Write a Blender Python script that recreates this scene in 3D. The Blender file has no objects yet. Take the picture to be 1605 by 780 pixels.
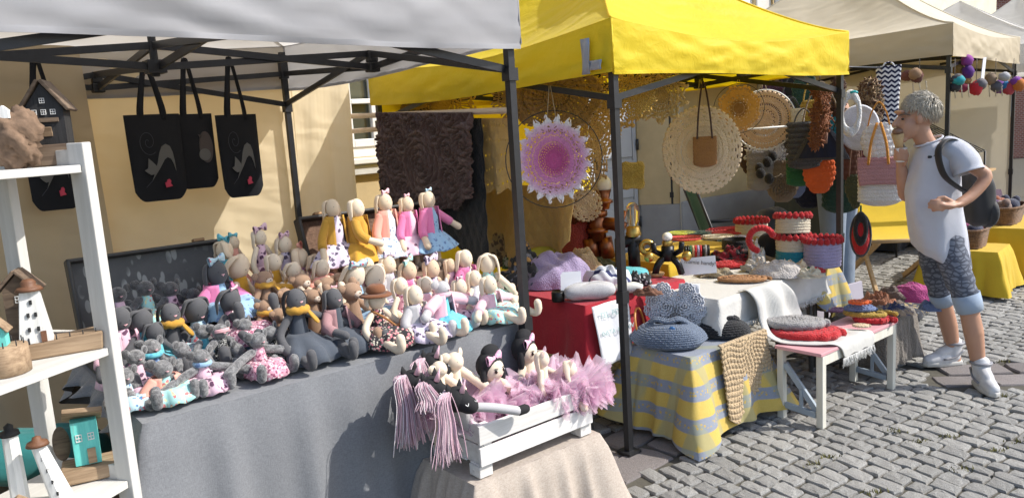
import bpy, math, random
from math import sin, cos, pi, sqrt, exp, atan2
from mathutils import Vector, Matrix
random.seed(7)
R = math.radians
SC = bpy.context.scene
COL = SC.collection
# ------------------------------------------------------------------ camera
PW, PH, PF = 1605.0, 780.0, 1206.0
TH, RO, CH = R(8.8), R(3.67), 1.6
FW = Vector((0, cos(TH), -sin(TH))); UP0 = Vector((0, sin(TH), cos(TH))); R0 = Vector((1, 0, 0))
RIGHT = R0*cos(RO) - UP0*sin(RO); UPC = R0*sin(RO) + UP0*cos(RO)
CAMP = Vector((0, 0, CH))
cd = bpy.data.cameras.new('camera'); cam = bpy.data.objects.new('camera', cd); COL.objects.link(cam)
cd.sensor_width = 36; cd.lens = 36*PF/PW; cd.clip_start = .05; cd.clip_end = 500
mw = Matrix.Identity(4)
for i in range(3):
    mw[i][0] = RIGHT[i]; mw[i][1] = UPC[i]; mw[i][2] = -FW[i]; mw[i][3] = CAMP[i]
cam.matrix_world = mw
SC.camera = cam
# ------------------------------------------------------------------ light
SUN_EL, SUN_AZ = R(44), Vector((.99, -.12, 0)).normalized()
w = bpy.data.worlds.new('World'); SC.world = w; w.use_nodes = True
nt = w.node_tree; nt.nodes.clear()
sky = nt.nodes.new('ShaderNodeTexSky'); sky.sky_type = 'NISHITA'; sky.sun_disc = False
sky.sun_elevation = SUN_EL; sky.sun_rotation = atan2(SUN_AZ.x, SUN_AZ.y)
sky.air_density = 1.0; sky.dust_density = 1.5
bg = nt.nodes.new('ShaderNodeBackground'); bg.inputs[1].default_value = .15
wo = nt.nodes.new('ShaderNodeOutputWorld')
nt.links.new(sky.outputs[0], bg.inputs[0]); nt.links.new(bg.outputs[0], wo.inputs[0])
sd = bpy.data.lights.new('sun', 'SUN'); sd.energy = 3.4; sd.angle = R(.53); sd.color = (1, .95, .87)
sun = bpy.data.objects.new('sun', sd); COL.objects.link(sun)
sdir = Vector((SUN_AZ.x*cos(SUN_EL), SUN_AZ.y*cos(SUN_EL), sin(SUN_EL)))
sun.rotation_euler = sdir.to_track_quat('Z', 'Y').to_euler(); sun.location = (6, -2, 9)
SC.view_settings.view_transform = 'Standard'; SC.view_settings.look = 'None'
SC.view_settings.exposure = .62; SC.view_settings.gamma = 1
SC.render.engine = 'CYCLES'
# ------------------------------------------------------------------ stall frame: a along the row, b inward, z up
AN = R(39); U = Vector((cos(AN), sin(AN), 0)); V = Vector((-sin(AN), cos(AN), 0))
ORG = Vector((.511, 3.583, 0))
def WD(a, b, z=0): return ORG + U*a + V*b + Vector((0, 0, z))
def loc(p):
    q = Vector(p) - ORG
    return (q.dot(U), q.dot(V), p[2])
def ray(px, py): return FW + RIGHT*((px-PW/2)/PF) - UPC*((py-PH/2)/PF)
def PB(px, py, b):                        # pixel -> stall coords on the vertical plane at depth b of the row
    d = ray(px, py); t = (ORG + V*b - CAMP).dot(V)/d.dot(V); return loc(CAMP + d*t)
def PA(px, py, a):                        # pixel -> stall coords on the cross plane at a
    d = ray(px, py); t = (ORG + U*a - CAMP).dot(U)/d.dot(U); return loc(CAMP + d*t)
def PZ(px, py, z):                        # pixel -> stall coords on a level surface
    d = ray(px, py); t = (z-CH)/d.z; return loc(CAMP + d*t)
def proj(p):
    q = Vector(p) - CAMP; zz = q.dot(FW)
    return (PW/2 + PF*q.dot(RIGHT)/zz, PH/2 - PF*q.dot(UPC)/zz, zz)
def pxm(a, b, z): return PF/proj(WD(a, b, z))[2]
# ------------------------------------------------------------------ materials
MATS = {}
def rgb(c): return (c[0], c[1], c[2], 1)
def srgb(r, g, b):
    f = lambda x: ((x/255+.055)/1.055)**2.4 if x > 10 else x/255/12.92
    return (f(r), f(g), f(b))
class NT:
    def __init__(s, m):
        m.use_nodes = True; s.m = m; s.t = m.node_tree; s.t.nodes.clear()
        s.out = s.n('ShaderNodeOutputMaterial'); s.p = s.n('ShaderNodeBsdfPrincipled')
        s.l(s.p.outputs[0], s.out.inputs[0]); s.tc = s.n('ShaderNodeTexCoord')
    def n(s, k, **kw):
        o = s.t.nodes.new(k)
        for a, b in kw.items(): setattr(o, a, b)
        return o
    def l(s, a, b): s.t.links.new(a, b)
    def mapping(s, scale=(1, 1, 1), rot=(0, 0, 0), src='Object'):
        m = s.n('ShaderNodeMapping'); m.inputs['Scale'].default_value = scale; m.inputs['Rotation'].default_value = rot
        s.l(s.tc.outputs[src], m.inputs[0]); return m.outputs[0]
    def noise(s, scale, detail=4, vec=None, rough=.55):
        o = s.n('ShaderNodeTexNoise'); o.inputs['Scale'].default_value = scale; o.inputs['Detail'].default_value = detail
        o.inputs['Roughness'].default_value = rough
        s.l(vec if vec is not None else s.tc.outputs['Object'], o.inputs['Vector']); return o.outputs['Fac']
    def vor(s, scale, vec=None, feat='F1', out='Distance'):
        o = s.n('ShaderNodeTexVoronoi'); o.feature = feat; o.inputs['Scale'].default_value = scale
        s.l(vec if vec is not None else s.tc.outputs['Object'], o.inputs['Vector']); return o.outputs[out]
    def ramp(s, fac, stops):
        o = s.n('ShaderNodeValToRGB'); e = o.color_ramp.elements
        while len(e) < len(stops): e.new(.5)
        for i, (p, c) in enumerate(stops): e[i].position = p; e[i].color = rgb(c) if not isinstance(c, (int, float)) else (c, c, c, 1)
        s.l(fac, o.inputs[0]); return o.outputs[0]
    def mix(s, fac, a, b, blend='MIX'):
        o = s.n('ShaderNodeMixRGB'); o.blend_type = blend
        for i, x in ((0, fac), (1, a), (2, b)):
            if isinstance(x, (int, float)): o.inputs[i].default_value = x if i == 0 else (x, x, x, 1)
            elif isinstance(x, tuple): o.inputs[i].default_value = rgb(x)
            else: s.l(x, o.inputs[i])
        return o.outputs[0]
    def math(s, op, a, b=0.0):
        o = s.n('ShaderNodeMath'); o.operation = op
        for i, x in ((0, a), (1, b)):
            if isinstance(x, (int, float)): o.inputs[i].default_value = x
            else: s.l(x, o.inputs[i])
        return o.outputs[0]
    def bump(s, h, st=.4, dist=.004):
        o = s.n('ShaderNodeBump'); o.inputs['Strength'].default_value = st; o.inputs['Distance'].default_value = dist
        s.l(h, o.inputs['Height']); s.l(o.outputs[0], s.p.inputs['Normal']); return o
    def col(s, c):
        if isinstance(c, tuple): s.p.inputs['Base Color'].default_value = rgb(c)
        else: s.l(c, s.p.inputs['Base Color'])
    def set(s, **kw):
        for k, v in kw.items():
            k = k.replace('_', ' ')
            if k in s.p.inputs: s.p.inputs[k].default_value = v
def newmat(name):
    m = bpy.data.materials.new(name); MATS[name] = m; return m, NT(m)
def dk(c, f): return (c[0]*f, c[1]*f, c[2]*f)
def lt(c, f): return tuple(min(.95, x*(1+2.4*f)+.01*f) for x in c)
def objvar(t, col, amt=.15):                # small per-object value change
    oi = t.n('ShaderNodeObjectInfo')
    v = t.math('ADD', t.math('MULTIPLY', oi.outputs['Random'], amt*2), 1-amt)
    return t.mix(1.0, col, v, 'MULTIPLY')
def PL(name, c, rough=.7, var=.15, vs=12, bs=0, bst=.3, metal=0, coat=0, ov=0):
    """plain material with soft colour variation and optional fine relief"""
    if name in MATS: return MATS[name]
    m, t = newmat(name)
    cc = t.mix(t.noise(vs), dk(c, 1-var), lt(dk(c, 1), var*.35))
    if ov: cc = objvar(t, cc, ov)
    t.col(cc); t.set(Roughness=rough, Metallic=metal)
    if coat: t.set(Coat_Weight=coat)
    if bs: t.bump(t.noise(bs, 6), bst, .002)
    return m
def FAB(name, c, spots=(), ws=900, tr=0, rough=.9, var=.12, bst=.35, sheen=.15):
    """woven cloth: thread relief, random mottled tone, printed spots (colour, scale, size, seed)"""
    if name in MATS: return MATS[name]
    m, t = newmat(name)
    cc = t.mix(t.noise(9, 5), dk(c, 1-var), lt(c, var*.3))
    for i, (sc, scale, size) in enumerate(spots):
        mp = t.n('ShaderNodeMapping'); mp.inputs['Location'].default_value = (i*3.1, i*1.7, i*.9)
        t.l(t.tc.outputs['Object'], mp.inputs[0])
        nz = t.n('ShaderNodeTexNoise'); nz.inputs['Scale'].default_value = scale*2.2
        t.l(mp.outputs[0], nz.inputs['Vector'])
        v = t.n('ShaderNodeTexVoronoi'); v.inputs['Scale'].default_value = scale*1.8
        ad = t.n('ShaderNodeVectorMath'); ad.operation = 'ADD'
        sc2 = t.n('ShaderNodeVectorMath'); sc2.operation = 'SCALE'; sc2.inputs['Scale'].default_value = .5/scale
        t.l(nz.outputs['Color'], sc2.inputs[0]); t.l(mp.outputs[0], ad.inputs[0]); t.l(sc2.outputs[0], ad.inputs[1])
        t.l(ad.outputs[0], v.inputs['Vector'])
        k = t.ramp(v.outputs['Distance'], [(size*1.45, 1.0), (size*1.45+.08, 0.0)])
        cc = t.mix(k, cc, sc)
    t.col(cc); t.set(Roughness=rough, Sheen_Weight=sheen)
    wv = t.n('ShaderNodeTexWave'); wv.inputs['Scale'].default_value = ws/6; wv.inputs['Distortion'].default_value = 2
    t.l(t.tc.outputs['Object'], wv.inputs['Vector'])
    h = t.math('ADD', t.math('MULTIPLY', wv.outputs['Fac'], .35), t.noise(45, 5))
    t.bump(h, bst, .004)
    if tr:
        tl = t.n('ShaderNodeBsdfTranslucent'); t.l(cc, tl.inputs[0]) if not isinstance(cc, tuple) else None
        mx = t.n('ShaderNodeMixShader'); mx.inputs[0].default_value = tr
        t.l(t.p.outputs[0], mx.inputs[1]); t.l(tl.outputs[0], mx.inputs[2]); t.l(mx.outputs[0], t.out.inputs[0])
    return m
def CRO(name, c, scale=130, c2=None, bst=.9, var=.2):
    """crocheted yarn: knobbly stitch relief"""
    if name in MATS: return MATS[name]
    m, t = newmat(name)
    v = t.vor(scale, feat='SMOOTH_F1') if False else t.vor(scale)
    cc = t.mix(t.noise(14, 5), dk(c, 1-var), lt(c, var*.3))
    if c2: cc = t.mix(t.ramp(t.noise(26, 3), [(.45, 0.0), (.55, 1.0)]), cc, c2)
    t.col(cc); t.set(Roughness=.95, Sheen_Weight=.2)
    h = t.math('SUBTRACT', t.math('MULTIPLY', t.noise(scale*3, 2), .3), v)
    t.bump(h, bst, .006)
    return m
def FUR(name, c, c2):
    if name in MATS: return MATS[name]
    m, t = newmat(name)
    cc = t.mix(t.ramp(t.noise(70, 5, rough=.75), [(.38, 0.0), (.66, 1.0)]), c, c2)
    t.col(cc); t.set(Roughness=.8, Sheen_Weight=.6, Sheen_Roughness=.4)
    t.bump(t.noise(150, 6, rough=.7), .9, .006)
    return m
def WOOD(name, c, c2, scale=1.0, rough=.75, axis=0, paint=0, bst=.5):
    if name in MATS: return MATS[name]
    m, t = newmat(name)
    s = [28*scale]*3; s[axis] = 2.2*scale
    g = t.noise(1.6, 7, t.mapping(tuple(s)), .65)
    cc = t.mix(t.ramp(g, [(.35, 0.0), (.65, 1.0)]), c, c2)
    if paint:
        k = t.ramp(t.noise(1.0, 6, t.mapping(tuple(x*1.3 for x in s)), .7), [(.62, 0.0), (.72, 1.0)])
        cc = t.mix(t.math('MULTIPLY', k, paint), cc, (.33, .29, .24))
    t.col(objvar(t, cc, .08)); t.set(Roughness=rough); t.bump(g, bst, .003)
    return m
# ------------------------------------------------------------------ mesh builder
class MB:
    def __init__(s): s.v = []; s.f = []; s.mi = []; s.cm = 0
    def face(s, idx): s.f.append(tuple(idx)); s.mi.append(s.cm)
    def box(s, c, d, rot=None, jit=0):
        n = len(s.v); hx, hy, hz = d[0]/2, d[1]/2, d[2]/2
        M3 = rot.to_matrix() if rot is not None and hasattr(rot, 'to_matrix') else rot
        for x, y, z in ((-1,-1,-1),(1,-1,-1),(1,1,-1),(-1,1,-1),(-1,-1,1),(1,-1,1),(1,1,1),(-1,1,1)):
            p = Vector((x*hx, y*hy, z*hz))
            if jit: p += Vector((random.uniform(-jit, jit), random.uniform(-jit, jit), random.uniform(-jit, jit)))
            if M3 is not None: p = M3 @ p
            s.v.append((p[0]+c[0], p[1]+c[1], p[2]+c[2]))
        for q in ((0,3,2,1),(4,5,6,7),(0,1,5,4),(1,2,6,5),(2,3,7,6),(3,0,4,7)): s.face([n+i for i in q])
        return s
    def beam(s, p, q, w, h=None, up=Vector((0, 0, 1))):
        p = Vector(p); q = Vector(q); d = q-p; L = d.length; x = d.normalized()
        if abs(x.dot(up)) > .98: up = Vector((0, 1, 0))
        y = up.cross(x).normalized(); z = x.cross(y)
        m = Matrix((x, y, z)).transposed()
        return s.box((p+q)/2, (L, w, h or w), m)
    def tube(s, pts, r, n=8, cap=True, flat=None, close=False):
        pts = [Vector(p) for p in pts]; k = len(pts)
        rs = [r]*k if isinstance(r, (int, float)) else list(r)
        base = len(s.v); prev = None
        for i, p in enumerate(pts):
            if close: t = pts[(i+1) % k] - pts[i-1]
            else: t = pts[min(i+1, k-1)] - pts[max(i-1, 0)]
            t = t.normalized() if t.length > 1e-9 else Vector((0, 0, 1))
            if prev is None:
                a = Vector((0, 0, 1)) if abs(t.z) < .9 else Vector((0, 1, 0))
                x = a.cross(t).normalized()
            else:
                x = prev - t*prev.dot(t); x = x.normalized() if x.length > 1e-6 else prev
            prev = x; y = t.cross(x)
            for j in range(n):
                an = 2*pi*j/n; fx, fy = cos(an), sin(an)
                if flat: fx *= flat[0]; fy *= flat[1]
                q = p + (x*fx + y*fy)*rs[i]; s.v.append(tuple(q))
        for i in range(k if close else k-1):
            i2 = (i+1) % k
            for j in range(n):
                j2 = (j+1) % n
                s.face((base+i*n+j, base+i*n+j2, base+i2*n+j2, base+i2*n+j))
        if cap and not close:
            s.face([base+j for j in range(n)][::-1]); s.face([base+(k-1)*n+j for j in range(n)])
        return s
    def rtube(s, pts, rs, n=8, flat=None):            # rounded ends
        pts = [Vector(p) for p in pts]
        if isinstance(rs, (int, float)): rs = [rs]*len(pts)
        a = (pts[0]-pts[1]).normalized(); b = (pts[-1]-pts[-2]).normalized()
        P = [pts[0]+a*rs[0]*.9, pts[0]+a*rs[0]*.6]+pts+[pts[-1]+b*rs[-1]*.6, pts[-1]+b*rs[-1]*.9]
        Q = [rs[0]*.3, rs[0]*.75]+list(rs)+[rs[-1]*.75, rs[-1]*.3]
        return s.tube(P, Q, n, True, flat)
    def ell(s, c, r, n=14, m=9, rot=None, fn=None):
        base = len(s.v); c = Vector(c)
        M3 = rot.to_matrix() if rot is not None and hasattr(rot, 'to_matrix') else rot
        for i in range(m+1):
            ph = pi*i/m
            for j in range(n):
                th = 2*pi*j/n; d = Vector((sin(ph)*cos(th), sin(ph)*sin(th), cos(ph)))
                if fn: d = d*fn(d)
                p = Vector((d.x*r[0], d.y*r[1], d.z*r[2]))
                if M3 is not None: p = M3 @ p
                s.v.append(tuple(c+p))
        for i in range(m):
            for j in range(n):
                j2 = (j+1) % n
                s.face((base+i*n+j, base+(i+1)*n+j, base+(i+1)*n+j2, base+i*n+j2))
        return s
    def grid(s, fn, nu, nv, cu=False, cv=False, keep=None):
        base = len(s.v); mu = nu if cu else nu+1; mv = nv if cv else nv+1
        for i in range(mu):
            for j in range(mv): s.v.append(tuple(fn(i/nu, j/nv)))
        for i in range(nu):
            for j in range(nv):
                if keep and not keep(i, j): continue
                i2 = (i+1) % mu; j2 = (j+1) % mv
                s.face((base+i*mv+j, base+i2*mv+j, base+i2*mv+j2, base+i*mv+j2))
        return s
    def lathe(s, prof, n=20, c=(0, 0, 0), ripple=None, rot=None):
        k = len(prof)
        def fn(u, v):
            i = min(k-1, int(round(v*(k-1)))); r, z = prof[i]; th = 2*pi*u
            rr = r*(1+(ripple(th, i) if ripple else 0))
            p = Vector((rr*cos(th), rr*sin(th), z))
            if rot is not None: p = rot @ p
            return (p.x+c[0], p.y+c[1], p.z+c[2])
        return s.grid(fn, n, k-1, cu=True)
    def poly(s, pts, depth, axis=(0, 1, 0)):           # extruded outline; pts are 3-D, depth along axis
        n = len(s.v); k = len(pts); d = Vector(axis)*depth
        for p in pts: s.v.append(tuple(p))
        for p in pts: s.v.append(tuple(Vector(p)+d))
        s.face(range(n, n+k)); s.face(list(range(n+k, n+2*k))[::-1])
        for i in range(k): j = (i+1) % k; s.face((n+j, n+i, n+k+i, n+k+j))
        return s
    def torus(s, c, R1, r, n=28, m=8, rot=None, wob=0, sx=1, sy=1):
        def fn(u, v):
            a, b = 2*pi*u, 2*pi*v; rr = R1+r*cos(b)
            p = Vector((rr*cos(a)*sx, rr*sin(a)*sy, r*sin(b) + wob*sin(7*a)))
            if rot is not None: p = rot @ p
            return (p.x+c[0], p.y+c[1], p.z+c[2])
        return s.grid(fn, n, m, True, True)
    def mesh(s, name):
        me = bpy.data.meshes.new(name); me.from_pydata(s.v, [], s.f); me.update(); return me
    def build(s, name, mat, parent=None, smooth=True, loc=None, rot=None, solid=0, bevel=0):
        me = s.mesh(name); mats = mat if isinstance(mat, (list, tuple)) else [mat]
        for m in mats: me.materials.append(m)
        if len(mats) > 1: me.polygons.foreach_set('material_index', s.mi)
        if smooth: me.polygons.foreach_set('use_smooth', [True]*len(me.polygons))
        o = bpy.data.objects.new(name, me); COL.objects.link(o)
        if parent is not None: o.parent = parent
        if loc is not None: o.location = loc
        if rot is not None: o.rotation_euler = rot
        if solid: md = o.modifiers.new('solid', 'SOLIDIFY'); md.thickness = solid; md.offset = 0
        if bevel: md = o.modifiers.new('bevel', 'BEVEL'); md.width = bevel; md.segments = 2; md.limit_method = 'ANGLE'
        return o
def rm(x=0, y=0, z=0): return (Matrix.Rotation(z, 3, 'Z') @ Matrix.Rotation(y, 3, 'Y') @ Matrix.Rotation(x, 3, 'X'))
def tag(o, label, cat, group=None):
    o['label'] = label; o['category'] = cat
    if group: o['group'] = group
    return o
def thing(name, label, cat, p, yaw=0, group=None):    # p in stall coords
    o = bpy.data.objects.new(name, None); COL.objects.link(o); o.empty_display_size = .05
    o.location = WD(*p); o.rotation_euler = (0, 0, AN+yaw)
    return tag(o, label, cat, group)
def solo(mb, name, mat, label, cat, p, yaw=0, group=None, **kw):   # a thing that is one mesh
    o = mb.build(name, mat, None, loc=WD(*p), rot=(0, 0, AN+yaw), **kw)
    return tag(o, label, cat, group)
def struct(o): o['kind'] = 'structure'; return o
def arc(p, q, sag, n=8):
    p = Vector(p); q = Vector(q)
    return [p.lerp(q, i/n) + Vector((0, 0, -sag*4*(i/n)*(1-i/n))) for i in range(n+1)]
def spline(pts, n=6):
    pts = [Vector(p) for p in pts]; out = []
    for i in range(len(pts)-1):
        p0 = pts[max(i-1, 0)]; p1 = pts[i]; p2 = pts[i+1]; p3 = pts[min(i+2, len(pts)-1)]
        for k in range(n):
            t = k/n
            out.append(.5*((2*p1)+(p2-p0)*t+(2*p0-5*p1+4*p2-p3)*t*t+(3*p1-p0-3*p2+p3)*t**3))
    return out+[pts[-1]]
# ------------------------------------------------------------------ setting: ground
def soilmat():
    m, t = newmat('joint soil')
    t.col(t.mix(t.noise(20, 6), (.06, .056, .046), (.12, .11, .085))); t.set(Roughness=1.0)
    t.bump(t.noise(60, 6), .5, .01); return m
g = MB(); g.grid(lambda u, v: (-40+120*u, -10+110*v, -.016), 12, 12)
struct(g.build('ground', soilmat()))
def settmat(name, c1, c2, c3):
    m, t = newmat(name)
    n1 = t.noise(260, 3, rough=.7); n2 = t.noise(22, 5)
    oi = t.n('ShaderNodeObjectInfo')
    cc = t.mix(t.ramp(n1, [(.4, 0.0), (.62, 1.0)]), c1, c2)
    cc = t.mix(t.math('MULTIPLY', n2, .45), cc, c3)
    ge = t.n('ShaderNodeNewGeometry')
    isl = t.math('ADD', oi.outputs['Random'], ge.outputs['Random Per Island'])
    k = t.math('ADD', t.math('MULTIPLY', t.math('FRACT', isl), .34), .82)
    t.col(t.mix(1.0, cc, k, 'MULTIPLY')); t.set(Roughness=.78); t.bump(t.noise(90, 8, rough=.75), .9, .01)
    return m
SETT = settmat('granite sett', (.18, .177, .168), (.43, .422, .4), (.31, .3, .273))
SLAB = settmat('reddish slab', (.16, .145, .14), (.3, .265, .255), (.22, .198, .19))
def sett_mesh(mb, c, L, Wd, ang, H=.05, rnd=None):
    rnd = rnd or random
    ca, sa = cos(ang), sin(ang); base = len(mb.v)
    big = L > .2
    cr = [(-.97, -.97), (-.35, -1.0), (.35, -1.0), (.97, -.97), (1.0, 0), (.97, .97), (.35, 1.0), (-.35, 1.0), (-.97, .97), (-1.0, 0)]
    n = len(cr); ja = .05 if big else .12
    jj = [(rnd.uniform(-ja, ja*.5)*(1 if x > 0 else -1 if x < 0 else 0), rnd.uniform(-ja, ja*.5)*(1 if y > 0 else -1 if y < 0 else 0)) for x, y in cr]
    sk = rnd.uniform(-.1, .1) if not big else 0
    tilt = (rnd.uniform(-.05, .05), rnd.uniform(-.05, .05)) if not big else (0, 0); dz = rnd.uniform(-.006, .003)
    k = .96 if big else .9
    for sc, z in ((1.0, -H), (1.0, -.009), (k, -.001), (.5, .0015)):
        for q_, ((x, y), (jx, jy)) in enumerate(zip(cr, jj)):
            fx = (x+jx+sk*y)*L/2*sc; fy = (y+jy)*Wd/2*sc
            wz = rnd.uniform(-.0022, .0022) if sc < 1 else 0
            mb.v.append((c[0]+fx*ca-fy*sa, c[1]+fx*sa+fy*ca, c[2]+z+dz+wz+fx*tilt[0]+fy*tilt[1]))
    for i in range(3):
        for j in range(n):
            j2 = (j+1) % n; mb.face((base+i*n+j, base+i*n+j2, base+(i+1)*n+j2, base+(i+1)*n+j))
    mb.face([base+3*n+j for j in range(n)])
def inpoly(x, y, P):
    r = False; j = len(P)-1
    for i in range(len(P)):
        if (P[i][1] > y) != (P[j][1] > y) and x < (P[j][0]-P[i][0])*(y-P[i][1])/(P[j][1]-P[i][1])+P[i][0]: r = not r
        j = i
    return r
VIS = [(930, 792), (955, 720), (1030, 705), (1120, 768), (1165, 700), (1215, 655), (1300, 640), (1420, 612), (1440, 585), (1560, 560),
       (1560, 470), (1605, 455), (1640, 455), (1640, 792)]
BANDS = []
for (an_, px_, py_, s0, s1, hw_) in ((R(-6), 2.75, 4.36, -.32, 3.2, .19), (R(42), .36, 3.46, -1.4, .75, .21)):
    BANDS.append((an_, Vector((cos(an_), sin(an_), 0)), Vector((-sin(an_), cos(an_), 0)), Vector((px_, py_, 0)), s0, s1, hw_))
def inband(p, m=.03): return any(s0-.02 < (p-P_).dot(D_) < s1+.02 and abs((p-P_).dot(N_)) < h_+m for an_, D_, N_, P_, s0, s1, h_ in BANDS)
pave = bpy.data.objects.new('pavement', None); COL.objects.link(pave); struct(pave)
CA = R(-60); CD = Vector((cos(CA), sin(CA), 0)); CN = Vector((-sin(CA), cos(CA), 0))
cells = []
rr = random.Random(3); y = -6.0
PC = Vector((2.0, 4.5, 0))
while y < 9.5:
    wd = rr.uniform(.078, .1); x = -6.0+rr.uniform(0, .1)
    while x < 6.5:
        ln = rr.uniform(.085, .15)
        p = PC + CD*(x+ln/2) + CN*(y+wd/2) + CD*(.05*sin(y*1.3)) + CN*(.03*sin(x*1.7))
        if not inband(p) and p.y > 1.5 and p.y < 11 and -1.5 < p.x < 9: cells.append((p, ln-.008, wd-.007))
        x += ln
    y += wd
vis = []
for i, (p, ln, wd) in enumerate(cells):
    q = proj(p)
    if inpoly(q[0], q[1], VIS): vis.append((q[2], i))
vis.sort(); near = set(i for _, i in vis[:300])
protos = []
for k in range(14):
    mb = MB(); sett_mesh(mb, (0, 0, 0), .125, .085, 0, rnd=rr); me = mb.mesh('sett'); me.materials.append(SETT)
    protos.append(me)
rest = MB()
for i, (p, ln, wd) in enumerate(cells):
    if i in near:
        o = bpy.data.objects.new('sett', rr.choice(protos)); COL.objects.link(o); o.parent = pave
        o.location = p; o.rotation_euler = (0, 0, CA+rr.uniform(-.05, .05)+(pi if rr.random() < .5 else 0)); o.scale = (ln/.125, wd/.085, 1)
    else:
        q = proj(p)
        if q[2] > .5 and -150 < q[0] < 1800 and q[1] < 900: sett_mesh(rest, p, ln, wd, CA+rr.uniform(-.05, .05), rnd=rr)
o = rest.build('sett', SETT, pave, smooth=False); o['kind'] = 'stuff'
for an_, D_, N_, P_, s0, s1, h_ in BANDS:
    for row in range(2):
        x = s0+row*.1
        while x < s1:
            ln = rr.uniform(.26, .42); p = P_ + D_*(x+ln/2) + N_*(-h_/2+row*h_)
            mb = MB(); sett_mesh(mb, (0, 0, 0), ln-.014, h_-.014, 0, rnd=rr)
            mb.build('slab', SLAB, pave, smooth=False, loc=(p.x, p.y, rr.uniform(-.003, .003)), rot=(0, 0, an_)); x += ln
# tufts of weed in the joints
mb = MB()
for (px, py) in [(1403, 676), (1490, 683), (1300, 715), (1560, 705), (1270, 728), (1440, 692), (1505, 735), (1595, 690), (1370, 770), (1575, 620), (1568, 566)]:
    c = WD(*PZ(px, py, 0))
    for k in range(26):
        a = rr.uniform(0, 2*pi); r_ = rr.uniform(0, .045); x_, y_ = c.x+r_*cos(a)*1.5, c.y+r_*sin(a)*.7
        d = rr.uniform(0, 2*pi); h = rr.uniform(.006, .018)
        n_ = len(mb.v); mb.v += [(x_-.004*sin(d), y_+.004*cos(d), -.004), (x_+.004*sin(d), y_-.004*cos(d), -.004), (x_+h*.8*cos(d), y_+h*.8*sin(d), h)]
        mb.face((n_, n_+1, n_+2))
o = mb.build('moss', PL('moss', (.13, .12, .03), .9)); o['kind'] = 'stuff'; tag(o, 'small tufts of moss and dry weed in the sett joints', 'weeds')
# ------------------------------------------------------------------ building behind the stalls
def plaster(name, c, sc=3):
    m, t = newmat(name)
    cc = t.mix(t.ramp(t.noise(sc, 7, rough=.65), [(.3, 0.0), (.75, 1.0)]), dk(c, .86), lt(c, .06))
    t.col(cc); t.set(Roughness=.92); t.bump(t.noise(80, 6), .35, .004); return m
WALLM = plaster('yellow plaster', (.56, .44, .25)); PLIN = plaster('grey plinth plaster', (.34, .34, .345)); PALE = plaster('pale plaster', (.74, .66, .5))
WHT = PL('white paint', (.78, .78, .76), .45, .06, 6, 90, .1)
GLS = None
def glassmat():
    m, t = newmat('window glass'); t.col(t.mix(t.noise(1.5), (.03, .035, .03), (.09, .1, .08))); t.set(Roughness=.06, Specular_IOR_Level=.8); return m
GLS = glassmat()
bld = thing('building', 'pale yellow plastered building with grey plinth and door behind the stalls', 'building', (3, 2.9, 0))
bx = lambda a0, a1, b0, b1, z0, z1: ((((a0+a1)/2)-3, ((b0+b1)/2)-2.9, (z0+z1)/2), (a1-a0, b1-b0, z1-z0))
mb = MB()
WX0, WX1, WZ0, WZ1 = -.25, .52, 1.46, 2.65
for a0, a1, z0, z1 in ((-9, WX0, .7, 7), (WX1, 2.55, .7, 7), (WX0, WX1, .7, WZ0), (WX0, WX1, WZ1, 7), (2.55, 4.1, 2.6, 7), (4.1, 13, .7, 2.72), (4.1, 4.95, 2.72, 3.9), (5.62, 13, 2.72, 3.9), (4.1, 13, 3.9, 7)):
    mb.box(*bx(a0, a1, 2.9, 3.6, z0, z1))
mb.build('wall', WALLM, bld, smooth=False)
mb = MB()
for a0, a1 in ((-9, 2.55), (4.1, 13)): mb.box(*bx(a0, a1, 2.86, 3.6, 0, .7))
mb.build('plinth', PLIN, bld, smooth=False, bevel=.01)
mb = MB(); mb.poly([(4.1-3, 0.0, .68), (3.85-3, .36, .68), (3.85-3, .6, .68), (4.1-3, .6, .68)], 2.0, (0, 0, 1)); mb.build('door_reveal', WALLM, bld, smooth=False)
mb = MB(); mb.poly([(4.1-3, -.035, 0), (3.86-3, .345, 0), (3.86-3, .6, 0), (4.1-3, .6, 0)], .678, (0, 0, 1)); mb.build('reveal_plinth', PLIN, bld, smooth=False)
# door in the recess
DG = PL('grey door paint', (.42, .44, .47), .55, .1, 8, 60, .12)
dr = MB().box(*bx(2.6, 3.83, 3.26, 3.31, .05, 2.58)).build('door', DG, bld, smooth=False)
for a0, a1 in ((2.66, 3.2), (3.24, 3.77)):
    for z0, z1 in ((.2, .68), (.78, 1.12), (1.22, 2.45)):
        m2 = MB(); m2.box(*bx(a0+.03, a1-.03, 3.235, 3.262, z0, z1)); m2.build('panel', DG, dr, smooth=False, bevel=.012)
        for (p0, p1, q0, q1) in ((a0, a0+.02, z0-.03, z1+.03), (a1-.02, a1, z0-.03, z1+.03)): MB().box(*bx(p0, p1, 3.24, 3.262, q0, q1)).build('moulding', DG, dr, smooth=False)
for z in (.5, 1.35, 2.2): MB().tube([(3.83-3, .34, z-.06), (3.83-3, .34, z+.06)], .014, 8).build('hinge', PL('dark iron', (.03, .03, .03), .5), dr)
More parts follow.
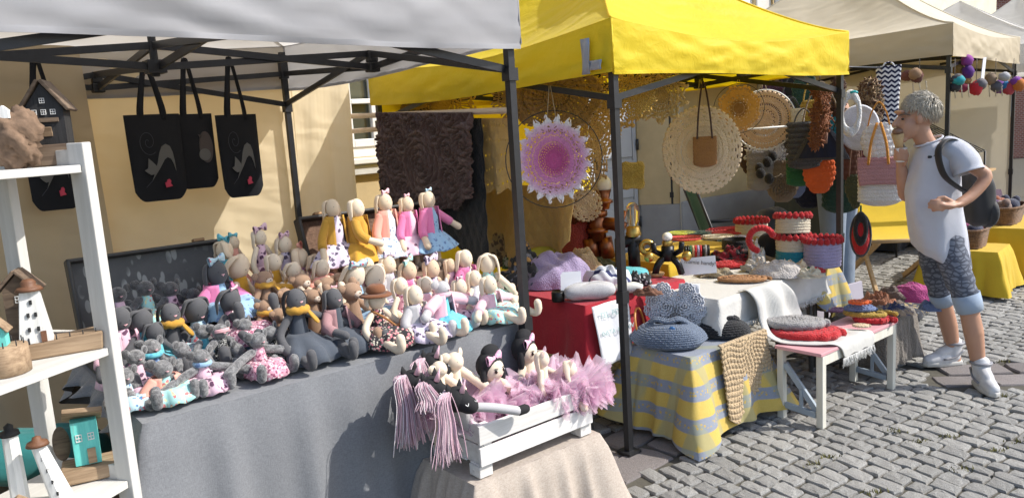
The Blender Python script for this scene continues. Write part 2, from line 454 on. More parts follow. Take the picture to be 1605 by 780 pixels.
def window(a0, a1, z0, z1, nm='window'):
    f = MB()
    for p0, p1, q0, q1 in ((a0, a0+.07, z0, z1), (a1-.07, a1, z0, z1), (a0+.07, a1-.07, z1-.07, z1), (a0+.07, a1-.07, z0, z0+.08), ((a0+a1)/2-.045, (a0+a1)/2+.045, z0+.08, z1-.07)):
        f.box(*bx(p0, p1, 2.95, 3.03, q0, q1))
    W_ = f.build(nm, WHT, bld, smooth=False, bevel=.006)
    for p0, p1 in ((a0+.07, (a0+a1)/2-.045), ((a0+a1)/2+.045, a1-.07)):
        s = MB(); zm = z0+(z1-z0)*.36
        for r0, r1, q0, q1 in ((p0, p0+.05, z0+.08, z1-.07), (p1-.05, p1, z0+.08, z1-.07), (p0+.05, p1-.05, z1-.12, z1-.07), (p0+.05, p1-.05, z0+.08, z0+.14), (p0+.05, p1-.05, zm-.018, zm+.018)):
            s.box(*bx(r0, r1, 2.935, 2.975, q0, q1))
        s.build('sash', WHT, W_, smooth=False, bevel=.005)
        MB().box(*bx(p0+.05, p1-.05, 2.985, 2.99, z0+.14, z1-.12)).build('pane', GLS, W_, smooth=False)
    MB().box(*bx(a0-.06, a1+.06, 2.82, 2.945, z0-.05, z0-.004)).build('sill', WHT, W_, smooth=False, bevel=.008)
    for q0, q1 in ((.13, .055),):
        s = MB(); s.box(*bx(a0-.08, a1+.08, 2.85, 2.899, z0-q0, z0-q1)); s.build('sill_moulding', PL('grey white trim', (.6, .6, .58), .7), W_, smooth=False, bevel=.006)
window(WX0, WX1, WZ0, WZ1)
window(4.95, 5.62, 2.8, 3.9)
mb = MB(); mb.tube([(5.98-3, -.07, 0), (5.98-3, -.07, 5)], .05, 14); mb.build('downpipe', PL('zinc pipe', (.62, .62, .62), .5, metal=.3), bld)
MB().box(*bx(6.1, 6.42, 2.85, 2.898, .7, 7)).build('pilaster', WALLM, bld, smooth=False)
MB().box(*bx(5.62, 5.9, 2.88, 2.898, .7, 7)).build('panel', PL('pale grey plaster', (.62, .6, .56), .9), bld, smooth=False)
MB().box(*bx(6.42, 13, 2.87, 2.898, .7, 7)).build('panel', PALE, bld, smooth=False)
# far brick house at the end of the row
def brickmat():
    m, t = newmat('far brick'); b = t.n('ShaderNodeTexBrick'); b.inputs['Scale'].default_value = 5
    b.inputs['Color1'].default_value = (.3, .105, .07, 1); b.inputs['Color2'].default_value = (.21, .075, .055, 1); b.inputs['Mortar'].default_value = (.35, .27, .22, 1)
    b.inputs['Mortar Size'].default_value = .03; t.l(t.mapping(rot=(R(90), 0, 0)), b.inputs['Vector']); t.col(b.outputs[0]); t.set(Roughness=.9); return m
BRK = brickmat()
fb = bpy.data.objects.new('brick_house', None); COL.objects.link(fb); fb.location = (13, 23, 0); fb.rotation_euler = (0, 0, R(-4))
tag(fb, 'red brick house rising behind the far white tents', 'house')
MB().box((0, 0, 4.5), (11, 5, 9)).build('wall', BRK, fb, smooth=False)
for i in range(5):
    x = -4.4+i*2.2
    for z in (1.9, 5.0, 8.0):
        wf = MB()
        for c, d in (((x-.48, -2.52, z), (.1, .12, 1.5)), ((x+.48, -2.52, z), (.1, .12, 1.5)), ((x, -2.52, z+.75), (1.06, .12, .1)), ((x, -2.52, z-.75), (1.06, .12, .1))): wf.box(c, d)
        wf_ = wf.build('window', WHT, fb, smooth=False)
        MB().box((x, -2.51, z), (.86, .06, 1.4)).build('pane', GLS, wf_, smooth=False)
for z in (3.45, 3.9, 6.5): MB().box((0, -2.54, z), (11.1, .14, .14)).build('cornice', BRK, fb, smooth=False)
# ------------------------------------------------------------------ tents
STEEL = PL('dark coated steel', (.035, .036, .04), .42, .3, 30, 220, .15, metal=.5)
JOINT = PL('black plastic joint', (.015, .015, .016), .5)
def canvas(name, c, tr, wst=.22, cr=.12):
    m, t = newmat(name)
    cc = t.mix(t.noise(2.5, 6), dk(c, .9), lt(c, .05)); t.col(cc); t.set(Roughness=.62, Sheen_Weight=.1)
    wv = t.n('ShaderNodeTexWave'); wv.inputs['Scale'].default_value = 1.6; wv.inputs['Distortion'].default_value = 7; wv.inputs['Detail'].default_value = 2; wv.inputs['Detail Scale'].default_value = 1.4; wv.bands_direction = 'DIAGONAL'
    t.l(t.mapping((1, 1, 2.2)), wv.inputs['Vector'])
    nz2 = t.n('ShaderNodeTexNoise'); nz2.inputs['Scale'].default_value = 16; nz2.inputs['Detail'].default_value = 3; nz2.inputs['Distortion'].default_value = 1.6; t.l(t.tc.outputs['Object'], nz2.inputs['Vector']); fn_ = nz2.outputs['Fac']
    h = t.math('ADD', wv.outputs['Fac'], t.math('MULTIPLY', fn_, cr)); t.bump(h, wst, .03)
    tl = t.n('ShaderNodeBsdfTranslucent'); t.l(cc, tl.inputs[0]); mx = t.n('ShaderNodeMixShader'); mx.inputs[0].default_value = tr
    t.l(t.p.outputs[0], mx.inputs[1]); t.l(tl.outputs[0], mx.inputs[2]); t.l(mx.outputs[0], t.out.inputs[0]); return m
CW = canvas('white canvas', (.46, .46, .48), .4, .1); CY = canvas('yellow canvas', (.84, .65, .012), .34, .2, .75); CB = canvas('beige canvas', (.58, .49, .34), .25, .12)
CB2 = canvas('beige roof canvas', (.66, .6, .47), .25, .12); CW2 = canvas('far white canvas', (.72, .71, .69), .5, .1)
def wrk(x, y, s=1.0): return .5*sin(9.1*x*s+4*sin(5.3*y*s))+.3*sin(17*y*s+3*sin(8*x*s))+.2*sin(31*(x+y)*s)
def tent(label, org, ang, wa, wb, zb, zt, pk, roofm, valm, zl=None, sag=.1, seed=0, truss=True, backleft=True, curve=1.35, vdz=(0, 0, 0, 0)):
    t = bpy.data.objects.new('canopy_tent', None); COL.objects.link(t); t.location = org; t.rotation_euler = (0, 0, ang)
    tag(t, label, 'tent')
    e = .035; X0, X1, Y0, Y1 = -e, wa+e, -e, wb+e
    C = [(X0, Y0), (X1, Y0), (X1, Y1), (X0, Y1)]; ce = (wa/2, wb/2); names = ['front', 'right', 'back', 'left']
    rng = random.Random(seed); sg = [sag*rng.uniform(.7, 1.2) for _ in range(4)]
    def edge_z(s): return sin(pi*s)
    rf = MB()
    for k in range(4):
        p, q = C[k], C[(k+1) % 4]; nrm = Vector((q[1]-p[1], -(q[0]-p[0]), 0)).normalized()
        def fn(u, v, p=p, q=q, k=k):
            # u along edge, v toward the peak
            ex = p[0]+(q[0]-p[0])*u; ey = p[1]+(q[1]-p[1])*u
            x = ex+(ce[0]-ex)*v; y = ey+(ce[1]-ey)*v
            mid = sin(pi*u)
            z = zt + (pk-zt)*(v**curve) - sg[k]*mid*(1-v)**1.0*(1 if v < 1 else 0) - .10*mid*sin(pi*v)
            z += .009*wrk(x+seed, y)*mid
            return (x, y, z)
        rf.grid(fn, 36, 22)
    rf.build('roof', roofm, t)
    for k in range(4):
        x_, y_ = C[k]; pp = [(x_+(ce[0]-x_)*v_, y_+(ce[1]-y_)*v_, zt+(pk-zt)*(v_**curve)+.003) for v_ in [i_/16 for i_ in range(17)]]
        MB().tube(pp, .006, 6).build('ridge_piping', roofm, t); MB().tube([(x_, y_, zt), (x_, y_, zb+.005)], .005, 6).build('corner_seam', valm, t)
        p, q = C[k], C[(k+1) % 4]
        MB().tube([(p[0]+(q[0]-p[0])*s_, p[1]+(q[1]-p[1])*s_, zt-sg[k]*sin(pi*s_)+.001) for s_ in [i_/30 for i_ in range(31)]], .004, 6).build('eave_piping', valm, t)
    for k in range(4):
        p, q = C[k], C[(k+1) % 4]; d = Vector((q[0]-p[0], q[1]-p[1], 0)); n = Vector((d.y, -d.x, 0)).normalized()
        def fn(u, v, p=p, q=q, n=n, k=k):
            x = p[0]+(q[0]-p[0])*u; y = p[1]+(q[1]-p[1])*u; mid = sin(pi*u)
            top = zt - sg[k]*mid; bot = zb + .012*sin(5*u+k) - .012*mid + vdz[k]
            z = top+(bot-top)*v
            o = .012*mid*sin(pi*v)*(1+wrk(u*2+seed, v*.6)) + .007*wrk(u*3, v+seed)*v
            return (x+n.x*(o+.004), y+n.y*(o+.004), z)
        vb = MB(); vb.grid(fn, 70, 10); vo = vb.build('valance', valm if k in (0, 2) else valm, t)
        hm = MB(); hm.grid(lambda u, v: tuple(Vector(fn(u, .93+.07*v)) + n*.003), 50, 1); hm.build('hem', valm, vo)
    zl = zl or zt-.03
    for i, (x, y) in enumerate(((0, 0), (wa, 0), (wa, wb), (0, wb))):
        b = MB(); b.box((x, y, zl/2), (.032, .032, zl)); b.box((x, y, .006), (.085, .085, .012)); b.box((x, y, .78), (.044, .044, .06)); b.box((x, y, zl-.1), (.046, .046, .12)); b.box((x, y, zl-.34), (.048, .048, .05))
        b.build('leg', STEEL, t, smooth=False)
    if truss:
        lo = zl-.34; hi = zl-.13
        mids = [(wa/2, 0), (wa, wb/2), (wa/2, wb), (0, wb/2)]; L4 = [(0, 0), (wa, 0), (wa, wb), (0, wb)]
        def bar(p, q): MB().beam(p, q, .014, .03).build('truss_bar', STEEL, t, smooth=False)
        for k in range(4):
            m_ = mids[k]; n_ = Vector((m_[0]-ce[0], m_[1]-ce[1], 0)).normalized()*.012
            for c in (L4[k], L4[(k+1) % 4]):
                bar((c[0], c[1], hi), (m_[0], m_[1], lo+.14)); bar((c[0]-n_.x, c[1]-n_.y, lo+.02), (m_[0]-n_.x, m_[1]-n_.y, hi))
            h_ = ce
            bar((m_[0], m_[1], lo+.14), (h_[0], h_[1], hi+.02)); bar((m_[0]-n_.y, m_[1]+n_.x, hi), (h_[0]-n_.y, h_[1]+n_.x, lo+.14))
            MB().box((m_[0], m_[1], lo+.14), (.06, .06, .05)).build('truss_joint', JOINT, t, smooth=False, bevel=.006); MB().box((m_[0], m_[1], hi-.02), (.05, .05, .05)).build('truss_joint', JOINT, t, smooth=False, bevel=.006)
        j = MB(); j.box((ce[0], ce[1], lo+.14), (.075, .075, .055)); j.tube([(ce[0], ce[1], lo+.1), (ce[0], ce[1], pk-.03)], .017, 10); j.build('mast', STEEL, t, smooth=False)
    return t
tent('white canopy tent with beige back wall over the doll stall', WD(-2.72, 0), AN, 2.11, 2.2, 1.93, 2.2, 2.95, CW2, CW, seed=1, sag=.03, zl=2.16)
ty = tent('bright yellow canopy tent with silver tape on its side', WD(0, 0), AN, 2.05, 2.13, 1.815, 2.06, 2.82, CY, CY, seed=4, sag=.1, zl=2.03)
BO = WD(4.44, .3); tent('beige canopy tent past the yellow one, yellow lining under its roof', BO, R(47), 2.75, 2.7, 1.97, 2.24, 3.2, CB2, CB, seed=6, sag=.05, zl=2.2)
D47 = Vector((cos(R(47)), sin(R(47)), 0)); N47 = Vector((-sin(R(47)), cos(R(47)), 0))
def peak_at(px, py, Y, w):                       # tent whose peak shows at that pixel, at distance Y
    d = ray(px, py); p = CAMP + d*(Y/d.y); return p - D47*w/2 - N47*w/2, p.z
for (px, py, Y, lab) in ((1505, 2, 10.6, 'white peaked tent just behind the beige tent'), (1596, -6, 12.2, 'white peaked tent farthest down the row')):
    o, z = peak_at(px, py, Y, 2.7); o.z = 0
    tent(lab, o, R(47), 2.7, 2.7, 1.95, 2.2, z, CW2, CW2, seed=int(px), truss=False, sag=.03)
# silver tape on the yellow left valance
TAPE = PL('silver duct tape', (.33, .36, .42), .38, .1, 20, 150, .2, metal=.35)
tp = bpy.data.objects.new('duct_tape', None); COL.objects.link(tp); tp.parent = ty
def tapestrip(b0, b1, z0, z1):
    m2 = MB(); m2.grid(lambda u, v: (-.062-.004*sin(9*u+5*v), b0+(b1-b0)*u, z0+(z1-z0)*v), 5, 5); m2.build('tape_strip', TAPE, ty, solid=.002)
COL.objects.unlink(tp); bpy.data.objects.remove(tp)
q0 = PA(913, 62, -.05); q1 = PA(928, 116, -.05); q2 = PA(945, 96, -.05)
tapestrip(q1[1], q0[1], q1[2], q0[2]); tapestrip(q2[1], q1[1]+.01, q1[2]+.015, q2[2]+.008)
# hanging walls
def hang(name, mat, a0, a1, b0, b1, z0, z1, label, cat, folds=9, amp=.02, sl=0, n=90):
    def fn(u, v):
        a = a0+(a1-a0)*u + sl*v; b = b0+(b1-b0)*u
        k = amp*(.35+.65*v)*(sin(folds*2*pi*u)+.5*sin(folds*4.3*u+2)+.3*wrk(u*3, v))
        return (a-a0, b-b0+k, z1+(z0-z1)*v)
    mb = MB(); mb.grid(fn, n, 24); return solo(mb, name, mat, label, cat, (a0, b0, 0))
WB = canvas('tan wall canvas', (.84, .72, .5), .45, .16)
WB2 = canvas('shaded brown canvas', (.5, .4, .26), .2, .08)  # brown sheet, its shade included in the darker base colour
hang('tent_wall', WB, -1.9, -.55, 2.26, 2.26, .1, 2.12, 'tan canvas wall hung behind the suitcase of dolls', 'tent wall', 3, .02)
hang('tent_wall', WB2, -2.85, -1.74, 2.16, 2.16, .1, 2.22, 'brown canvas sheet, shade put into its colour, hung behind the white shelf', 'tent wall', 4, .012, sl=.05)
hang('tent_wall', WB, -.53, -.13, 2.27, 2.27, .1, 2.06, 'narrow tan canvas curtain beside the window and yellow tent', 'tent wall', 2, .012, sl=-.05)
hang('tent_wall', CY, .04, 2.0, 2.17, 2.17, .5, 1.82, 'yellow canvas wall at the back of the yellow tent', 'tent wall', 5, .015)
# ------------------------------------------------------------------ draped cloths
def wave3(u, k, seed): return .6*sin(2*pi*k*u+seed)+.4*sin(2*pi*k*1.73*u+seed*2.1)
def drape(x0, x1, y0, y1, z, drop, corner=.0, flare=.05, k=9, amp=.018, seed=0, r=.012, ns=64, skip=()):
    """cloth over a table: returns MB. drop = (front,right,back,left); local coords"""
    mb = MB()
    mb.grid(lambda u, v: (x0+(x1-x0)*u, y0+(y1-y0)*v, z+.0015*wrk(u*3+seed, v*3)), 20, 10)
    C = [(x0, y0), (x1, y0), (x1, y1), (x0, y1)]; per = []
    for s_ in range(4):
        p, q = C[s_], C[(s_+1) % 4]
        for i in range(ns):
            t = i/ns; per.append((p[0]+(q[0]-p[0])*t, p[1]+(q[1]-p[1])*t, s_, t))
    N = len(per); nv = 12
    def fn(u, v):
        i = int(round(u*N)) % N; x, y, s_, t = per[i]
        n1 = [(0, -1), (1, 0), (0, 1), (-1, 0)][s_]
        near = min(t, 1-t); cd_ = max(0, 1-near*ns/10) if True else 0
        nb = [(0, -1), (1, 0), (0, 1), (-1, 0)][(s_-1) % 4 if t < .5 else (s_+1) % 4]
        wgt = .5*cd_**1.5
        nx, ny = n1[0]*(1-wgt)+nb[0]*wgt, n1[1]*(1-wgt)+nb[1]*wgt; L = sqrt(nx*nx+ny*ny); nx /= L; ny /= L
        s2 = (s_-1) % 4 if t < .5 else (s_+1) % 4
        dr_ = drop[s_]*(1-.5*cd_)+drop[s2]*.5*cd_ + corner*cd_**2
        fw_ = wave3(u, k*4, seed); d = r*min(1, v*6) + flare*v*(.5+.9*cd_**1.2) + amp*v**.8*(fw_ if fw_ > 0 else fw_*.45)*(1-.3*cd_) + .004*v*sin(97*u+9*v)
        return (x+nx*d, y+ny*d, z+.0002-dr_*v)
    mb.grid(fn, N, nv, cu=True, keep=lambda i, j: per[i][2] not in skip)
    return mb
def heather(name, c, c2, sc=350, st=.3):
    if name in MATS: return MATS[name]
    m, t = newmat(name)
    n = t.noise(1.0, 3, t.mapping((sc, sc, sc*.25))); n2 = t.noise(1.0, 3, t.mapping((sc*.2, sc*.2, sc)))
    cc = t.mix(t.ramp(t.math('MULTIPLY', t.math('ADD', n, n2), .5), [(.38, 0.0), (.62, 1.0)]), c, c2)
    t.col(cc); t.set(Roughness=.92, Sheen_Weight=.15)
    t.bump(t.math('ADD', t.math('MULTIPLY', n, .3), t.noise(14, 5)), st, .006); return m
GREYC = heather('grey heather cloth', (.16, .167, .18), (.215, .223, .238))
LINEN = heather('sand linen', (.36, .3, .25), (.48, .42, .36))
TZ = .78                                               # doll table height
# doll table
LEGM = PL('folding table steel', (.2, .2, .2), .5, metal=.6)
t = thing('doll_table', 'long folding table under the white tent, under grey cloth and dolls', 'table', (-1.35, .55, 0))
MB().box((0, 0, TZ-.022), (1.56, 1.0, .03)).build('table_top', WOOD('table board', (.3, .2, .12), (.4, .28, .17)), t, smooth=False)
for x in (-.66, .66):
    for y in (-.42, .42): MB().tube([(x, y, 0), (x, y, TZ-.04)], .015, 8).build('leg', LEGM, t)
mb = drape(-2.13, -.57, .05, 1.05, TZ-.0055, (.70, .45, .3, .05), corner=.0, flare=.06, k=6, amp=.05, seed=2)
tag(mb.build('tablecloth', GREYC, None, loc=ORG, rot=(0, 0, AN)), 'grey woven cloth draped over the doll table down to the ground', 'tablecloth')
# ------------------------------------------------------------------ suitcases that hold the dolls
DARKC = PL('dark leatherette', (.035, .032, .03), .5, .2, 30, 160, .3)
def floral():
    m, t = newmat('grey floral lining')
    b = t.mix(t.noise(30), (.075, .075, .078), (.11, .11, .113))
    v = t.n('ShaderNodeTexVoronoi'); v.inputs['Scale'].default_value = 26; nz = t.noise(14, 2)
    t.l(t.mapping((1.2, .3, .5), (0, .6, 0)), v.inputs['Vector'])
    wv = t.n('ShaderNodeTexWave'); wv.inputs['Scale'].default_value = 14; wv.inputs['Distortion'].default_value = 9; wv.inputs['Detail'].default_value = 1
    t.l(t.tc.outputs['Object'], wv.inputs['Vector'])
    k = t.math('MULTIPLY', t.ramp(v.outputs['Distance'], [(.34, 1.0), (.4, 0.0)]), t.ramp(t.noise(5, 2), [(.42, 0.0), (.5, 1.0)]))
    t.col(t.mix(t.math('MULTIPLY', k, .7), b, (.36, .37, .36))); t.set(Roughness=.8); return m
FLO = floral()
def suitcase(label, a0, a1, b0, b1, z, h, lidh, lean, inner, outer, nm='suitcase', tray=True):
    s = thing(nm, label, 'suitcase', ((a0+a1)/2, (b0+b1)/2, z)); W_, D_ = a1-a0, b1-b0
    def tub(zb, hh, th, M3, off, name):
        o = MB()
        for c, d in (((0, 0, zb+th/2), (W_, D_, th)), ((0, -D_/2+th/2, zb+hh/2), (W_, th, hh)), ((0, D_/2-th/2, zb+hh/2), (W_, th, hh)), ((-W_/2+th/2, 0, zb+hh/2), (th, D_, hh)), ((W_/2-th/2, 0, zb+hh/2), (th, D_, hh))):
            c = Vector(c); o.box(M3 @ c + off, d, M3)
        return o.build(name, outer, s, smooth=False, bevel=.008)
    if tray: tub(0, h, .012, Matrix.Identity(3), Vector((0, 0, 0)), 'base')
    # lid standing open at the back, leaning
    M3 = Matrix.Rotation(R(90)+lean, 3, 'X')
    def lidp(x, y, zz): return M3 @ Vector((x, y, zz)) + Vector((0, D_/2+.012, (h if tray else 0)+.004))
    o = MB(); e = .03
    o.box(lidp(0, lidh/2, -.0), (W_, lidh, .012), M3)
    for c, d in (((0, .008, .03), (W_, .016, .06)), ((0, lidh-.008, .03), (W_, .016, .06)), ((-W_/2+.008, lidh/2, .03), (.016, lidh, .06)), ((W_/2-.008, lidh/2, .03), (.016, lidh, .06))):
        o.box(lidp(*c), d, M3)
    ld = o.build('lid', outer, s, smooth=False, bevel=.007)
    MB().box(lidp(0, lidh/2, .0085), (W_-.034, lidh-.034, .004), M3).build('lining', inner, ld, smooth=False)
    for x in (-W_/3, W_/3):
        MB().box(lidp(x, lidh+.008, .035), (.05, .014, .03), M3).build('latch', PL('old brass', (.2, .12, .06), .45, metal=.7), ld, smooth=False, bevel=.003)
    return s
RST = PL('brown case paper', (.2, .13, .09), .7, .25, 20, 120, .3)
suitcase('open dark suitcase with grey floral lid lining holding grey dolls', -2.12, -1.49, .42, .98, TZ, .055, .36, R(-14), FLO, DARKC)
suitcase('old brown suitcase with upright lid behind the mustard bunnies', -1.16, -.47, .42, .86, TZ, .07, .41, R(-20), heather('brown wicker', (.1, .055, .035), (.2, .12, .08), 200), DARKC)
for (a0, a1, b0, b1, z1, lab) in ((-1.46, -1.18, .6, 1.02, .93, 'low grey covered riser under the brown bears'), (-1.11, -.52, .60, .83, .955, 'brown box inside the open suitcase under the standing bunnies'), (-2.08, -1.53, .64, .93, .925, 'dark box inside the floral suitcase under the small mice')):
    zz = TZ+.0125 if 'suitcase' in lab else TZ+.002
    mb = MB(); mb.box((0, 0, (z1-zz)/2), (a1-a0, b1-b0, z1-zz)); 
    solo(mb, 'display_box', GREYC if 'grey' in lab else RST if 'brown' in lab else DARKC, lab, 'box', ((a0+a1)/2, (b0+b1)/2, zz), smooth=False, bevel=.01)
# ------------------------------------------------------------------ doll makers
CREAM = FAB('cream linen skin', (.72, .58, .42), ws=1400, var=.06, bst=.2)
CREAM2 = FAB('pale cream skin', (.72, .61, .47), ws=1400, var=.05, bst=.2)
PEACHS = FAB('tan linen skin', (.64, .49, .34), ws=1400, var=.08, bst=.2)
DKG = FAB('charcoal flannel', (.085, .086, .094), ws=1200, var=.15, bst=.25)
PLU = FUR('grey plush', (.075, .075, .08), (.3, .3, .305))
PLD = FUR('dark grey plush', (.04, .04, .044), (.13, .13, .135))
BRN = FAB('brown fleece', (.34, .215, .14), ws=1200, var=.12)
GRY = FAB('pale grey felt', (.5, .49, .5), ws=1200, var=.08)
NOSE = PL('pink felt', (.75, .42, .45), .9); MUZ = FAB('cream muzzle felt', (.62, .52, .43)); BLK = PL('black felt', (.012, .012, .014), .9, .2, 40, 200, .3)
MUST = FAB('mustard wool', (.52, .28, .035), ws=700); PNKC = FAB('hot pink wool', (.72, .2, .4), ws=700); PCH = FAB('peach wool', (.82, .38, .3), ws=700)
LPK = FAB('light pink wool', (.82, .5, .58), ws=700); ROS = FAB('dusty rose wool', (.36, .2, .21), ws=700)
F_LIL = FAB('lilac rabbit print', (.68, .6, .74), [((.09, .07, .12), 24, .24)]); F_PNK = FAB('pink rabbit print', (.76, .52, .62), [((.12, .05, .1), 22, .22)])
F_BLU = FAB('blue denim print', (.3, .48, .66), [((.12, .2, .38), 26, .22)]); F_MNT = FAB('mint flower print', (.4, .72, .7), [((.6, .2, .2), 28, .2), ((.75, .72, .4), 33, .18)])
F_TQ = FAB('turquoise cotton', (.16, .58, .68), [((.1, .4, .55), 30, .2)]); F_DEN = FAB('dark denim', (.07, .085, .11), var=.3); F_WHB = FAB('white blue print', (.68, .73, .8), [((.2, .3, .45), 26, .2)])
F_BLK = FAB('black floral print', (.02, .018, .022), [((.62, .22, .25), 38, .25), ((.6, .55, .45), 45, .18)]); F_RSP = FAB('rose floral print', (.66, .33, .42), [((.25, .06, .12), 50, .26), ((.85, .7, .72), 44, .2)])
F_SEQ = FAB('black sequin', (.012, .012, .013), [((.5, .5, .48), 130, .25)]); F_BLP = FAB('pale blue flower print', (.5, .68, .76), [((.65, .15, .18), 24, .16), ((.1, .2, .4), 28, .16)])
F_YEL = FAB('mustard cotton', (.62, .33, .03)); TAN = FAB('tan leather', (.35, .15, .045), var=.2); HATB = FAB('brown felt', (.2, .075, .03), var=.2)
def bow(mb, c, s, rot=None):
    rot = rot or Matrix.Identity(3)
    for sx in (-1, 1):
        def fn(u, v, sx=sx):
            a = 2*pi*u; x = sx*s*(.08+.92*v); w_ = s*(.12+.5*v)*(1 if v < .85 else .8)
            p = rot @ Vector((x, .3*s*cos(a)*(1-.4*v)*(1+.25*sin(3*a)), w_*sin(a)))
            return (c[0]+p.x, c[1]+p.y, c[2]+p.z)
        mb.grid(fn, 10, 4, cu=True)
    mb.ell(c, (.16*s, .2*s, .2*s), 8, 6)
    return mb
DN = [0]
def doll(label, px, py, b, zb, kind, hw, skin, dress=None, card=None, bowm=None, scarf=None, yaw=0, pose='sit', tilt=0, nod=0, legs=True, arms='down', earin=None, group=None, mask=None, hat=False, bag=None, bows=1.0, collar=None, straps=None, name=None, shoe=None, hemz=None, earlen=1.0):
    a, _, z = PB(px, py, b); h = z-zb; DN[0] += 1; rg = random.Random(DN[0]*13+5)
    sc = pxm(a, b, z); hs = hw/2/sc*1.0                      # hw = head width in photo pixels
    nm = name or {'bunny': 'bunny_doll', 'mouse': 'mouse_doll', 'bear': 'bear_doll', 'girl': 'ballerina_doll'}[kind]
    t = thing(nm, label, 'doll', (a, b, zb), yaw, group)
    hz = hs*{'bunny': 1.33, 'mouse': .98, 'bear': .9, 'girl': 1.05}[kind]; ntop = h-hz*.82
    body = dress or skin; k = hs/.04*(1.34 if kind == 'bunny' else 1.24)
    HR = rm(nod, tilt, 0)
    def P(x, y, zz): q = HR @ Vector((x, y, zz)); return (q.x, q.y, q.z+h)
    # head
    mb = MB()
    if kind == 'bunny': fn = lambda d: 1-.10*max(0, d.z)-.05*max(0, -d.z)**2 + (.10*max(0, -d.y)*max(0, .5-abs(d.z+.25)))
    elif kind == 'mouse': fn = lambda d: 1+.38*max(0, -d.y-.35)*max(0, .8-abs(d.z+.2))*max(0, 1-abs(d.x)*1.2)
    else: fn = None
    mb.ell((0, 0, h), (hs, hs*.95, hz), 16, 12, HR, fn); hd = mb.build('head', skin, t)
    # ears
    if kind == 'bunny':
        for sx in (-1, 1):
            o1 = rg.uniform(.85, 1.15)*earlen
            pts = spline([P(sx*hs*.3, hs*.35, hz*.72), P(sx*hs*.85, hs*.5, hz*.55), P(sx*hs*1.15, hs*.45+rg.uniform(-.2, .2)*hs, -hz*.15), P(sx*hs*1.25, hs*rg.uniform(.1, .5), -hz*1.0*o1), P(sx*hs*(1.2+rg.uniform(-.2, .2)), hs*.2, -hz*1.6*o1)], 4)
            n = len(pts); rs = [hs*.42*(.35+.65*sin(pi*min(1, (.12+.88*i/(n-1)))**.8)) for i in range(n)]
            MB().rtube(pts, rs, 8, (1.0, .38)).build('ear', earin if (earin and rg.random() < .9) else skin, t)
    else:
        er = hs*(.58 if kind == 'mouse' else .42)
        if kind != 'girl':
            for sx in (-1, 1):
                c = P(sx*hs*1.12, hs*.15, hz*(.62 if kind == 'mouse' else .45))
                m_ = rm(0, 0, sx*.5) @ HR
                def efn(d): return 1-.25*max(0, -d.y)*(1-(d.x**2+d.z**2))
                e = MB(); e.ell(c, (er, er*.36, er), 14, 8, m_, efn); eo = e.build('ear', skin, t)
                e = MB(); cc = Vector(c)+m_ @ Vector((0, -er*.24, 0)); e.ell(cc, (er*.66, er*.14, er*.66), 12, 6, m_); e.build('inner_ear', earin or (PLD if skin is PLU else skin), eo)
    # nose / muzzle / eyes
    if kind == 'bear':
        MB().ell(P(0, -hs*.72, -hz*.2), (hs*.5, hs*.36, hz*.46), 14, 8, HR).build('muzzle', MUZ, hd)
        n_ = MB(); n_.ell(P(0, -hs*1.05, -hz*.08), (hs*.1, hs*.06, hs*.07), 8, 5); n_.build('nose', BLK, hd)
    elif kind in ('mouse', 'bunny') and skin not in (CREAM, CREAM2, PEACHS):
        y_ = -hs*(1.16 if kind == 'mouse' else .98)
        n_ = MB(); n_.poly([P(-hs*.2, y_, -hz*.02), P(hs*.2, y_, -hz*.02), P(0, y_*.99, -hz*.2)], hs*.08, (0, 1, 0)); n_.build('nose', NOSE, hd)
    for sx in (-1, 1):
        if mask or kind == 'girl': break
        MB().ell(P(sx*hs*.42, -hs*.86, hz*.16), (hs*.04, hs*.04, hs*.045), 6, 4).build('eye', BLK, hd)
    # torso + clothes
    sh = hs*.75; wr = .028*k
    if pose == 'sit':
        z_w = max(.03, ntop*.42)
        MB().rtube([(0, .01, .035*k*.6+.004), (0, .005, ntop*.5), (0, 0, ntop)], [.034*k, .032*k, .018*k], 12).build('torso', body, t)
        if dress:
            hem = .014*k; rx, ry = (.074*k+.2*wr, .09*k) if kind != 'mouse' else (.066*k, .08*k)
            ph = rg.uniform(0, 6)
            def sk(u, v):
                an = 2*pi*u; rp = 1+.1*v*sin(7*an+ph)+.05*v*sin(13*an+2*ph)
                r0 = .033*k; r1x = rx*1.15; r1y = ry
                x = (r0+(r1x-r0)*v**.8)*cos(an)*rp; y = (r0+(r1y-r0)*v**.8)*sin(an)*rp - .04*k*v
                zz = (ntop*.58+(.058*k-ntop*.58)*(v/.6)**.7 if v < .6 else .058*k+(hem-.058*k)*((v-.6)/.4)**1.6)+.006*k*v*sin(7*an+ph)
                return (x, y, max(.004, zz))
            MB().grid(sk, 40, 9, cu=True).build('skirt', dress, t, solid=.0025)
    else:
        hz_ = hemz if hemz is not None else h*.22
        MB().rtube([(0, 0, h*.42), (0, 0, ntop*.85), (0, 0, ntop)], [.036*k, .034*k, .018*k], 12).build('torso', body, t)
        if dress:
            ph = rg.uniform(0, 6)
            def sk(u, v):
                an = 2*pi*u; rp = 1+.09*v*sin(8*an+ph)+.04*v*sin(15*an); r_ = (.036+.072*v**.7)*k*rp
                return (r_*cos(an)*1.12, r_*sin(an)*.75-.012*v, ntop*.62+(hz_-ntop*.62)*v+.006*sin(8*an+ph)*v)
            MB().grid(sk, 44, 10, cu=True).build('skirt', dress, t, solid=.0025)
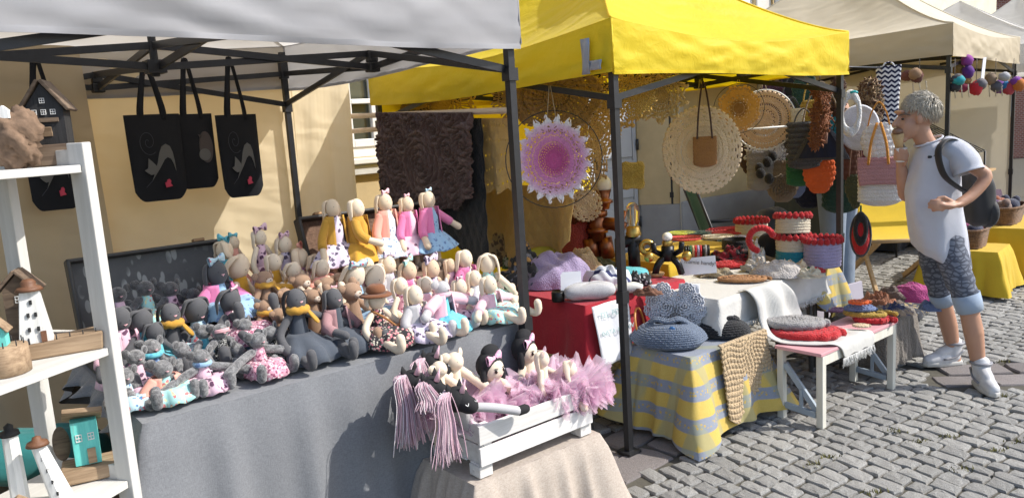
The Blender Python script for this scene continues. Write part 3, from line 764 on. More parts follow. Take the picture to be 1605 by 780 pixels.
    # legs
    if legs:
        for sx in (-1, 1):
            if pose == 'sit':
                L_ = .15*k*(1 if kind != 'mouse' else .62); rr_ = (.0135 if kind != 'mouse' else .0165)*k
                x1 = sx*(.045+rg.uniform(-.01, .025))*k; up = rg.uniform(0.1, .7)*.035*k if kind != 'mouse' else 0
                pts = spline([(sx*.022*k, -.01, .026*k), (x1*.9, -L_*.55, .026*k+up), (x1*1.15, -L_*.95, .022*k), (x1*1.2, -L_*1.06, .034*k), (x1*1.22, -L_*1.05, .062*k)], 4)
                n = len(pts); rs = [rr_*(1.0 if i < n-4 else 1.08) for i in range(n)]
            else:
                rr_ = .014*k; x1 = sx*.024*k
                pts = spline([(x1*.8, 0, h*.4), (x1*1.1, -.008, h*.2), (x1*1.2, -.012, .02), (x1*1.3, -.045*k, .014)], 4); rs = [rr_]*len(pts)
            MB().rtube(pts, rs, 9).build('leg', shoe if shoe else skin, t)
    # arms with sleeves
    for sx in (-1, 1):
        s0 = Vector((sx*.03*k, 0, ntop-.014*k))
        ar = arms if isinstance(arms, str) else arms[0 if sx < 0 else 1]
        L_ = max(.05*k, h*.5) if kind != 'mouse' else .07*k
        if ar == 'down': e_ = s0+Vector((sx*.04*k, -.01, -L_*.5)); w_ = s0+Vector((sx*(.05+rg.uniform(-.015, .02))*k, -.045*k, -L_*.95))
        elif ar == 'fwd': e_ = s0+Vector((sx*.035*k, -.035*k, -L_*.4)); w_ = s0+Vector((sx*.02*k, -.1*k, -L_*.62))
        elif ar == 'out': e_ = s0+Vector((sx*.065*k, -.01, -L_*.28)); w_ = s0+Vector((sx*.13*k, -.035*k, -L_*.62))
        elif ar == 'lap': e_ = s0+Vector((sx*.05*k, -.01, -L_*.5)); w_ = s0+Vector((-sx*.0*k, -.07*k, -L_*.8))
        else: e_ = s0+Vector((sx*.03*k, -.02, -L_*.5)); w_ = s0+Vector((sx*.02, -.05*k, -L_))
        if w_.z < .016*k: w_.z = .016*k
        pts = spline([s0, e_, w_], 5); n = len(pts); ra = (.0125 if kind != 'mouse' else .017)*k
        MB().rtube(pts, [ra*(.95+.25*(i/(n-1))**3) for i in range(n)], 9).build('arm', skin, t)
        if card:
            m_ = int(n*.78); MB().tube(pts[:m_], [ra*1.5-.1*ra*i/m_ for i in range(m_)], 10).build('sleeve', card, t)
    if card:
        def cf(u, v):
            an = R(-60)+R(300)*u; r_ = (.037+.012*v)*k*(1+.05*sin(6*an))
            return (r_*cos(an)*1.1, r_*sin(an)*.95, ntop+.004-(ntop*.6)*v)
        MB().grid(cf, 24, 6).build('cardigan', card, t, solid=.003)
    if collar: MB().torus((0, 0, ntop+.004), .024*k, .012*k, 20, 7).build('collar', collar, t)
    if scarf:
        s_ = MB(); s_.torus((0, -.002, ntop+.004*k), .026*k, .0125*k, 24, 8, None, .002*k); s_.build('scarf', scarf, t)
        MB().rtube([(.02*k, -.028*k, ntop), (.034*k, -.045*k, ntop-.03*k)], [.01*k, .014*k], 8, (1, .4)).build('scarf_end', scarf, t)
    if straps:
        for sx in (-1, 1): MB().tube(spline([(sx*.016*k, -.034*k, ntop*.55), (sx*.018*k, -.024*k, ntop), (sx*.018*k, .02*k, ntop*.9)], 4), .004*k, 6).build('strap', straps, t)
    if bowm:
        bb = MB(); bow(bb, P(rg.uniform(-.2, .2)*hs, -hs*.1, hz*1.02), hs*.95*bows, rm(0, rg.uniform(-.3, .3), rg.uniform(-.2, .2)) @ HR); bb.build('bow', bowm, t)
    if mask:
        mm = MB(); mm.grid(lambda u, v: P(hs*1.06*sin((u-.5)*2.2), -hs*1.08*cos((u-.5)*2.2), hz*(.02+.5*v*(1-.25*(2*u-1)**2))), 12, 4); mm.build('sleep_mask', mask, t, solid=.004)
    if hat:
        hh = MB(); hh.lathe([(hs*1.0, hz*.5), (hs*1.02, hz*.72), (hs*.95, hz*1.02), (hs*.6, hz*1.16), (.001, hz*1.18)], 24, (0, 0, h)); hh.lathe([(hs*.98, hz*.5), (hs*1.5, hz*.42), (hs*1.75, hz*.3)], 24, (0, 0, h), lambda th, i: .05*sin(3*th)*(i/2)); hh.build('hat', HATB, t, solid=.004)
    if bag:
        q = MB(); q.poly([(.0, -.05*k, ntop*.5), (.05*k, -.055*k, ntop*.56), (.062*k, -.062*k, ntop*.3), (.03*k, -.07*k, ntop*.2), (-.005*k, -.064*k, ntop*.26)], .014*k, (0, 1, 0)); q.build('satchel', bag, t, bevel=.004)
        MB().tube(spline([(.03*k, -.05*k, ntop*.5), (-.01*k, -.04*k, ntop*.8), (-.03*k, 0, ntop)], 4), .004*k, 6).build('satchel_strap', bag, t)
    return t
# ------------------------------------------------------------------ the dolls (pixel of the head, depth b in the stall, what carries it)
F0 = TZ+.001                                            # on the cloth
GB = 'bunny dolls on the doll table'; GM = 'grey mouse dolls on the doll table'
doll('grey plush mouse in peach cardigan and mint flowered dress at the cloth edge', 255, 578, .2, F0, 'mouse', 30, PLU, F_MNT, PCH, yaw=.15, tilt=.1)
doll('grey plush mouse in lilac and blue dress, arm over the peach mouse', 316, 560, .2, F0, 'mouse', 27, PLU, F_PNK, None, yaw=.1, tilt=-.1, collar=F_BLU, arms='out')
doll('grey plush mouse in rose flowered dress beside the big charcoal bunny', 404, 533, .2, F0, 'mouse', 27, PLU, F_RSP, None, yaw=.25, arms='out', bowm=None)
doll('grey plush mouse with turquoise collar behind the peach cardigan mouse', 237, 545, .33, F0, 'mouse', 29, PLU, F_BLU, None, collar=F_TQ, yaw=.2)
doll('grey plush mouse turned sideways between collar mouse and sleep mask mouse', 284, 548, .33, F0, 'mouse', 26, PLU, F_LIL, None, yaw=.9, tilt=.2)
doll('grey mouse with pink sleep mask and black sequin dress', 345, 519, .34, F0, 'mouse', 25, PLU, F_SEQ, None, mask=NOSE, yaw=.15)
doll('grey plush mouse lying back in dusty rose dress behind the rose flowered mouse', 372, 548, .3, F0, 'mouse', 22, PLU, F_RSP, None, yaw=.8, tilt=.5)
doll('dark mouse in pale blue flowered dress behind the white shelf post', 195, 590, .24, F0, 'mouse', 28, PLU, F_BLP, None, yaw=.1)
doll('charcoal bunny with mustard scarf in the floral suitcase', 267, 492, .5, TZ+.0125, 'bunny', 30, DKG, None, None, scarf=MUST, yaw=.25, earin=BLK)
doll('charcoal bunny head down at the suitcase edge by the shelf post', 188, 500, .47, TZ+.0125, 'bunny', 34, DKG, F_PNK, LPK, nod=.4, yaw=.3, earlen=.7)
doll('charcoal bunny bowing between shelf post and mustard scarf bunny', 222, 503, .47, TZ+.0125, 'bunny', 34, DKG, F_TQ, None, nod=.45, yaw=.4, earlen=.7)
doll('small dark mouse in turquoise flowered dress against the floral lid', 228, 452, .74, .9265, 'mouse', 26, PLD, F_MNT, None, yaw=.2)
doll('small dark mouse in pink flowered dress against the floral lid', 267, 453, .74, .9265, 'mouse', 25, PLD, F_PNK, None, yaw=.3)
doll('small dark mouse half hidden at the left end of the floral suitcase', 185, 462, .74, .9265, 'mouse', 26, PLD, F_PNK, None, yaw=.1)
doll('charcoal bunny bowed under the big pink cardigan bunny', 308, 486, .52, TZ+.0125, 'bunny', 36, DKG, F_BLP, None, nod=.5, yaw=.3, earlen=.6)
doll('large charcoal bunny with blue bow, hot pink cardigan and blue dress', 340, 428, .62, .9265, 'bunny', 32, DKG, F_BLU, PNKC, bowm=F_BLP, yaw=.3, arms='down')
doll('charcoal bunny with pink ribbon leaning on the pink cardigan bunny', 361, 470, .46, F0+.07, 'bunny', 32, DKG, F_RSP, None, bowm=LPK, bows=.5, nod=.4, yaw=.5, earlen=.6)
doll('big charcoal bunny with mustard neck scarf and dark denim dress', 464, 470, .27, F0, 'bunny', 31, DKG, F_DEN, None, scarf=MUST, yaw=.15, arms=('down', 'out'), earin=BLK, earlen=1.5)
doll('charcoal bunny with dusty rose cardigan and denim pinafore', 523, 468, .27, F0, 'bunny', 28, DKG, F_DEN, ROS, yaw=.25, bowm=NOSE, bows=.4, arms=('fwd', 'down'), earlen=1.2)
doll('cream doll in brown felt hat and black flowered dress with tan satchel', 590, 468, .2, F0, 'bunny', 29, CREAM2, F_BLK, None, hat=True, bag=TAN, yaw=.3, earlen=.3, arms='down')
doll('cream bunny in grey cardigan and lilac print dress', 650, 462, .16, F0, 'bunny', 27, CREAM2, F_LIL, GRY, yaw=.3, arms='down')
doll('pale grey mouse in pink jumper and turquoise skirt', 693, 452, .16, F0, 'mouse', 25, GRY, F_TQ, LPK, yaw=.3, arms='out', earin=GRY, collar=LPK)
doll('cream bunny with lilac bow and pink cardigan behind the turquoise skirt', 721, 450, .27, F0, 'bunny', 23, CREAM2, F_PNK, LPK, bowm=F_PNK, bows=.7, yaw=.35)
doll('cream bunny in mint dress and pale pink cardigan by the tent leg', 767, 446, .15, F0, 'bunny', 25, CREAM2, F_MNT, LPK, yaw=.4, arms='out', earlen=1.2)
S2 = TZ+.0125
for lab, px, py, b, hw, sk, dr, cd_, bw, kw in (
    ('cream bunny bowing with a blue patterned bow beside the brown bears', 556, 432, .5, 34, CREAM2, F_BLU, None, F_BLP, dict(nod=.5, earlen=.5)),
    ('cream bunny bowing over the brown felt hat', 588, 433, .49, 34, CREAM2, F_LIL, None, None, dict(nod=.5, earlen=.5)),
    ('cream bunny with big lilac bow and dotted grey cardigan', 609, 415, .53, 24, CREAM, F_LIL, GRY, F_LIL, {}),
    ('tan bunny with mint bow and pink collar in the brown suitcase', 641, 424, .5, 25, PEACHS, F_PNK, PNKC, F_MNT, {}),
    ('tan bunny with large lilac bow and lilac dress in the brown suitcase', 677, 421, .5, 25, PEACHS, F_LIL, None, F_LIL, dict(bows=1.3)),
    ('tan bunny half hidden between lilac bow bunny and pink cardigan bunny', 706, 416, .5, 19, PEACHS, F_PNK, None, None, {}),
    ('cream bunny in hot pink cardigan at the corner of the brown suitcase', 729, 405, .47, 24, CREAM2, F_LIL, PNKC, None, dict(tilt=.1)),
    ('cream bunny seen from behind beside the tent leg', 764, 412, .3, 27, CREAM2, F_MNT, None, None, dict(yaw=2.6))):
    kw.setdefault('yaw', .35)
    doll(lab, px, py, b, S2 if b >= .42 else F0, 'bunny', hw, sk, dr, cd_, bowm=bw, **kw)
T0 = .956
doll('standing cream bunny in mustard cardigan and white rabbit print skirt', 521, 326, .77, T0, 'bunny', 24, CREAM, F_LIL, MUST, pose='stand', yaw=.2, arms='down', hemz=.085)
doll('standing cream bunny in mustard dress', 559, 326, .75, T0, 'bunny', 25, CREAM2, F_YEL, MUST, pose='stand', yaw=.7, hemz=.085, arms=('fwd', 'down'))
doll('standing tan bunny in peach jumper and white blue dress with pink bow', 603, 317, .75, T0, 'bunny', 24, CREAM, F_WHB, PCH, bowm=LPK, bows=.8, pose='stand', yaw=.3, hemz=.085, arms=('down', 'out'))
doll('standing cream bunny in hot pink cardigan and pink print dress', 638, 320, .74, T0, 'bunny', 21, CREAM, F_PNK, PNKC, bowm=LPK, bows=.6, pose='stand', yaw=.3, hemz=.08, arms='down')
doll('standing cream bunny in hot pink cardigan and blue skirt with blue bow', 671, 313, .72, T0, 'bunny', 23, CREAM, F_BLU, PNKC, bowm=F_BLP, bows=.6, pose='stand', yaw=.4, hemz=.085, arms=('down', 'out'))
B0 = TZ+.001
BK = .932
for lab, px, py, b, hw, sk, dr, bw, kw in (
    ('cream bunny with turquoise ruffle bow behind the floral lid corner', 352, 392, .9, 27, CREAM, F_TQ, F_TQ, dict(yaw=1.9, earlen=.6)),
    ('cream bunny behind the turquoise ruffle bow bunny', 366, 380, 1.0, 18, CREAM, PCH, F_TQ, dict(yaw=.6)),
    ('cream bunny bowed low behind the blue bow charcoal bunny', 374, 418, .75, 34, CREAM, F_YEL, None, dict(nod=.5, earlen=.5, yaw=.8)),
    ('cream bunny with tall pink bow and pink rabbit print dress', 407, 372, .92, 21, CREAM2, F_PNK, F_PNK, dict(bows=1.3, yaw=.5)),
    ('cream bunny with pale print bow beside the tall pink bow', 446, 383, .9, 23, CREAM2, F_LIL, F_PNK, dict(yaw=.5)),
    ('cream bunny in mustard below the tall pink bow', 429, 411, .8, 24, CREAM2, F_YEL, None, dict(yaw=.6, earlen=.6)),
    ('tan bunny with rose bow beside the brown suitcase lid', 470, 404, .84, 28, CREAM, F_RSP, PCH, dict(yaw=1.2)),
    ('tan bunny looking down next to the rose bow bunny', 492, 412, .8, 24, PEACHS, PCH, None, dict(nod=.4, yaw=.8, earlen=.6))):
    doll(lab, px, py, b, BK if -1.46 < PB(px, py, b)[0] < -1.18 and b > .61 else B0, 'bunny', hw, sk, dr, None, bowm=bw, **kw)
for lab, px, py, b, hw, kw in (
    ('brown bear with mustard scarf and cream muzzle, topmost of the bears', 414, 437, .66, 28, dict(scarf=MUST)),
    ('brown bear with smiling cream muzzle beside the mustard scarf bear', 472, 441, .62, 30, dict()),
    ('brown bear with cream muzzle nearest the brown suitcase', 512, 447, .56, 30, dict(nod=.1)),
    ('brown bear with mustard scarf next to the big denim bunny', 416, 481, .46, 26, dict(scarf=MUST)),
    ('brown bear leaning behind the brown felt hat', 551, 457, .36, 33, dict()),
    ('brown bear with only its round head showing behind the big denim bunny', 446, 463, .5, 27, dict(yaw=.9)),
    ('small brown bear peeping between bear heads and blue bow bunny', 531, 437, .58, 22, dict(yaw=.5))):
    kw.setdefault('yaw', .35); a_ = PB(px, py, b)[0]
    doll(lab, px, py, b, BK if (-1.46 < a_ < -1.18 and b > .61) else B0, 'bear', hw, BRN, None, None, **kw)
# fillers that close the rows
for lab, kd, px, py, b, hw, sk, dr, cd_, kw in (
    ('grey plush mouse in mauve dress squeezed behind the peach mouse', 'mouse', 213, 560, .28, 27, PLU, F_PNK, None, dict(yaw=.2)),
    ('grey plush mouse leaning sideways beside the sleep mask', 'mouse', 318, 520, .4, 24, PLU, F_TQ, None, dict(yaw=.6, tilt=.3)),
    ('grey plush mouse with round ears behind the rose dress', 'mouse', 383, 510, .36, 24, PLU, F_BLU, None, dict(yaw=.5)),
    ('grey plush mouse in navy sequin dress beside the denim bunny', 'mouse', 424, 522, .3, 24, PLU, F_SEQ, None, dict(yaw=.3, tilt=-.3)),
    ('dark mouse tucked in under the floral lid', 'mouse', 303, 462, .72, 22, PLD, F_LIL, None, dict(yaw=.3)),
    ('charcoal bunny with turquoise collar at the suitcase front', 'bunny', 242, 520, .42, 26, DKG, F_TQ, None, dict(yaw=.3, earlen=.6, nod=.3)),
    ('brown bear low between the two scarf bears', 'bear', 437, 494, .4, 26, BRN, None, None, dict(yaw=.6)),
    ('brown bear slumped beneath the smiling bear', 'bear', 490, 465, .45, 27, BRN, None, None, dict(yaw=.3)),
    ('cream bunny in peach jumper wedged above the bears', 'bunny', 505, 420, .66, 24, CREAM2, PCH, PCH, dict(yaw=.4, nod=.2)),
    ('cream bunny in yellow print beside the pale bow bunny', 'bunny', 460, 424, .74, 24, CREAM2, F_YEL, None, dict(yaw=.5, nod=.3, earlen=.6)),
    ('cream bunny in rose print behind the lilac dress bunny', 'bunny', 628, 448, .34, 24, CREAM2, F_RSP, None, dict(yaw=.4)),
    ('cream bunny in pale blue print behind the turquoise skirt mouse', 'bunny', 668, 446, .33, 23, CREAM2, F_BLP, LPK, dict(yaw=.4)),
    ('cream bunny in white print squeezed behind the mint dress', 'bunny', 744, 436, .3, 22, CREAM2, F_WHB, None, dict(yaw=.3)),
    ('cream bunny with pink jacket behind the bowing bunnies', 'bunny', 576, 416, .56, 22, CREAM, F_PNK, LPK, dict(yaw=.4))):
    a_ = PB(px, py, b)[0]; zb_ = TZ+.001
    if -1.46 < a_ < -1.18 and b > .61: zb_ = BK
    elif b >= .62 and a_ < -1.5: zb_ = .9265
    elif b >= .42 and (a_ < -1.5 or a_ > -1.16): zb_ = TZ+.0125
    doll(lab, px, py, b, zb_, kd, hw, sk, dr, cd_, **kw)
# ------------------------------------------------------------------ crate of ballerinas and unicorns on a linen covered box
BZ = .36
WCR = WOOD('whitewashed wood', (.62, .6, .57), (.76, .75, .73), 1, .8, 0, .5)
ca0, ca1, cb0, cb1 = -1.13, -.56, -.33, .0
t = thing('box_pedestal', 'wooden box under the sand linen cloth carrying the white crate', 'box', (-.85, -.165, 0))
MB().box((0, 0, (BZ-.006)/2), (.6, .3, BZ-.006)).build('box_body', RST, t, smooth=False)
mb = drape(-.32, .32, -.17, .165, BZ-.0045, (.34, .34, .3, .34), corner=.0, flare=.1, k=4, amp=.045, seed=5)
solo(mb, 'linen_cloth', LINEN, 'sand coloured linen cloth draped over the box under the crate', 'cloth', (-.85, -.165, 0))
cr = thing('wooden_crate', 'whitewashed slatted fruit crate full of pink ballerina dolls', 'crate', ((ca0+ca1)/2, (cb0+cb1)/2, BZ)); cw, cdp = ca1-ca0, cb1-cb0
def slat(c, d): MB().box(c, d, None, .0015).build('slat', WCR, cr, smooth=False, bevel=.002)
for y in (-1, 1):
    for z0 in (.05, .132): slat((0, y*(cdp/2-.006), z0+.034), (cw, .012, .07))
for x in (-1, 1):
    for z0 in (.046, .128): slat((x*(cw/2-.02), 0, z0+.036), (.014, cdp-.026, .074))
    for y in (-1, 1): MB().box((x*(cw/2-.03), y*(cdp/2-.045), .022), (.06, .065, .044)).build('foot', WCR, cr, smooth=False, bevel=.003)
    for y in (-1, 1): MB().box((x*(cw/2-.045), y*(cdp/2-.03), .12), (.034, .034, .15)).build('corner_post', WCR, cr, smooth=False)
for i in range(4): slat((0, -cdp/2+.05+i*(cdp-.1)/3, .0475), (cw-.01, .055, .007))
CZ = BZ+.0515
TULM = None
def tulle(name, c):
    m, t = newmat(name); t.col(t.mix(t.noise(40), dk(c, .85), lt(c, .2))); t.set(Roughness=.7, Sheen_Weight=.6)
    tl = t.n('ShaderNodeBsdfTranslucent'); tl.inputs[0].default_value = rgb(c); tp_ = t.n('ShaderNodeBsdfTransparent')
    m1 = t.n('ShaderNodeMixShader'); m1.inputs[0].default_value = .4; m2 = t.n('ShaderNodeMixShader'); m2.inputs[0].default_value = .5
    t.l(t.p.outputs[0], m1.inputs[1]); t.l(tl.outputs[0], m1.inputs[2]); t.l(m1.outputs[0], m2.inputs[1]); t.l(tp_.outputs[0], m2.inputs[2]); t.l(m2.outputs[0], t.out.inputs[0]); return m
TUL = tulle('pink tulle', (.9, .58, .74))
def tutu(parent, c, r, n=5, seed=0, flat=.35):
    rg = random.Random(seed)
    for L_ in range(n):
        ph = rg.uniform(0, 6); kk = rg.choice((9, 11, 13)); el = rg.uniform(-.1, .75)
        def fn(u, v):
            an = 2*pi*u; rr_ = r*(.18+.82*v)*(1+.13*v*sin(kk*an+ph)+.08*v*sin(23*an))
            return (c[0]+rr_*cos(an), c[1]+rr_*sin(an)*.9, c[2]+v*r*(el*.6-.15)+.22*r*v*sin(kk*an+ph*2)+.1*r*v*sin(19*an))
        MB().grid(fn, 90, 6, cu=True).build('tulle_layer', TUL, parent)
SAT = FAB('pink satin', (.8, .55, .68), rough=.5); YARN = None
def crate_doll(label, px, py, b, hw, skin, hair=None, bowm=None, tut=True, yaw=.3, tilt=0, body=SAT, arms='down', kind='girl', legs=False, seed=0):
    a, _, z = PB(px, py, b)
    d = doll(label, px, py, b, CZ, kind, hw, skin, None, None, bowm=None, yaw=yaw, tilt=tilt, legs=legs, arms=arms)
    h = z-CZ; hs = hw/2/pxm(a, b, z); k = hs/.04
    MB().rtube([(0, 0, h*.25), (0, 0, h*.5), (0, 0, h-hs*1.1)], [.034*k, .036*k, .022*k], 12).build('bodice', body, d)
    if tut: tutu(d, (0, -.01, max(.12, h*.48)), .168, 12, seed)
    if hair:
        hb = MB(); hb.ell((0, hs*.35, h+hs*.3), (hs*1.3, hs*1.05, hs*1.25), 18, 12, rm(0, tilt, 0)); hb.ell((hs*.3, hs*.45, h+hs*1.2), (hs*1.0, hs*.7, hs*.85), 16, 10, rm(0, tilt, 0))
        for sx in (-1, 1): hb.rtube([(sx*hs*1.0, hs*.1, h+hs*.2), (sx*hs*1.15, 0, h-hs*.7), (sx*hs*1.1, 0, h-hs*1.6)], [hs*.3, hs*.34, hs*.2], 9)
        hb.build('hair', hair, d)
        for sx in (-1, 1):
            e = MB(); e.ell((sx*hs*.42, -hs*.84, h+hs*.02), (hs*.17, hs*.1, hs*.19), 10, 6); e.build('eye', PL('brown glass eye', (.02, .008, .004), .15), d)
            e = MB(); e.ell((sx*hs*.42+hs*.04, -hs*.945, h+hs*.08), (hs*.045, hs*.03, hs*.05), 6, 4); e.build('eye_glint', WHT, d)
            MB().tube([(sx*hs*.24, -hs*.92, h+hs*.25), (sx*hs*.42, -hs*.88, h+hs*.29), (sx*hs*.6, -hs*.74, h+hs*.23)], hs*.022, 5).build('eyebrow', BLK, d)
        e = MB(); e.ell((0, -hs*.95, h-hs*.42), (hs*.09, hs*.05, hs*.05), 8, 5); e.build('mouth', PL('rose lips', (.6, .14, .18), .6), d)
    if bowm:
        q = MB(); bow(q, (hs*.0-hs*.1, -hs*.35, h+hs*1.05), hs*.9, rm(0, tilt-.15, .1)); q.build('bow', bowm, d)
    return d
PKB = FAB('pink dotted ribbon', (.75, .38, .55), [((.9, .7, .8), 90, .2)])
crate_doll('ballerina doll with black hair, large eyes and pink bow, centre of the crate', 772, 578, -.12, 37, CREAM2, BLK, PKB, yaw=.15, tilt=.05, seed=1)
crate_doll('ballerina doll with black bun beside the red tablecloth', 826, 551, -.04, 35, CREAM2, BLK, PKB, yaw=.35, seed=2)
crate_doll('cream ballerina bunny with pink satin bodice at the crate end', 850, 562, -.17, 23, CREAM2, None, TUL, yaw=.6, kind='bunny', arms=('down', 'out'), seed=3)
crate_doll('cream mouse doll with pink ears behind the black unicorns', 712, 566, -.1, 30, CREAM2, None, None, yaw=.2, kind='mouse', seed=4)
crate_doll('cream bunny with long pale ears hanging over the crate corner', 893, 578, -.2, 24, CREAM2, None, TUL, yaw=.9, tilt=.5, kind='bunny', arms='out', seed=6)
crate_doll('cream bunny slumped low against the unicorn manes', 688, 578, -.16, 26, CREAM2, None, None, yaw=.4, tilt=-.3, kind='mouse', seed=7, tut=False)
# doll legs and arms that hang over the crate's front board
def yarnmat():
    m, t = newmat('pink and white yarn'); ge = t.n('ShaderNodeNewGeometry')
    t.col(t.ramp(ge.outputs['Random Per Island'], [(0, (.66, .4, .48)), (.4, (.74, .5, .58)), (.55, (.76, .7, .71)), (.8, (.6, .38, .46)), (1, (.8, .74, .74))])); t.set(Roughness=.95, Sheen_Weight=.3)
    wv = t.n('ShaderNodeTexWave'); wv.inputs['Scale'].default_value = 160; wv.bands_direction = 'DIAGONAL'; t.l(t.tc.outputs['Object'], wv.inputs['Vector']); t.bump(wv.outputs['Fac'], .6, .002); return m
YARN = yarnmat()
def unicorn(label, px, py, b, tipx, tipy, seed, nose=None, hs=.042):
    a, _, z = PB(px, py, b); rg = random.Random(seed)
    d = thing('unicorn_doll', label, 'doll', (a, b, CZ), .2); h = z-CZ
    MB().rtube(spline([(.16, .06, .035), (.1, .05, h*.5), (.02, .015, h*.9), (0, 0, h)], 4), .03, 12).build('body', GRY, d)
    q = MB(); q.ell((0, 0, h), (hs*1.1, hs, hs), 16, 12); q.rtube([(0, -.01, h), (.018, -.05, h-.022)], [hs*.8, hs*.66], 12); q.build('head', BLK, d)
    for sx in (-1, 1):
        MB().tube([(sx*.02-.0, .005, h+.02), (sx*.03, .008, h+.045), (sx*.032, .008, h+.064)], [.016, .012, .002], 8, flat=(1, .5)).build('ear', BLK, d)
        MB().tube(spline([(.006+sx*.016, -.068, h+.0), (.006+sx*.022, -.07, h-.008), (.006+sx*.03, -.066, h-.001)], 3), .0015, 5).build('closed_eye', WHT, d)
    MB().tube([(.0, -.03, h+.03), (.006, -.045, h+.078)], [.011, .001], 8).build('horn', LPK, d)
    tip = PB(tipx, tipy, b-.04); tx, ty_, tz = tip[0]-a, -.045, tip[2]-CZ
    y = MB()
    for i in range(120):
        ox, oy = rg.gauss(0, .013), rg.gauss(0, .011); fl = rg.uniform(.8, 1.0)
        p = [(rg.uniform(-.03, .0), rg.uniform(.005, .03), h+hs*.8), (tx*.45+ox-.02, -.01+oy, h+.02), (tx*.8+ox*1.5, ty_*.9+oy, h+(tz-h)*.25), (tx+ox*2, ty_+oy*1.4-.012, h+(tz-h)*.65*fl), (tx+ox*2.4+rg.gauss(0, .006), ty_+oy*1.8-.014, h+(tz-h)*fl)]
        y.tube(spline(p, 4), .0017, 4)
    m_ = y.build('mane', YARN, d); m_['kind'] = 'stuff'
    if nose:
        n_ = PB(*nose, b-.1); MB().rtube(spline([(0, 0, h-.03), ((n_[0]-a)*.5, -.07, (h-.03+n_[2]-CZ)*.5+.008), (n_[0]-a, -.12, n_[2]-CZ)], 5), .017, 10).build('arm', GRY, d)
        e = MB(); e.rtube([((n_[0]-a), -.12, n_[2]-CZ), ((n_[0]-a)+.035, -.125, n_[2]-CZ-.002)], .0178, 10); e.build('hoof', BLK, d)
    return d
unicorn('black faced unicorn doll stretching a grey arm with black hoof over the crate', 715, 625, -.30, 690, 722, 1, (812, 648), .046)
unicorn('black unicorn doll with pink mane at the outer end of the crate', 645, 597, -.13, 634, 700, 2)
unicorn('black unicorn doll with pink mane between the other two manes', 676, 607, -.22, 664, 640, 3)
unicorn('black unicorn doll lying at the back of the crate', 676, 570, -.05, 648, 612, 4, None, .044)
# ------------------------------------------------------------------ white shelf with driftwood houses
SH = R(72); SHP = WD(-2.2, 0.0); SD = Vector((cos(SH), sin(SH), 0)); SN = Vector((-sin(SH), cos(SH), 0))
def PS(px, py, y):                                       # pixel -> shelf coords (x along the boards, z) on the plane y deep
    d = ray(px, py); t_ = (SHP+SN*y-CAMP).dot(SN)/d.dot(SN); q = CAMP+d*t_-SHP; return q.dot(SD), q.z
def sthing(name, label, cat, x, y, z, yaw=0):
    o = bpy.data.objects.new(name, None); COL.objects.link(o); o.location = SHP+SD*x+SN*y+Vector((0, 0, z)); o.rotation_euler = (0, 0, SH+yaw-pi/2*0); return tag(o, label, cat)
WSH = WOOD('white shelf wood', (.52, .51, .48), (.62, .61, .58), .8, .7, 2, .6)
WSHX = WOOD('white shelf board', (.52, .51, .48), (.62, .61, .58), .8, .7, 0, .6)
sf = sthing('shelf_unit', 'white painted wooden shelf unit with driftwood houses', 'shelf', 0, 0, 0)
SZ = (.64, 1.05, 1.58)
for x in (0.0, -1.15):
    for y, nm in ((0, 'f'), (.3, 'r')):
        MB().box((x, y, .82), (.032, .058, 1.64), None, .001).build('post', WSH, sf, smooth=False, bevel=.003)
    for z in SZ+(.2,): MB().box((x-.002, .15, z+.018), (.022, .24, .05)).build('rail', WSHX, sf, smooth=False, bevel=.002)
for z in SZ+(.2,):
    MB().box((-.575, .15, z-.012), (1.115, .33, .022)).build('shelf_board', WSHX, sf, smooth=False, bevel=.002)
# knot holes on the post
kn = PL('dark knot', (.12, .1, .08), .9)
DRW = WOOD('driftwood', (.2, .13, .075), (.42, .3, .19), 1.2, .85); DRK = WOOD('dark driftwood', (.09, .06, .042), (.2, .145, .1), 1.4, .9)
TQW = WOOD('turquoise painted wood', (.1, .5, .46), (.16, .62, .56), 1.5, .7, 2, .35); WHW = WOOD('white painted wood', (.6, .6, .58), (.78, .78, .76), 1.5, .75, 2, .4)
BLW = WOOD('black painted wood', (.012, .012, .013), (.03, .03, .032), 1.5, .7, 2); CPR = PL('brown rusty lid', (.16, .07, .035), .6, .3, 40, 150, .4)
def gable(mb, w, d, h, rh): mb.poly([(-w/2, -d/2, 0), (w/2, -d/2, 0), (w/2, -d/2, h), (0, -d/2, h+rh), (-w/2, -d/2, h)], d, (0, 1, 0)); return mb
def panes(parent, x, z, w, h, y, mat):
    q = MB()
    for i in (-1, 0, 1): q.box((x+i*w/2, y, z), (w*.12, .002, h*1.1)); q.box((x, y-.0012, z+i*h/2), (w*1.1, .002, h*.12))
    q.build('window', mat, parent, smooth=False)
def roofslabs(parent, w, d, h, rh, m, ov=.012, t_=.009):
    L_ = sqrt((w/2)**2+rh**2)+ov*1.6; an = atan2(rh, w/2)
    for sx in (-1, 1):
        q = MB(); M3 = rm(0, sx*an, 0); c = Vector((sx*(w/4+ov*.3), 0, h+rh/2-ov*.2)) + M3 @ Vector((0, 0, t_/2+.0025)); q.box(c, (L_, d+2*ov, t_), M3, .0012); q.build('roof_board', m, parent, smooth=False, bevel=.002)
YW = -1.15                                               # houses turned toward the street
x, z = PS(85, 255, .12); z0 = SZ[2]
d = sthing('driftwood_house', 'black driftwood house with brown roof on a plank box, top shelf', 'ornament', x, .12, z0, -1.0)
MB().box((0, 0, .031), (.13, .1, .06), None, .002).build('plank_base', DRK, d, smooth=False, bevel=.003)
q = MB(); gable(q, .1, .07, .1, .07); hb = q.build('house_body', BLW, d, smooth=False, loc=(0, .008, .062)); roofslabs(hb, .1, .07, .1, .07, DRK, .012)
for (wx, wz) in ((-.024, .09), (0, .09), (.024, .09), (0, .122)): panes(hb, wx, wz, .012, .013, -.0365, WHW)
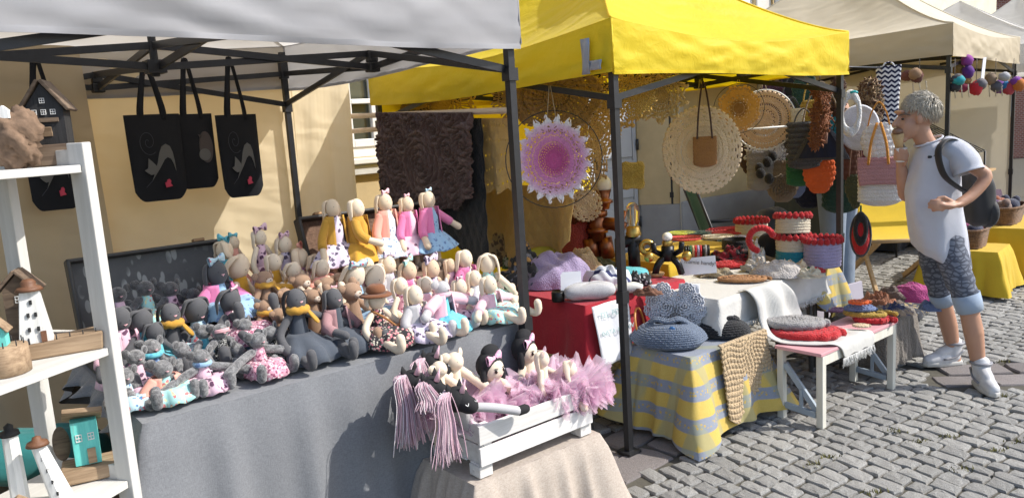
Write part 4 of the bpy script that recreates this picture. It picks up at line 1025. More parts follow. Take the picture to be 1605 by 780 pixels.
MB().box((0, -.038, .068), (.072, .006, .012)).build('lintel', DRK, hb, smooth=False); MB().box((0, -.0385, .035), (.03, .005, .026), rm(.3)).build('door', DRW, hb, smooth=False)
for i in range(3): MB().box((-.04, -.053, .018+i*.014), (.02, .005, .004)).build('rung', WHW, d, smooth=False)
x, z = PS(26, 258, .12)
d = sthing('driftwood_rock', 'knotty driftwood lump with a tiny white house on it, top shelf', 'ornament', x, .12, z0, -1.0)
q = MB(); q.ell((0, 0, .088), (.07, .055, .092), 40, 28, None, lambda v: 1+.10*sin(7*v.x+5*v.z)+.07*sin(13*v.y+9*v.z+2)+.06*sin(23*v.z+17*v.x)+.05*sin(41*v.x+29*v.y+31*v.z)-.25*max(0, v.z)**2)
DRB = PL('bark brown', (.2, .13, .085), .95, .7, 55, 70, 1.0)
q.build('driftwood_body', DRB, d); q = MB(); gable(q, .026, .02, .022, .012); q.build('tiny_house', WHW, d, smooth=False, loc=(.0, -.035, .135))
# middle shelf
z0 = SZ[1]
x, z = PS(92, 540, .1)
d = sthing('lighthouse_ornament', 'white square lighthouse with brown hat on a split log, middle shelf', 'ornament', x, .1, z0, -.75)
q = MB(); q.poly([(-.115, -.045, 0), (.11, -.045, 0), (.115, -.045, .052), (-.11, -.045, .042)], .095, (0, 1, 0)); q.build('log_base', DRW, d, smooth=False, bevel=.005)
q = MB(); n0 = len(q.v)
for zz, r_ in ((.045, .042), (.19, .024)):
    for sx, sy in ((-1, -1), (1, -1), (1, 1), (-1, 1)): q.v.append((-.05+sx*r_, sy*r_*.8, zz))
for i in range(4): j = (i+1) % 4; q.face((n0+i, n0+j, n0+4+j, n0+4+i))
q.face((n0+4, n0+5, n0+6, n0+7)); tw = q.build('tower', WHW, d, smooth=False, bevel=.002)
MB().lathe([(.001, .19), (.036, .19), (.03, .2), (.018, .204), (.02, .214), (.013, .222), (.001, .224)], 16, (-.05, 0, 0)).build('lantern_hat', CPR, d)
for (wx, wz, yy) in ((-.062, .085, -.034), (-.04, .085, -.034), (-.06, .125, -.0295), (-.042, .125, -.0295), (-.05, .16, -.0255)): MB().box((wx, yy, wz), (.007, .004, .012)).build('window', BLW, tw, smooth=False)
MB().box((-.03, -.036, .062), (.014, .006, .03)).build('door', CPR, tw, smooth=False)
for i in range(7): MB().tube([(-.1+i*.033, -.035, .045), (-.1+i*.033, -.035, .062)], .0018, 5).build('nail', BLW, d)
x, z = PS(14, 560, .06)
d = sthing('log_ornament', 'round sawn log with a turquoise house and nail fence, middle shelf', 'ornament', x, .07, z0, -.9)
q = MB(); q.lathe([(.001, 0), (.052, 0), (.053, .03), (.051, .075), (.001, .077)], 26, (0, 0, .001), lambda th, i: .04*sin(3*th)+.02*sin(8*th)); q.build('log', DRW, d)
q = MB(); gable(q, .045, .04, .04, .028); hb = q.build('house_body', TQW, d, smooth=False, loc=(-.012, 0, .0775)); roofslabs(hb, .045, .04, .04, .028, DRW, .007, .005)
for i in range(9): an = 2*pi*i/9; MB().tube([(.045*cos(an), .045*sin(an), .07), (.045*cos(an), .045*sin(an), .092)], .0016, 5).build('nail', BLW, d)
x, z = PS(42, 520, .22)
d = sthing('driftwood_house', 'weathered plank house with slate brown roof behind the square lighthouse', 'ornament', x, .22, z0, -.9)
q = MB(); gable(q, .075, .06, .19, .04); hb = q.build('house_body', DRK, d, smooth=False); roofslabs(hb, .075, .06, .19, .04, DRK, .018); panes(hb, 0, .16, .016, .018, -.031, WHW)
# bottom shelf
z0 = SZ[0]
x, z = PS(40, 755, .17)
d = sthing('lighthouse_ornament', 'tall upright white lighthouse post with dark cap, bottom shelf', 'ornament', x, .2, z0, -.8)
MB().tube([(0, 0, 0), (0, 0, .2)], [.024, .02], 8).build('tower', WHW, d, smooth=False); MB().lathe([(.001, .2), (.026, .2), (.024, .212), (.012, .216), (.012, .228), (.001, .236)], 14).build('cap', BLW, d)
x, z = PS(85, 775, .1)
d = sthing('lighthouse_ornament', 'leaning white lighthouse with brown wooden hat, bottom shelf', 'ornament', x, .1, z0, -.8)
MB().tube([(.02, 0, 0), (-.02, 0, .175)], [.03, .018], 8).build('tower', WHW, d, smooth=False); MB().lathe([(.001, .17), (.03, .172), (.026, .182), (.013, .186), (.011, .196), (.001, .2)], 16, (-.02, 0, 0)).build('hat', CPR, d)
for i in range(4): MB().box((.012-.008*i, -.026+.003*i, .03+i*.035), (.006, .005, .011)).build('window', BLW, d, smooth=False)
x, z = PS(150, 765, .12)
d = sthing('driftwood_house', 'turquoise wooden house with thick plank roof on a log base, bottom shelf', 'ornament', x, .13, z0, -.75)
MB().box((0, 0, .024), (.15, .11, .046), None, .004).build('log_base', DRW, d, smooth=False, bevel=.006)
hb = MB().box((0, 0, .115), (.07, .06, .135), None, .001).build('house_body', TQW, d, smooth=False, bevel=.002)
M3 = rm(R(-28), R(8), 0); rb = MB().box((0, -.005, .2), (.105, .11, .014), M3, .001).build('roof_board', DRW, d, smooth=False, bevel=.003)
for sx in (-.016, .016): panes(hb, sx, .135, .015, .02, -.0315, WHW)
MB().box((.012, -.033, .075), (.022, .006, .046)).build('door', DRW, hb, smooth=False)
x, z = PS(112, 745, .2)
d = sthing('wooden_tree', 'small brown wooden leaf tree beside the turquoise house, bottom shelf', 'ornament', x, .22, z0, -.8)
MB().ell((0, 0, .1), (.024, .008, .055), 16, 10).build('crown', DRK, d); MB().tube([(0, 0, 0), (0, 0, .06)], .004, 6).build('stem', DRK, d)
x, z = PS(30, 778, .05)
d = sthing('driftwood_house', 'small white house with straw coloured plank roof, bottom shelf', 'ornament', x, .06, z0, -.8)
q = MB(); gable(q, .05, .05, .05, .018); hb = q.build('house_body', WHW, d, smooth=False); roofslabs(hb, .05, .05, .05, .018, DRW, .012, .006); panes(hb, -.008, .028, .012, .014, -.026, BLW)
# teal cloth bundle lying behind the shelf
a, b, z = PB(45, 700, .55); q = MB(); q.ell((0, 0, .09), (.26, .12, .09), 30, 16, rm(0, .12, 0), lambda v: 1+.06*sin(9*v.x+4*v.z)+.05*sin(13*v.y))
solo(q, 'cushion', FAB('teal cotton', (.02, .17, .17), var=.3), 'teal cushion lying on a box behind the white shelf', 'cushion', (a, .62, .5))
mb = MB(); mb.box((0, 0, .25), (.7, .42, .5)); solo(mb, 'cardboard_box', PL('brown card', (.28, .19, .11), .9, .2, 8), 'brown cardboard box behind the white shelf', 'box', (a, .62, 0), smooth=False, bevel=.006)
mb = MB(); mb.lathe([(.001, 0), (.04, 0), (.045, .06), (.04, .12), (.018, .15), (.018, .18), (.001, .182)], 18)
solo(mb, 'bottle', PL('dark blue glass', (.008, .012, .03), .12), 'dark blue bottle on a crate under the grey tablecloth corner', 'bottle', PZ(232, 775, .45)[:2]+(.451,))
mb = MB(); mb.box((0, 0, .225), (.2, .16, .45)); solo(mb, 'small_crate', DRK, 'dark wooden crate beside the shelf post under the dark bottle', 'crate', PZ(232, 775, .45)[:2]+(0,), smooth=False)
# ------------------------------------------------------------------ black tote bags on the truss
BAGM = FAB('black felt bag', (.006, .0065, .010), ws=500, var=.25, sheen=0); APP = FAB('grey felt applique', (.12, .115, .11)); APB = FAB('brown felt applique', (.075, .058, .055)); REDF = PL('red felt', (.5, .05, .09), .9); THR = PL('grey thread', (.06, .06, .075), .9)
def tote(label, px0, py0, px1, py1, b, top, cat=True, yaw=0.0, flip=1):
    p = PB(px0, py0, b); q = PB(px1, py1, b); a = (p[0]+q[0])/2; w_ = (q[0]-p[0]); h = p[2]-q[2]; zt_ = PB(*top, b)[2]
    t = thing('tote_bag', label, 'bag', (a, b, q[2]), yaw)
    def fn(side):
        def f(u, v):
            x = (u-.5)*w_*(.94+.06*v); r_ = min(1, min(u, 1-u)*7)**.5*min(1, v*7+.0001)**.5
            zz = v*h+(1-min(1, min(u, 1-u)*5))**2*.12*h*(1-v)**2 if v < 1 else h
            return (x, side*(.006+.02*r_*sin(pi*min(1, v*.9+.05)))+.006*sin(5*u+3*v), zz)
        return f
    mb = MB(); mb.grid(fn(-1), 24, 24); mb.grid(fn(1), 24, 24); mb.build('bag_body', BAGM, t)
    for sx in (-1, 1):
        y_ = -.018*sx
        hp = spline([(-.2*w_, y_, h-.03), (-.19*w_, y_, h+.04), (-.05*w_, 0, zt_-q[2]-.03), (0, 0, zt_-q[2]), (.05*w_, 0, zt_-q[2]-.03), (.19*w_, y_, h+.04), (.2*w_, y_, h-.03)], 6)
        hp = [Vector((v.x, v.y*1.0+.004*sx, v.z)) for v in hp]
        MB().tube(hp, .014, 6, flat=(1.0, .22)).build('handle', BAGM, t)
    Y = -.037
    def F(x, y): return ((x-302)/590*w_*flip, Y, (720-y)/710*h)
    def app(pts, m, nm, dy=0):
        k = MB(); k.poly([(F(*pp)[0], Y-dy, F(*pp)[2]) for pp in pts], .006, (0, 1, 0)); k.build(nm, m, t, smooth=False)
    if cat:
        app([(205, 545), (245, 480), (285, 400), (312, 325), (345, 275), (390, 255), (432, 275), (455, 325), (466, 400), (470, 480), (452, 420), (430, 380), (395, 364), (360, 382), (300, 450)], APP, 'cat_applique')
        app([(190, 366), (222, 390), (265, 428), (262, 470), (238, 496), (200, 502), (165, 484), (135, 460), (172, 446)], APP, 'cat_head', .001)
        app([(333, 572), (352, 568), (362, 548), (385, 545), (400, 560), (392, 582), (412, 604), (340, 613)], REDF, 'mouse_applique')
        sp = [(F(205+9*th_*cos(th_), 232-9*th_*sin(th_))[0], Y-.003, F(0, 232-9*th_*sin(th_)*1.05)[2]) for th_ in [i*.3 for i in range(2, 40)]]
        MB().tube(sp, .0012, 4).build('tail_stitch', THR, t)
        MB().tube([(F(x_, y_)[0], Y-.003, F(x_, y_)[2]) for x_, y_ in ((205, 545), (160, 575), (125, 600))], .0012, 4).build('leg_stitch', THR, t)
    else:
        app([(430+100*cos(i*pi/12)*(1), 330+150*sin(i*pi/12)) for i in range(24)], APB, 'cat_applique')
        app([(330, 205), (380, 215), (370, 260)], APB, 'ear_applique'); app([(400+25*0+85*cos(i*pi/8), 400+58*sin(i*pi/8)) for i in range(16)], APP, 'tail_applique', .001)
    return t
tote('black felt tote with arched grey cat and red mouse, overlapped by the sleeping cat tote', 193, 181, 297, 310, 2.02, (238, 100))
tote('black felt tote with curled brown sleeping cat between two arched cat totes', 268, 180, 345, 292, 2.06, (286, 94), False)
tote('black felt tote with arched grey cat hung closest to the tent post', 337, 181, 415, 305, 2.0, (350, 92))
tote('black felt tote with grey cat hung behind the driftwood houses', 28, 186, 130, 325, 2.0, (36, 88))
# ------------------------------------------------------------------ crochet helpers
def facing(a, b):                                         # yaw that turns local -y toward the camera
    c = CAMP-WD(a, b); return atan2(c.y, c.x)+pi/2-AN
def radial(name, stops, sc=130, rad=.25):                          # colour by distance from the centre (dyed in rounds)
    m, t = newmat(name); ln = t.n('ShaderNodeVectorMath'); ln.operation = 'LENGTH'; t.l(t.tc.outputs['Object'], ln.inputs[0])
    f = t.math('MULTIPLY', ln.outputs['Value'], 1/rad)
    t.col(t.mix(.07, t.ramp(f, stops), t.noise(60))); t.set(Roughness=.95, Sheen_Weight=.2); t.bump(t.vor(sc), .7, .004); return m
def doily(label, px, py, b, rpx, mat, rings=26, segs=96, petals=12, holes=.5, spike=.14, oval=1.1, hoop=None, cat='doily', yaw=None, relief=.006, side=None, string=None, seed=0, keepin=.25, solid=.004, name='crochet_doily', bumpn=0):
    a, b, z = PA(px, py, side) if side is not None else PB(px, py, b)
    r = rpx/pxm(a, b, z); t = thing(name, label, cat, (a, b, z), facing(a, b) if yaw is None else yaw); rg = random.Random(seed)
    pat = [rg.random() for _ in range(rings)]
    def fn(u, v):
        an = 2*pi*u; sp = spike*abs(sin(petals*an/2))**3*max(0, (v-.72)/.28) if petals else 0
        rr_ = r*(v*(1-spike)+sp+.02*sin(petals*an)*v)
        zz = relief*(abs(sin(pi*rings*v*.5))*.6+.5*abs(sin(petals*an+v*9))*(v > .2)) + .006*sin(3*an+seed)*v
        return (rr_*cos(an), -zz, rr_*sin(an)*oval)
    def keep(i, j):
        v = j/rings
        if v < keepin or j >= rings-1: return not (holes and v >= keepin and (i+j) % 3 == 0)
        if pat[j] < holes*.45: return i % 2 == 0
        if pat[j] < holes: return (i//2+j) % 3 != 0
        return True
    MB().grid(fn, segs, rings, cu=True, keep=keep).build('crochet_disc', mat, t, solid=solid)
    if hoop:
        hm, hr, hw_ = hoop; q = MB(); q.torus((0, .004, 0), r*hr, hw_, 56, 6, rm(R(90))); q.build('hoop', hm, t)
    if string:
        q = PA(*string, side) if side is not None else PB(string[0], string[1], b)
        for dx in (-.012, .012): MB().tube([(dx*2, .002, r*.95), (dx*.3, .002, q[2]-z)], .0018, 5).build('string', PL('jute string', (.45, .36, .24), .95), t)
    return t
IRON = PL('black wire', (.02, .02, .02), .5); CANE = PL('pale cane', (.6, .52, .4), .6)
MUSY = CRO('mustard yarn', (.56, .36, .11)); OCH = CRO('ochre brown yarn', (.36, .22, .08)); TANY = CRO('tan yarn', (.55, .38, .2)); BEIY = CRO('beige yarn', (.72, .56, .37)); WHY = CRO('white yarn', (.74, .73, .7))
CHO = CRO('chocolate yarn', (.12, .066, .055), 170); BLY = CRO('black yarn', (.014, .014, .016), 150); REDY = CRO('red yarn', (.5, .015, .02)); GRN = CRO('green yarn', (.02, .13, .05)); DGR = CRO('dark green yarn', (.012, .05, .035))
ORG_ = CRO('orange yarn', (.72, .12, .02)); GREYY = CRO('grey yarn', (.3, .29, .29)); LILY = CRO('lilac yarn', (.38, .33, .5)); NAVY = CRO('blue grey yarn', (.12, .155, .22)); PNKY = CRO('dusty pink yarn', (.5, .26, .26)); TEAL = CRO('teal yarn', (.01, .2, .27))
MAGY = CRO('magenta yarn', (.42, .06, .22)); OLV = CRO('olive yarn', (.06, .07, .035)); TAU = CRO('taupe yarn', (.24, .185, .135)); RUST = CRO('rust yarn', (.26, .09, .03)); LGY = CRO('pale grey yarn', (.6, .61, .66), bst=.4); SLATE = CRO('slate yarn', (.07, .07, .078)); BLUY = CRO('denim blue yarn', (.15, .2, .36)); GOLY = CRO('gold yarn', (.42, .27, .04)); PEAY = CRO('peach yarn', (.68, .48, .31))
# hoop pieces hung along the left side and front of the yellow tent
PINKD = radial('pink dyed doily', [(0, (.5, .05, .22)), (.3, (.5, .06, .24)), (.4, (.6, .17, .38)), (.66, (.64, .28, .48)), (.8, (.74, .5, .62)), (.9, (.82, .78, .78))], rad=.215)
doily('round crochet doily dyed from magenta to white in a black hoop', 868, 250, .42, 62, PINKD, 34, 160, 20, .5, .16, 1.14, hoop=(IRON, 1.22, .0025), string=(868, 135), seed=3)
doily('big ochre brown doily of raised rings behind the pink doily', 872, 150, 0, 74, OCH, 22, 120, 12, .12, .05, .8, side=.3, relief=.02, seed=5, solid=.008)
doily('mustard lace doily under the yellow valance by the brown blanket', 690, 162, 0, 58, MUSY, 22, 96, 14, .6, .1, .75, side=.45, relief=.01, seed=8)
doily('open mustard lace doily beside the front tent leg', 958, 160, 0, 62, MUSY, 24, 96, 16, .75, .1, .8, side=.62, seed=9)
doily('ochre star doily hanging under the front valance', 1035, 150, .22, 46, MUSY, 20, 96, 10, .5, .22, 1.0, relief=.014, seed=10)
doily('lacy gold doily at the front corner of the yellow tent', 995, 150, .12, 36, CRO('gold lace', (.55, .32, .05)), 20, 96, 12, .75, .18, 1.0, seed=12)
doily('tan crochet disc stretched behind the pink doily', 908, 262, 0, 44, TANY, 20, 80, 0, .4, 0, 1.5, side=.95, seed=13)
doily('folded gold knitted square hanging by the front tent leg', 992, 275, .5, 24, GOLY, 10, 24, 4, .0, .3, 1.2, relief=.008, seed=14)
doily('large round beige woven disc with openwork rings', 1100, 235, .42, 61, BEIY, 34, 150, 0, .16, 0, 1.13, string=(1106, 125), seed=21, relief=.004, keepin=.3)
doily('mustard flower dreamcatcher with dark centre', 1158, 170, .6, 34, radial('mustard ring doily', [(0, (.22, .1, .02)), (.2, (.26, .12, .02)), (.26, (.5, .27, .06)), (.6, (.58, .32, .1))]), 20, 80, 8, .5, .1, 1.1, hoop=(IRON, 1.12, .002), string=(1158, 125), seed=22)
doily('peach doily stretched on a white ring', 1198, 188, .75, 44, PEAY, 24, 110, 0, .2, 0, 1.02, hoop=(WHT, 1.05, .005), string=(1198, 128), seed=23)
doily('white lace doily hanging below the peach ring', 1216, 238, .9, 50, WHY, 24, 80, 16, .85, .12, .9, seed=24, solid=.003)
doily('brown scalloped doily above the chocolate blanket', 640, 150, 0, 46, OCH, 18, 96, 12, .3, .12, .7, side=.25, seed=31, relief=.012)
doily('golden fan doily between the two tent legs', 815, 152, 0, 48, MUSY, 18, 96, 10, .4, .14, .8, side=.2, seed=32, relief=.014)
doily('honey lace round hanging behind the front tent leg', 935, 205, 0, 40, CRO('honey lace', (.62, .4, .14)), 20, 90, 14, .55, .1, 1.2, side=.8, seed=33)
doily('small straw round below the tan disc', 918, 322, 0, 26, BEIY, 14, 60, 0, .2, 0, 1.0, side=.9, seed=34)
# small bag in front of the beige disc
def softbag(label, px, py, b, wpx, hpx, mat, depth=.07, rows=10, cols=16, handle=None, hm=None, flap=None, shape='sq', yaw=None, amp=.006, name='crochet_bag', side=None, taper=0.0, z=None, sit=False):
    a, b, zc = PA(px, py, side) if side is not None else PB(px, py, b)
    s = 1/pxm(a, b, zc); w_, h = wpx*s, hpx*s
    zb = zc-h/2 if not sit else (z if z is not None else zc-h/2)
    t = thing(name, label, 'bag', (a, b, zb), facing(a, b) if yaw is None else yaw)
    def f(u, v):
        an = 2*pi*u; e = .55 if shape == 'sq' else .9
        cx = abs(cos(an))**e*(1 if cos(an) >= 0 else -1); sy = abs(sin(an))**.8*(1 if sin(an) >= 0 else -1)
        if shape == 'round': rad = sin(pi*min(1, max(0, .04+.92*v)))**.55
        elif shape == 'drop': rad = (sin(pi*(.06+.88*v)**1.5))**.6+.02
        elif shape == 'tri': rad = max(.05, (1-v)**.8)
        else: rad = min(1, v*9+.1)**.5*(1-taper*v)
        st = amp*abs(sin(pi*rows*v))*(.4+.6*abs(sin(cols*an*.5+(int(v*rows) % 2)*pi/2)))
        dd = depth/2*(min(1, v*6+.15)**.5)*(1-.6*v)
        return (cx*(w_/2*rad+st), sy*(dd*rad**.5+st), v*h)
    MB().grid(f, 72, max(20, rows*4), cu=True).build('bag_body', mat, t)
    if flap:
        fm, fh = flap
        def g_(u, v):
            st = amp*abs(sin(pi*rows*.6*v))
            return ((u-.5)*w_*(1.04-.12*v**3), -depth*.3-.012-.012*sin(pi*v*.6)-st, h*(1.01-fh*v)-.03*h*(1-abs(2*u-1)**4)*(v**3)*-1)
        MB().grid(g_, 24, 24).build('flap', fm, t, solid=.008)
    if handle:
        hx, hy = handle; qa = PA(hx, hy, side) if side is not None else PB(hx, hy, b); top = qa[2]-zb
        for sy in (-1, 1):
            hp = spline([(-w_*.32, sy*.012, h*.93), (-w_*.22, sy*.012, h+(top-h)*.5), (0, sy*.005, top), (w_*.22, sy*.012, h+(top-h)*.5), (w_*.32, sy*.012, h*.93)], 6)
            MB().tube(hp, .0055, 7).build('handle', hm or mat, t)
    return t
softbag('small brown woven pouch hung in front of the beige disc', 1105, 238, .36, 36, 48, CRO('brown straw', (.3, .14, .04), 200), .03, 8, 14, handle=(1106, 128), hm=PL('brown cord', (.05, .025, .02), .8), amp=.002)
# brown crochet blanket on the two rods
ROD = PL('bare birch rod', (.62, .5, .38), .6, .15, 20, 60, .2)
for (a_, z0, z1, b0, b1, lab) in ((-.03, 1.765, 1.70, 2.55, .72, 'pale wooden rod carrying the brown blanket beside the yellow tent leg'), (.03, 1.66, 1.66, 2.58, 1.9, 'short pale wooden rod below the one with the brown blanket')):
    mb = MB(); mb.rtube([(0, b0-1.5, z0), (0, b1-1.5, z1)], .017, 12); solo(mb, 'wooden_rod', ROD, lab, 'rod', (a_, 1.5, 0))
def blanket(label, side, pxl, pxr, pyt, pyb, mat, bott, thick=.05, nu=120, nv=110, ros=None, z_top=None, name='crochet_blanket', cat='blanket', ruf=.02, holes=None):
    L_ = PA(pxl, pyt, side); R_ = PA(pxr, pyt, side); lo = PA((pxl+pxr)/2, pyb, side)[2]
    b0, b1 = L_[1], R_[1]; zt0, zt1 = L_[2], R_[2]
    t_ = (b0+b1)/2
    def fn(u, v):
        b = b0+(b1-b0)*u; zt_ = zt0+(zt1-zt0)*u; zb = zt_+(lo-zt_)*bott(u); z = zt_+(zb-zt_)*v
        x, y = (b-t_), z-(zt_+lo)/2; d = 0
        for (cx, cy, rr_, kk) in ros or ():
            r_ = sqrt((x-cx)**2+(y-cy)**2)
            if r_ < rr_: an = atan2(y-cy, x-cx); d = max(d, thick*(.45+.55*abs(sin(kk*pi*r_/rr_)))*(.55+.45*abs(sin(6*an+kk*r_/rr_*5))))
        if not d: d = thick*.7*abs(sin(38*x+20*y))*abs(sin(38*x-20*y))
        return (-d-.018-ruf*sin(pi*2*u*2.3)*v, b-t_, z)
    mb = MB(); mb.grid(fn, nu, nv, keep=holes); return solo(mb, name, mat, label, cat, (side, t_, 0), solid=.006)
rs = [(0, .0, .22, 5)]
for i in range(9): an = 2*pi*i/9; rs.append((.3*cos(an), .25*sin(an), .115, 3))
for i in range(12): an = 2*pi*i/12+.2; rs.append((.47*cos(an), .4*sin(an), .12, 3))
blanket('dark chocolate crochet blanket of raised rosettes over the wooden rod', -.03, 597, 747, 176, 336, CHO, lambda u: .78+.22*sin(pi*min(1, max(0, (u-.05)*1.05)))**.7-.06*abs(sin(5*pi*u)), ros=rs)
NETB = CRO('black net yarn', (.012, .013, .014), 160); NETM = CRO('ochre net yarn', (.74, .48, .16), 160)
hl = lambda i, j: not (i % 7 in (2, 3) and j % 6 == 2)
blanket('black net shawl hanging below the chocolate blanket', .02, 596, 760, 185, 400, NETB, lambda u: .9+.1*sin(9*u), thick=.014, nu=80, nv=70)
blanket('ochre crochet skirt with wide openwork bands', .08, 748, 815, 185, 303, NETM, lambda u: .92+.08*abs(sin(3*pi*u)), thick=.012, nu=60, nv=60, holes=lambda i, j: not (j % 12 in (5, 6) and i % 3 == 1))
blanket('ochre net shawl spread behind the red table', .5, 720, 905, 290, 425, NETM, lambda u: .45+.55*abs(sin(2.6*u+.35)), thick=.012, nu=110, nv=80, ruf=.07)
# ------------------------------------------------------------------ red table
RED = FAB('red cotton cloth', (.36, .008, .022), ws=900, var=.18)
RZ = .70
def table(label, a0, a1, b0, b1, z, leg=.015, mat=None, nm='table'):
    t = thing(nm, label, 'table', ((a0+a1)/2, (b0+b1)/2, 0)); w_, d_ = (a1-a0-.03)/2, (b1-b0-.03)/2
    MB().box((0, 0, z-.02), (a1-a0-.012, b1-b0-.012, .026)).build('table_top', mat or MATS['table board'], t, smooth=False)
    for x in (-w_+.03, w_-.03):
        for y in (-d_+.03, d_-.03): MB().tube([(x, y, 0), (x, y, z-.034)], leg, 8).build('leg', LEGM, t)
    return t
def clothed(label, a0, a1, b0, b1, z, mat, drop, nm='tablecloth', cat='tablecloth', **kw):
    mb = drape(a0, a1, b0, b1, z, drop, **kw); return tag(mb.build(nm, mat, None, loc=ORG, rot=(0, 0, AN)), label, cat)
table('folding table under the red cloth in the yellow tent', .02, .82, .28, 1.1, RZ-.006)
clothed('red cotton cloth over the craft table in the yellow tent', .02, .82, .28, 1.1, RZ-.0055, RED, (.26, .27, .2, .29), corner=.1, flare=.05, k=3, amp=.012, seed=3)
# lettered white cloth sign pinned to the red cloth
sg = thing('cloth_sign', 'white hand lettered cloth sign pinned to the red tablecloth', 'sign', (.155, .24, RZ-.31))
def sgf(u, v): return ((u-.5)*.27*(1-.14*(1-v)), -.012-.035*(1-v)-.005*sin(6*u+4*v)-.004*sin(11*u), .31*v+.012*(u-.5))
SGM = FAB('white cotton sign', (.72, .73, .76), var=.05); MB().grid(sgf, 20, 20).build('sign_cloth', SGM, sg, solid=.002)
def text(parent, s, loc_, size, mat, name='lettering', rx=R(90), ext=.0006, rz=0, ry=0):
    cu = bpy.data.curves.new(name, 'FONT'); cu.body = s; cu.size = size; cu.extrude = ext; cu.align_x = 'CENTER'
    tmp = bpy.data.objects.new('tmp', cu); COL.objects.link(tmp); dg = bpy.context.evaluated_depsgraph_get()
    me = bpy.data.meshes.new_from_object(tmp.evaluated_get(dg)); bpy.data.objects.remove(tmp)
    me.materials.clear(); me.materials.append(mat); o = bpy.data.objects.new(name, me); COL.objects.link(o); o.parent = parent; o.location = loc_; o.rotation_euler = (rx, ry, rz); return o
INKT = PL('faint teal ink', (.33, .47, .47), .8); INKB = PL('black ink', (.02, .02, .03), .7)
text(sg, 'TEL. FOTKI', (.0, -.034, .24), .042, INKT, rx=R(83)); text(sg, 'INSTA  UMÓW', (.015, -.045, .15), .036, INKT, rx=R(83))
# things on the red table
def heap(label, px, py, z, wpx, hpx, mat, dp=1.0, k=5, seed=0, name='folded_cloth', cat='cloth', amp=.12, yaw=None, n=44, m=26, sq=.7, base=True):
    a, b, _ = PZ(px, py, z); s = 1/pxm(a, b, z); w_, h = wpx*s/2, hpx*s; rg = random.Random(seed+77); ph = [rg.uniform(0, 6) for _ in range(6)]
    def fn(d):
        return 1+amp*sin(k*d.x+ph[0]+2*d.y)*.6+amp*.6*sin(k*1.7*d.y+ph[1]+d.z*3)+amp*.4*sin(k*3.1*(d.x+d.y)+ph[2])
    mb = MB()
    def gf(u, v):
        an = 2*pi*u; r_ = v**.8; d = Vector((cos(an)*r_, sin(an)*r_, sqrt(max(0, 1-r_*r_)))); f = fn(d)
        hh = (1-r_**2.2)**.6 if r_ < 1 else 0
        return (w_*cos(an)*r_*f, w_*dp*sin(an)*r_*f, max(.0, h*hh*f*(1+.25*sin(k*2*r_+ph[3]+an*2)*amp*4))+.0015)
    mb.grid(gf, n, m, cu=True); return solo(mb, name, mat, label, cat, (a, b, z), facing(a, b) if yaw is None else yaw)
def pillow(label, px, py, z, wpx, hpx, mat, yaw=0, dp=.6, seed=0, name='cushion', cat='cushion'):
    a, b, _ = PZ(px, py, z); s = 1/pxm(a, b, z); w_, h = wpx*s/2, hpx*s
    mb = MB(); e = lambda x: abs(x)**.55*(1 if x >= 0 else -1)
    mb.grid(lambda u, v: (w_*e(cos(2*pi*u))*e(sin(pi*v))*(1+.03*sin(8*pi*u)), w_*dp*e(sin(2*pi*u))*e(sin(pi*v)), h*.5+h*.5*cos(pi*v)*(1+.08*sin(5*2*pi*u+seed))), 40, 18, cu=True)
    return solo(mb, name, mat, label, cat, (a, b, z+.001), yaw+facing(a, b))
LACE = CRO('lilac lace', (.36, .29, .47), 150)
heap('lilac lace shawl heaped at the edge of the red table', 872, 446, RZ, 108, 50, LACE, .7, 4, 1, amp=.1)
mb = MB()
for i in range(2): mb.tube(spline([(-.05+.02*i, 0, .10), (-.02, -.03, .125-.01*i), (.03, -.04+.03*i, .115), (.045, -.05, .08), (.02+.02*i, -.085, .05)], 6), .014, 10)
solo(mb, 'knitted_cord', CRO('oatmeal cord', (.47, .4, .31), 220), 'oatmeal knitted cord lying on the lilac shawl', 'cord', PZ(885, 440, RZ)[:2]+(RZ,), -.6)
heap('crumpled grey and black clothes beside the white tent leg', 826, 448, RZ, 76, 44, FAB('grey jersey', (.16, .165, .19), [((.02, .02, .022), 14, .45), ((.5, .27, .08), 11, .2)], var=.4), .8, 6, 2, amp=.22)
heap('sand coloured cloth bundle behind the crumpled clothes', 790, 414, RZ, 80, 38, FAB('sand print', (.42, .3, .15), [((.12, .08, .05), 16, .3)]), .7, 6, 3, amp=.2)
heap('cream crochet beanie behind the yellow paper', 862, 392, RZ, 70, 44, CRO('cream yarn', (.58, .51, .4), 120), .9, 4, 4, 'crochet_hat', 'hat', .06)
mb = MB(); mb.grid(lambda u, v: ((u-.5)*.2, (v-.5)*.13, .09+.05*v+.01*sin(4*u)), 8, 6); solo(mb, 'paper_sheet', PL('yellow green paper', (.5, .52, .1), .7, .08), 'yellow green paper sheet lying on the lilac shawl', 'paper', PZ(860, 430, RZ)[:2]+(RZ+.02,), -.2, solid=.001)
heap('tan crochet cloth behind the turquoise cushion', 915, 432, RZ, 66, 36, TANY, .6, 4, 5, amp=.16)
heap('dark olive scarf behind the turquoise cushion', 940, 420, RZ, 50, 14, OLV, .6, 4, 6, amp=.16)
pillow('turquoise cushion on the red table behind the tent leg', 975, 440, RZ, 84, 20, FAB('turquoise linen', (.1, .42, .48), var=.2), .1, .5, 1)
STRI = None
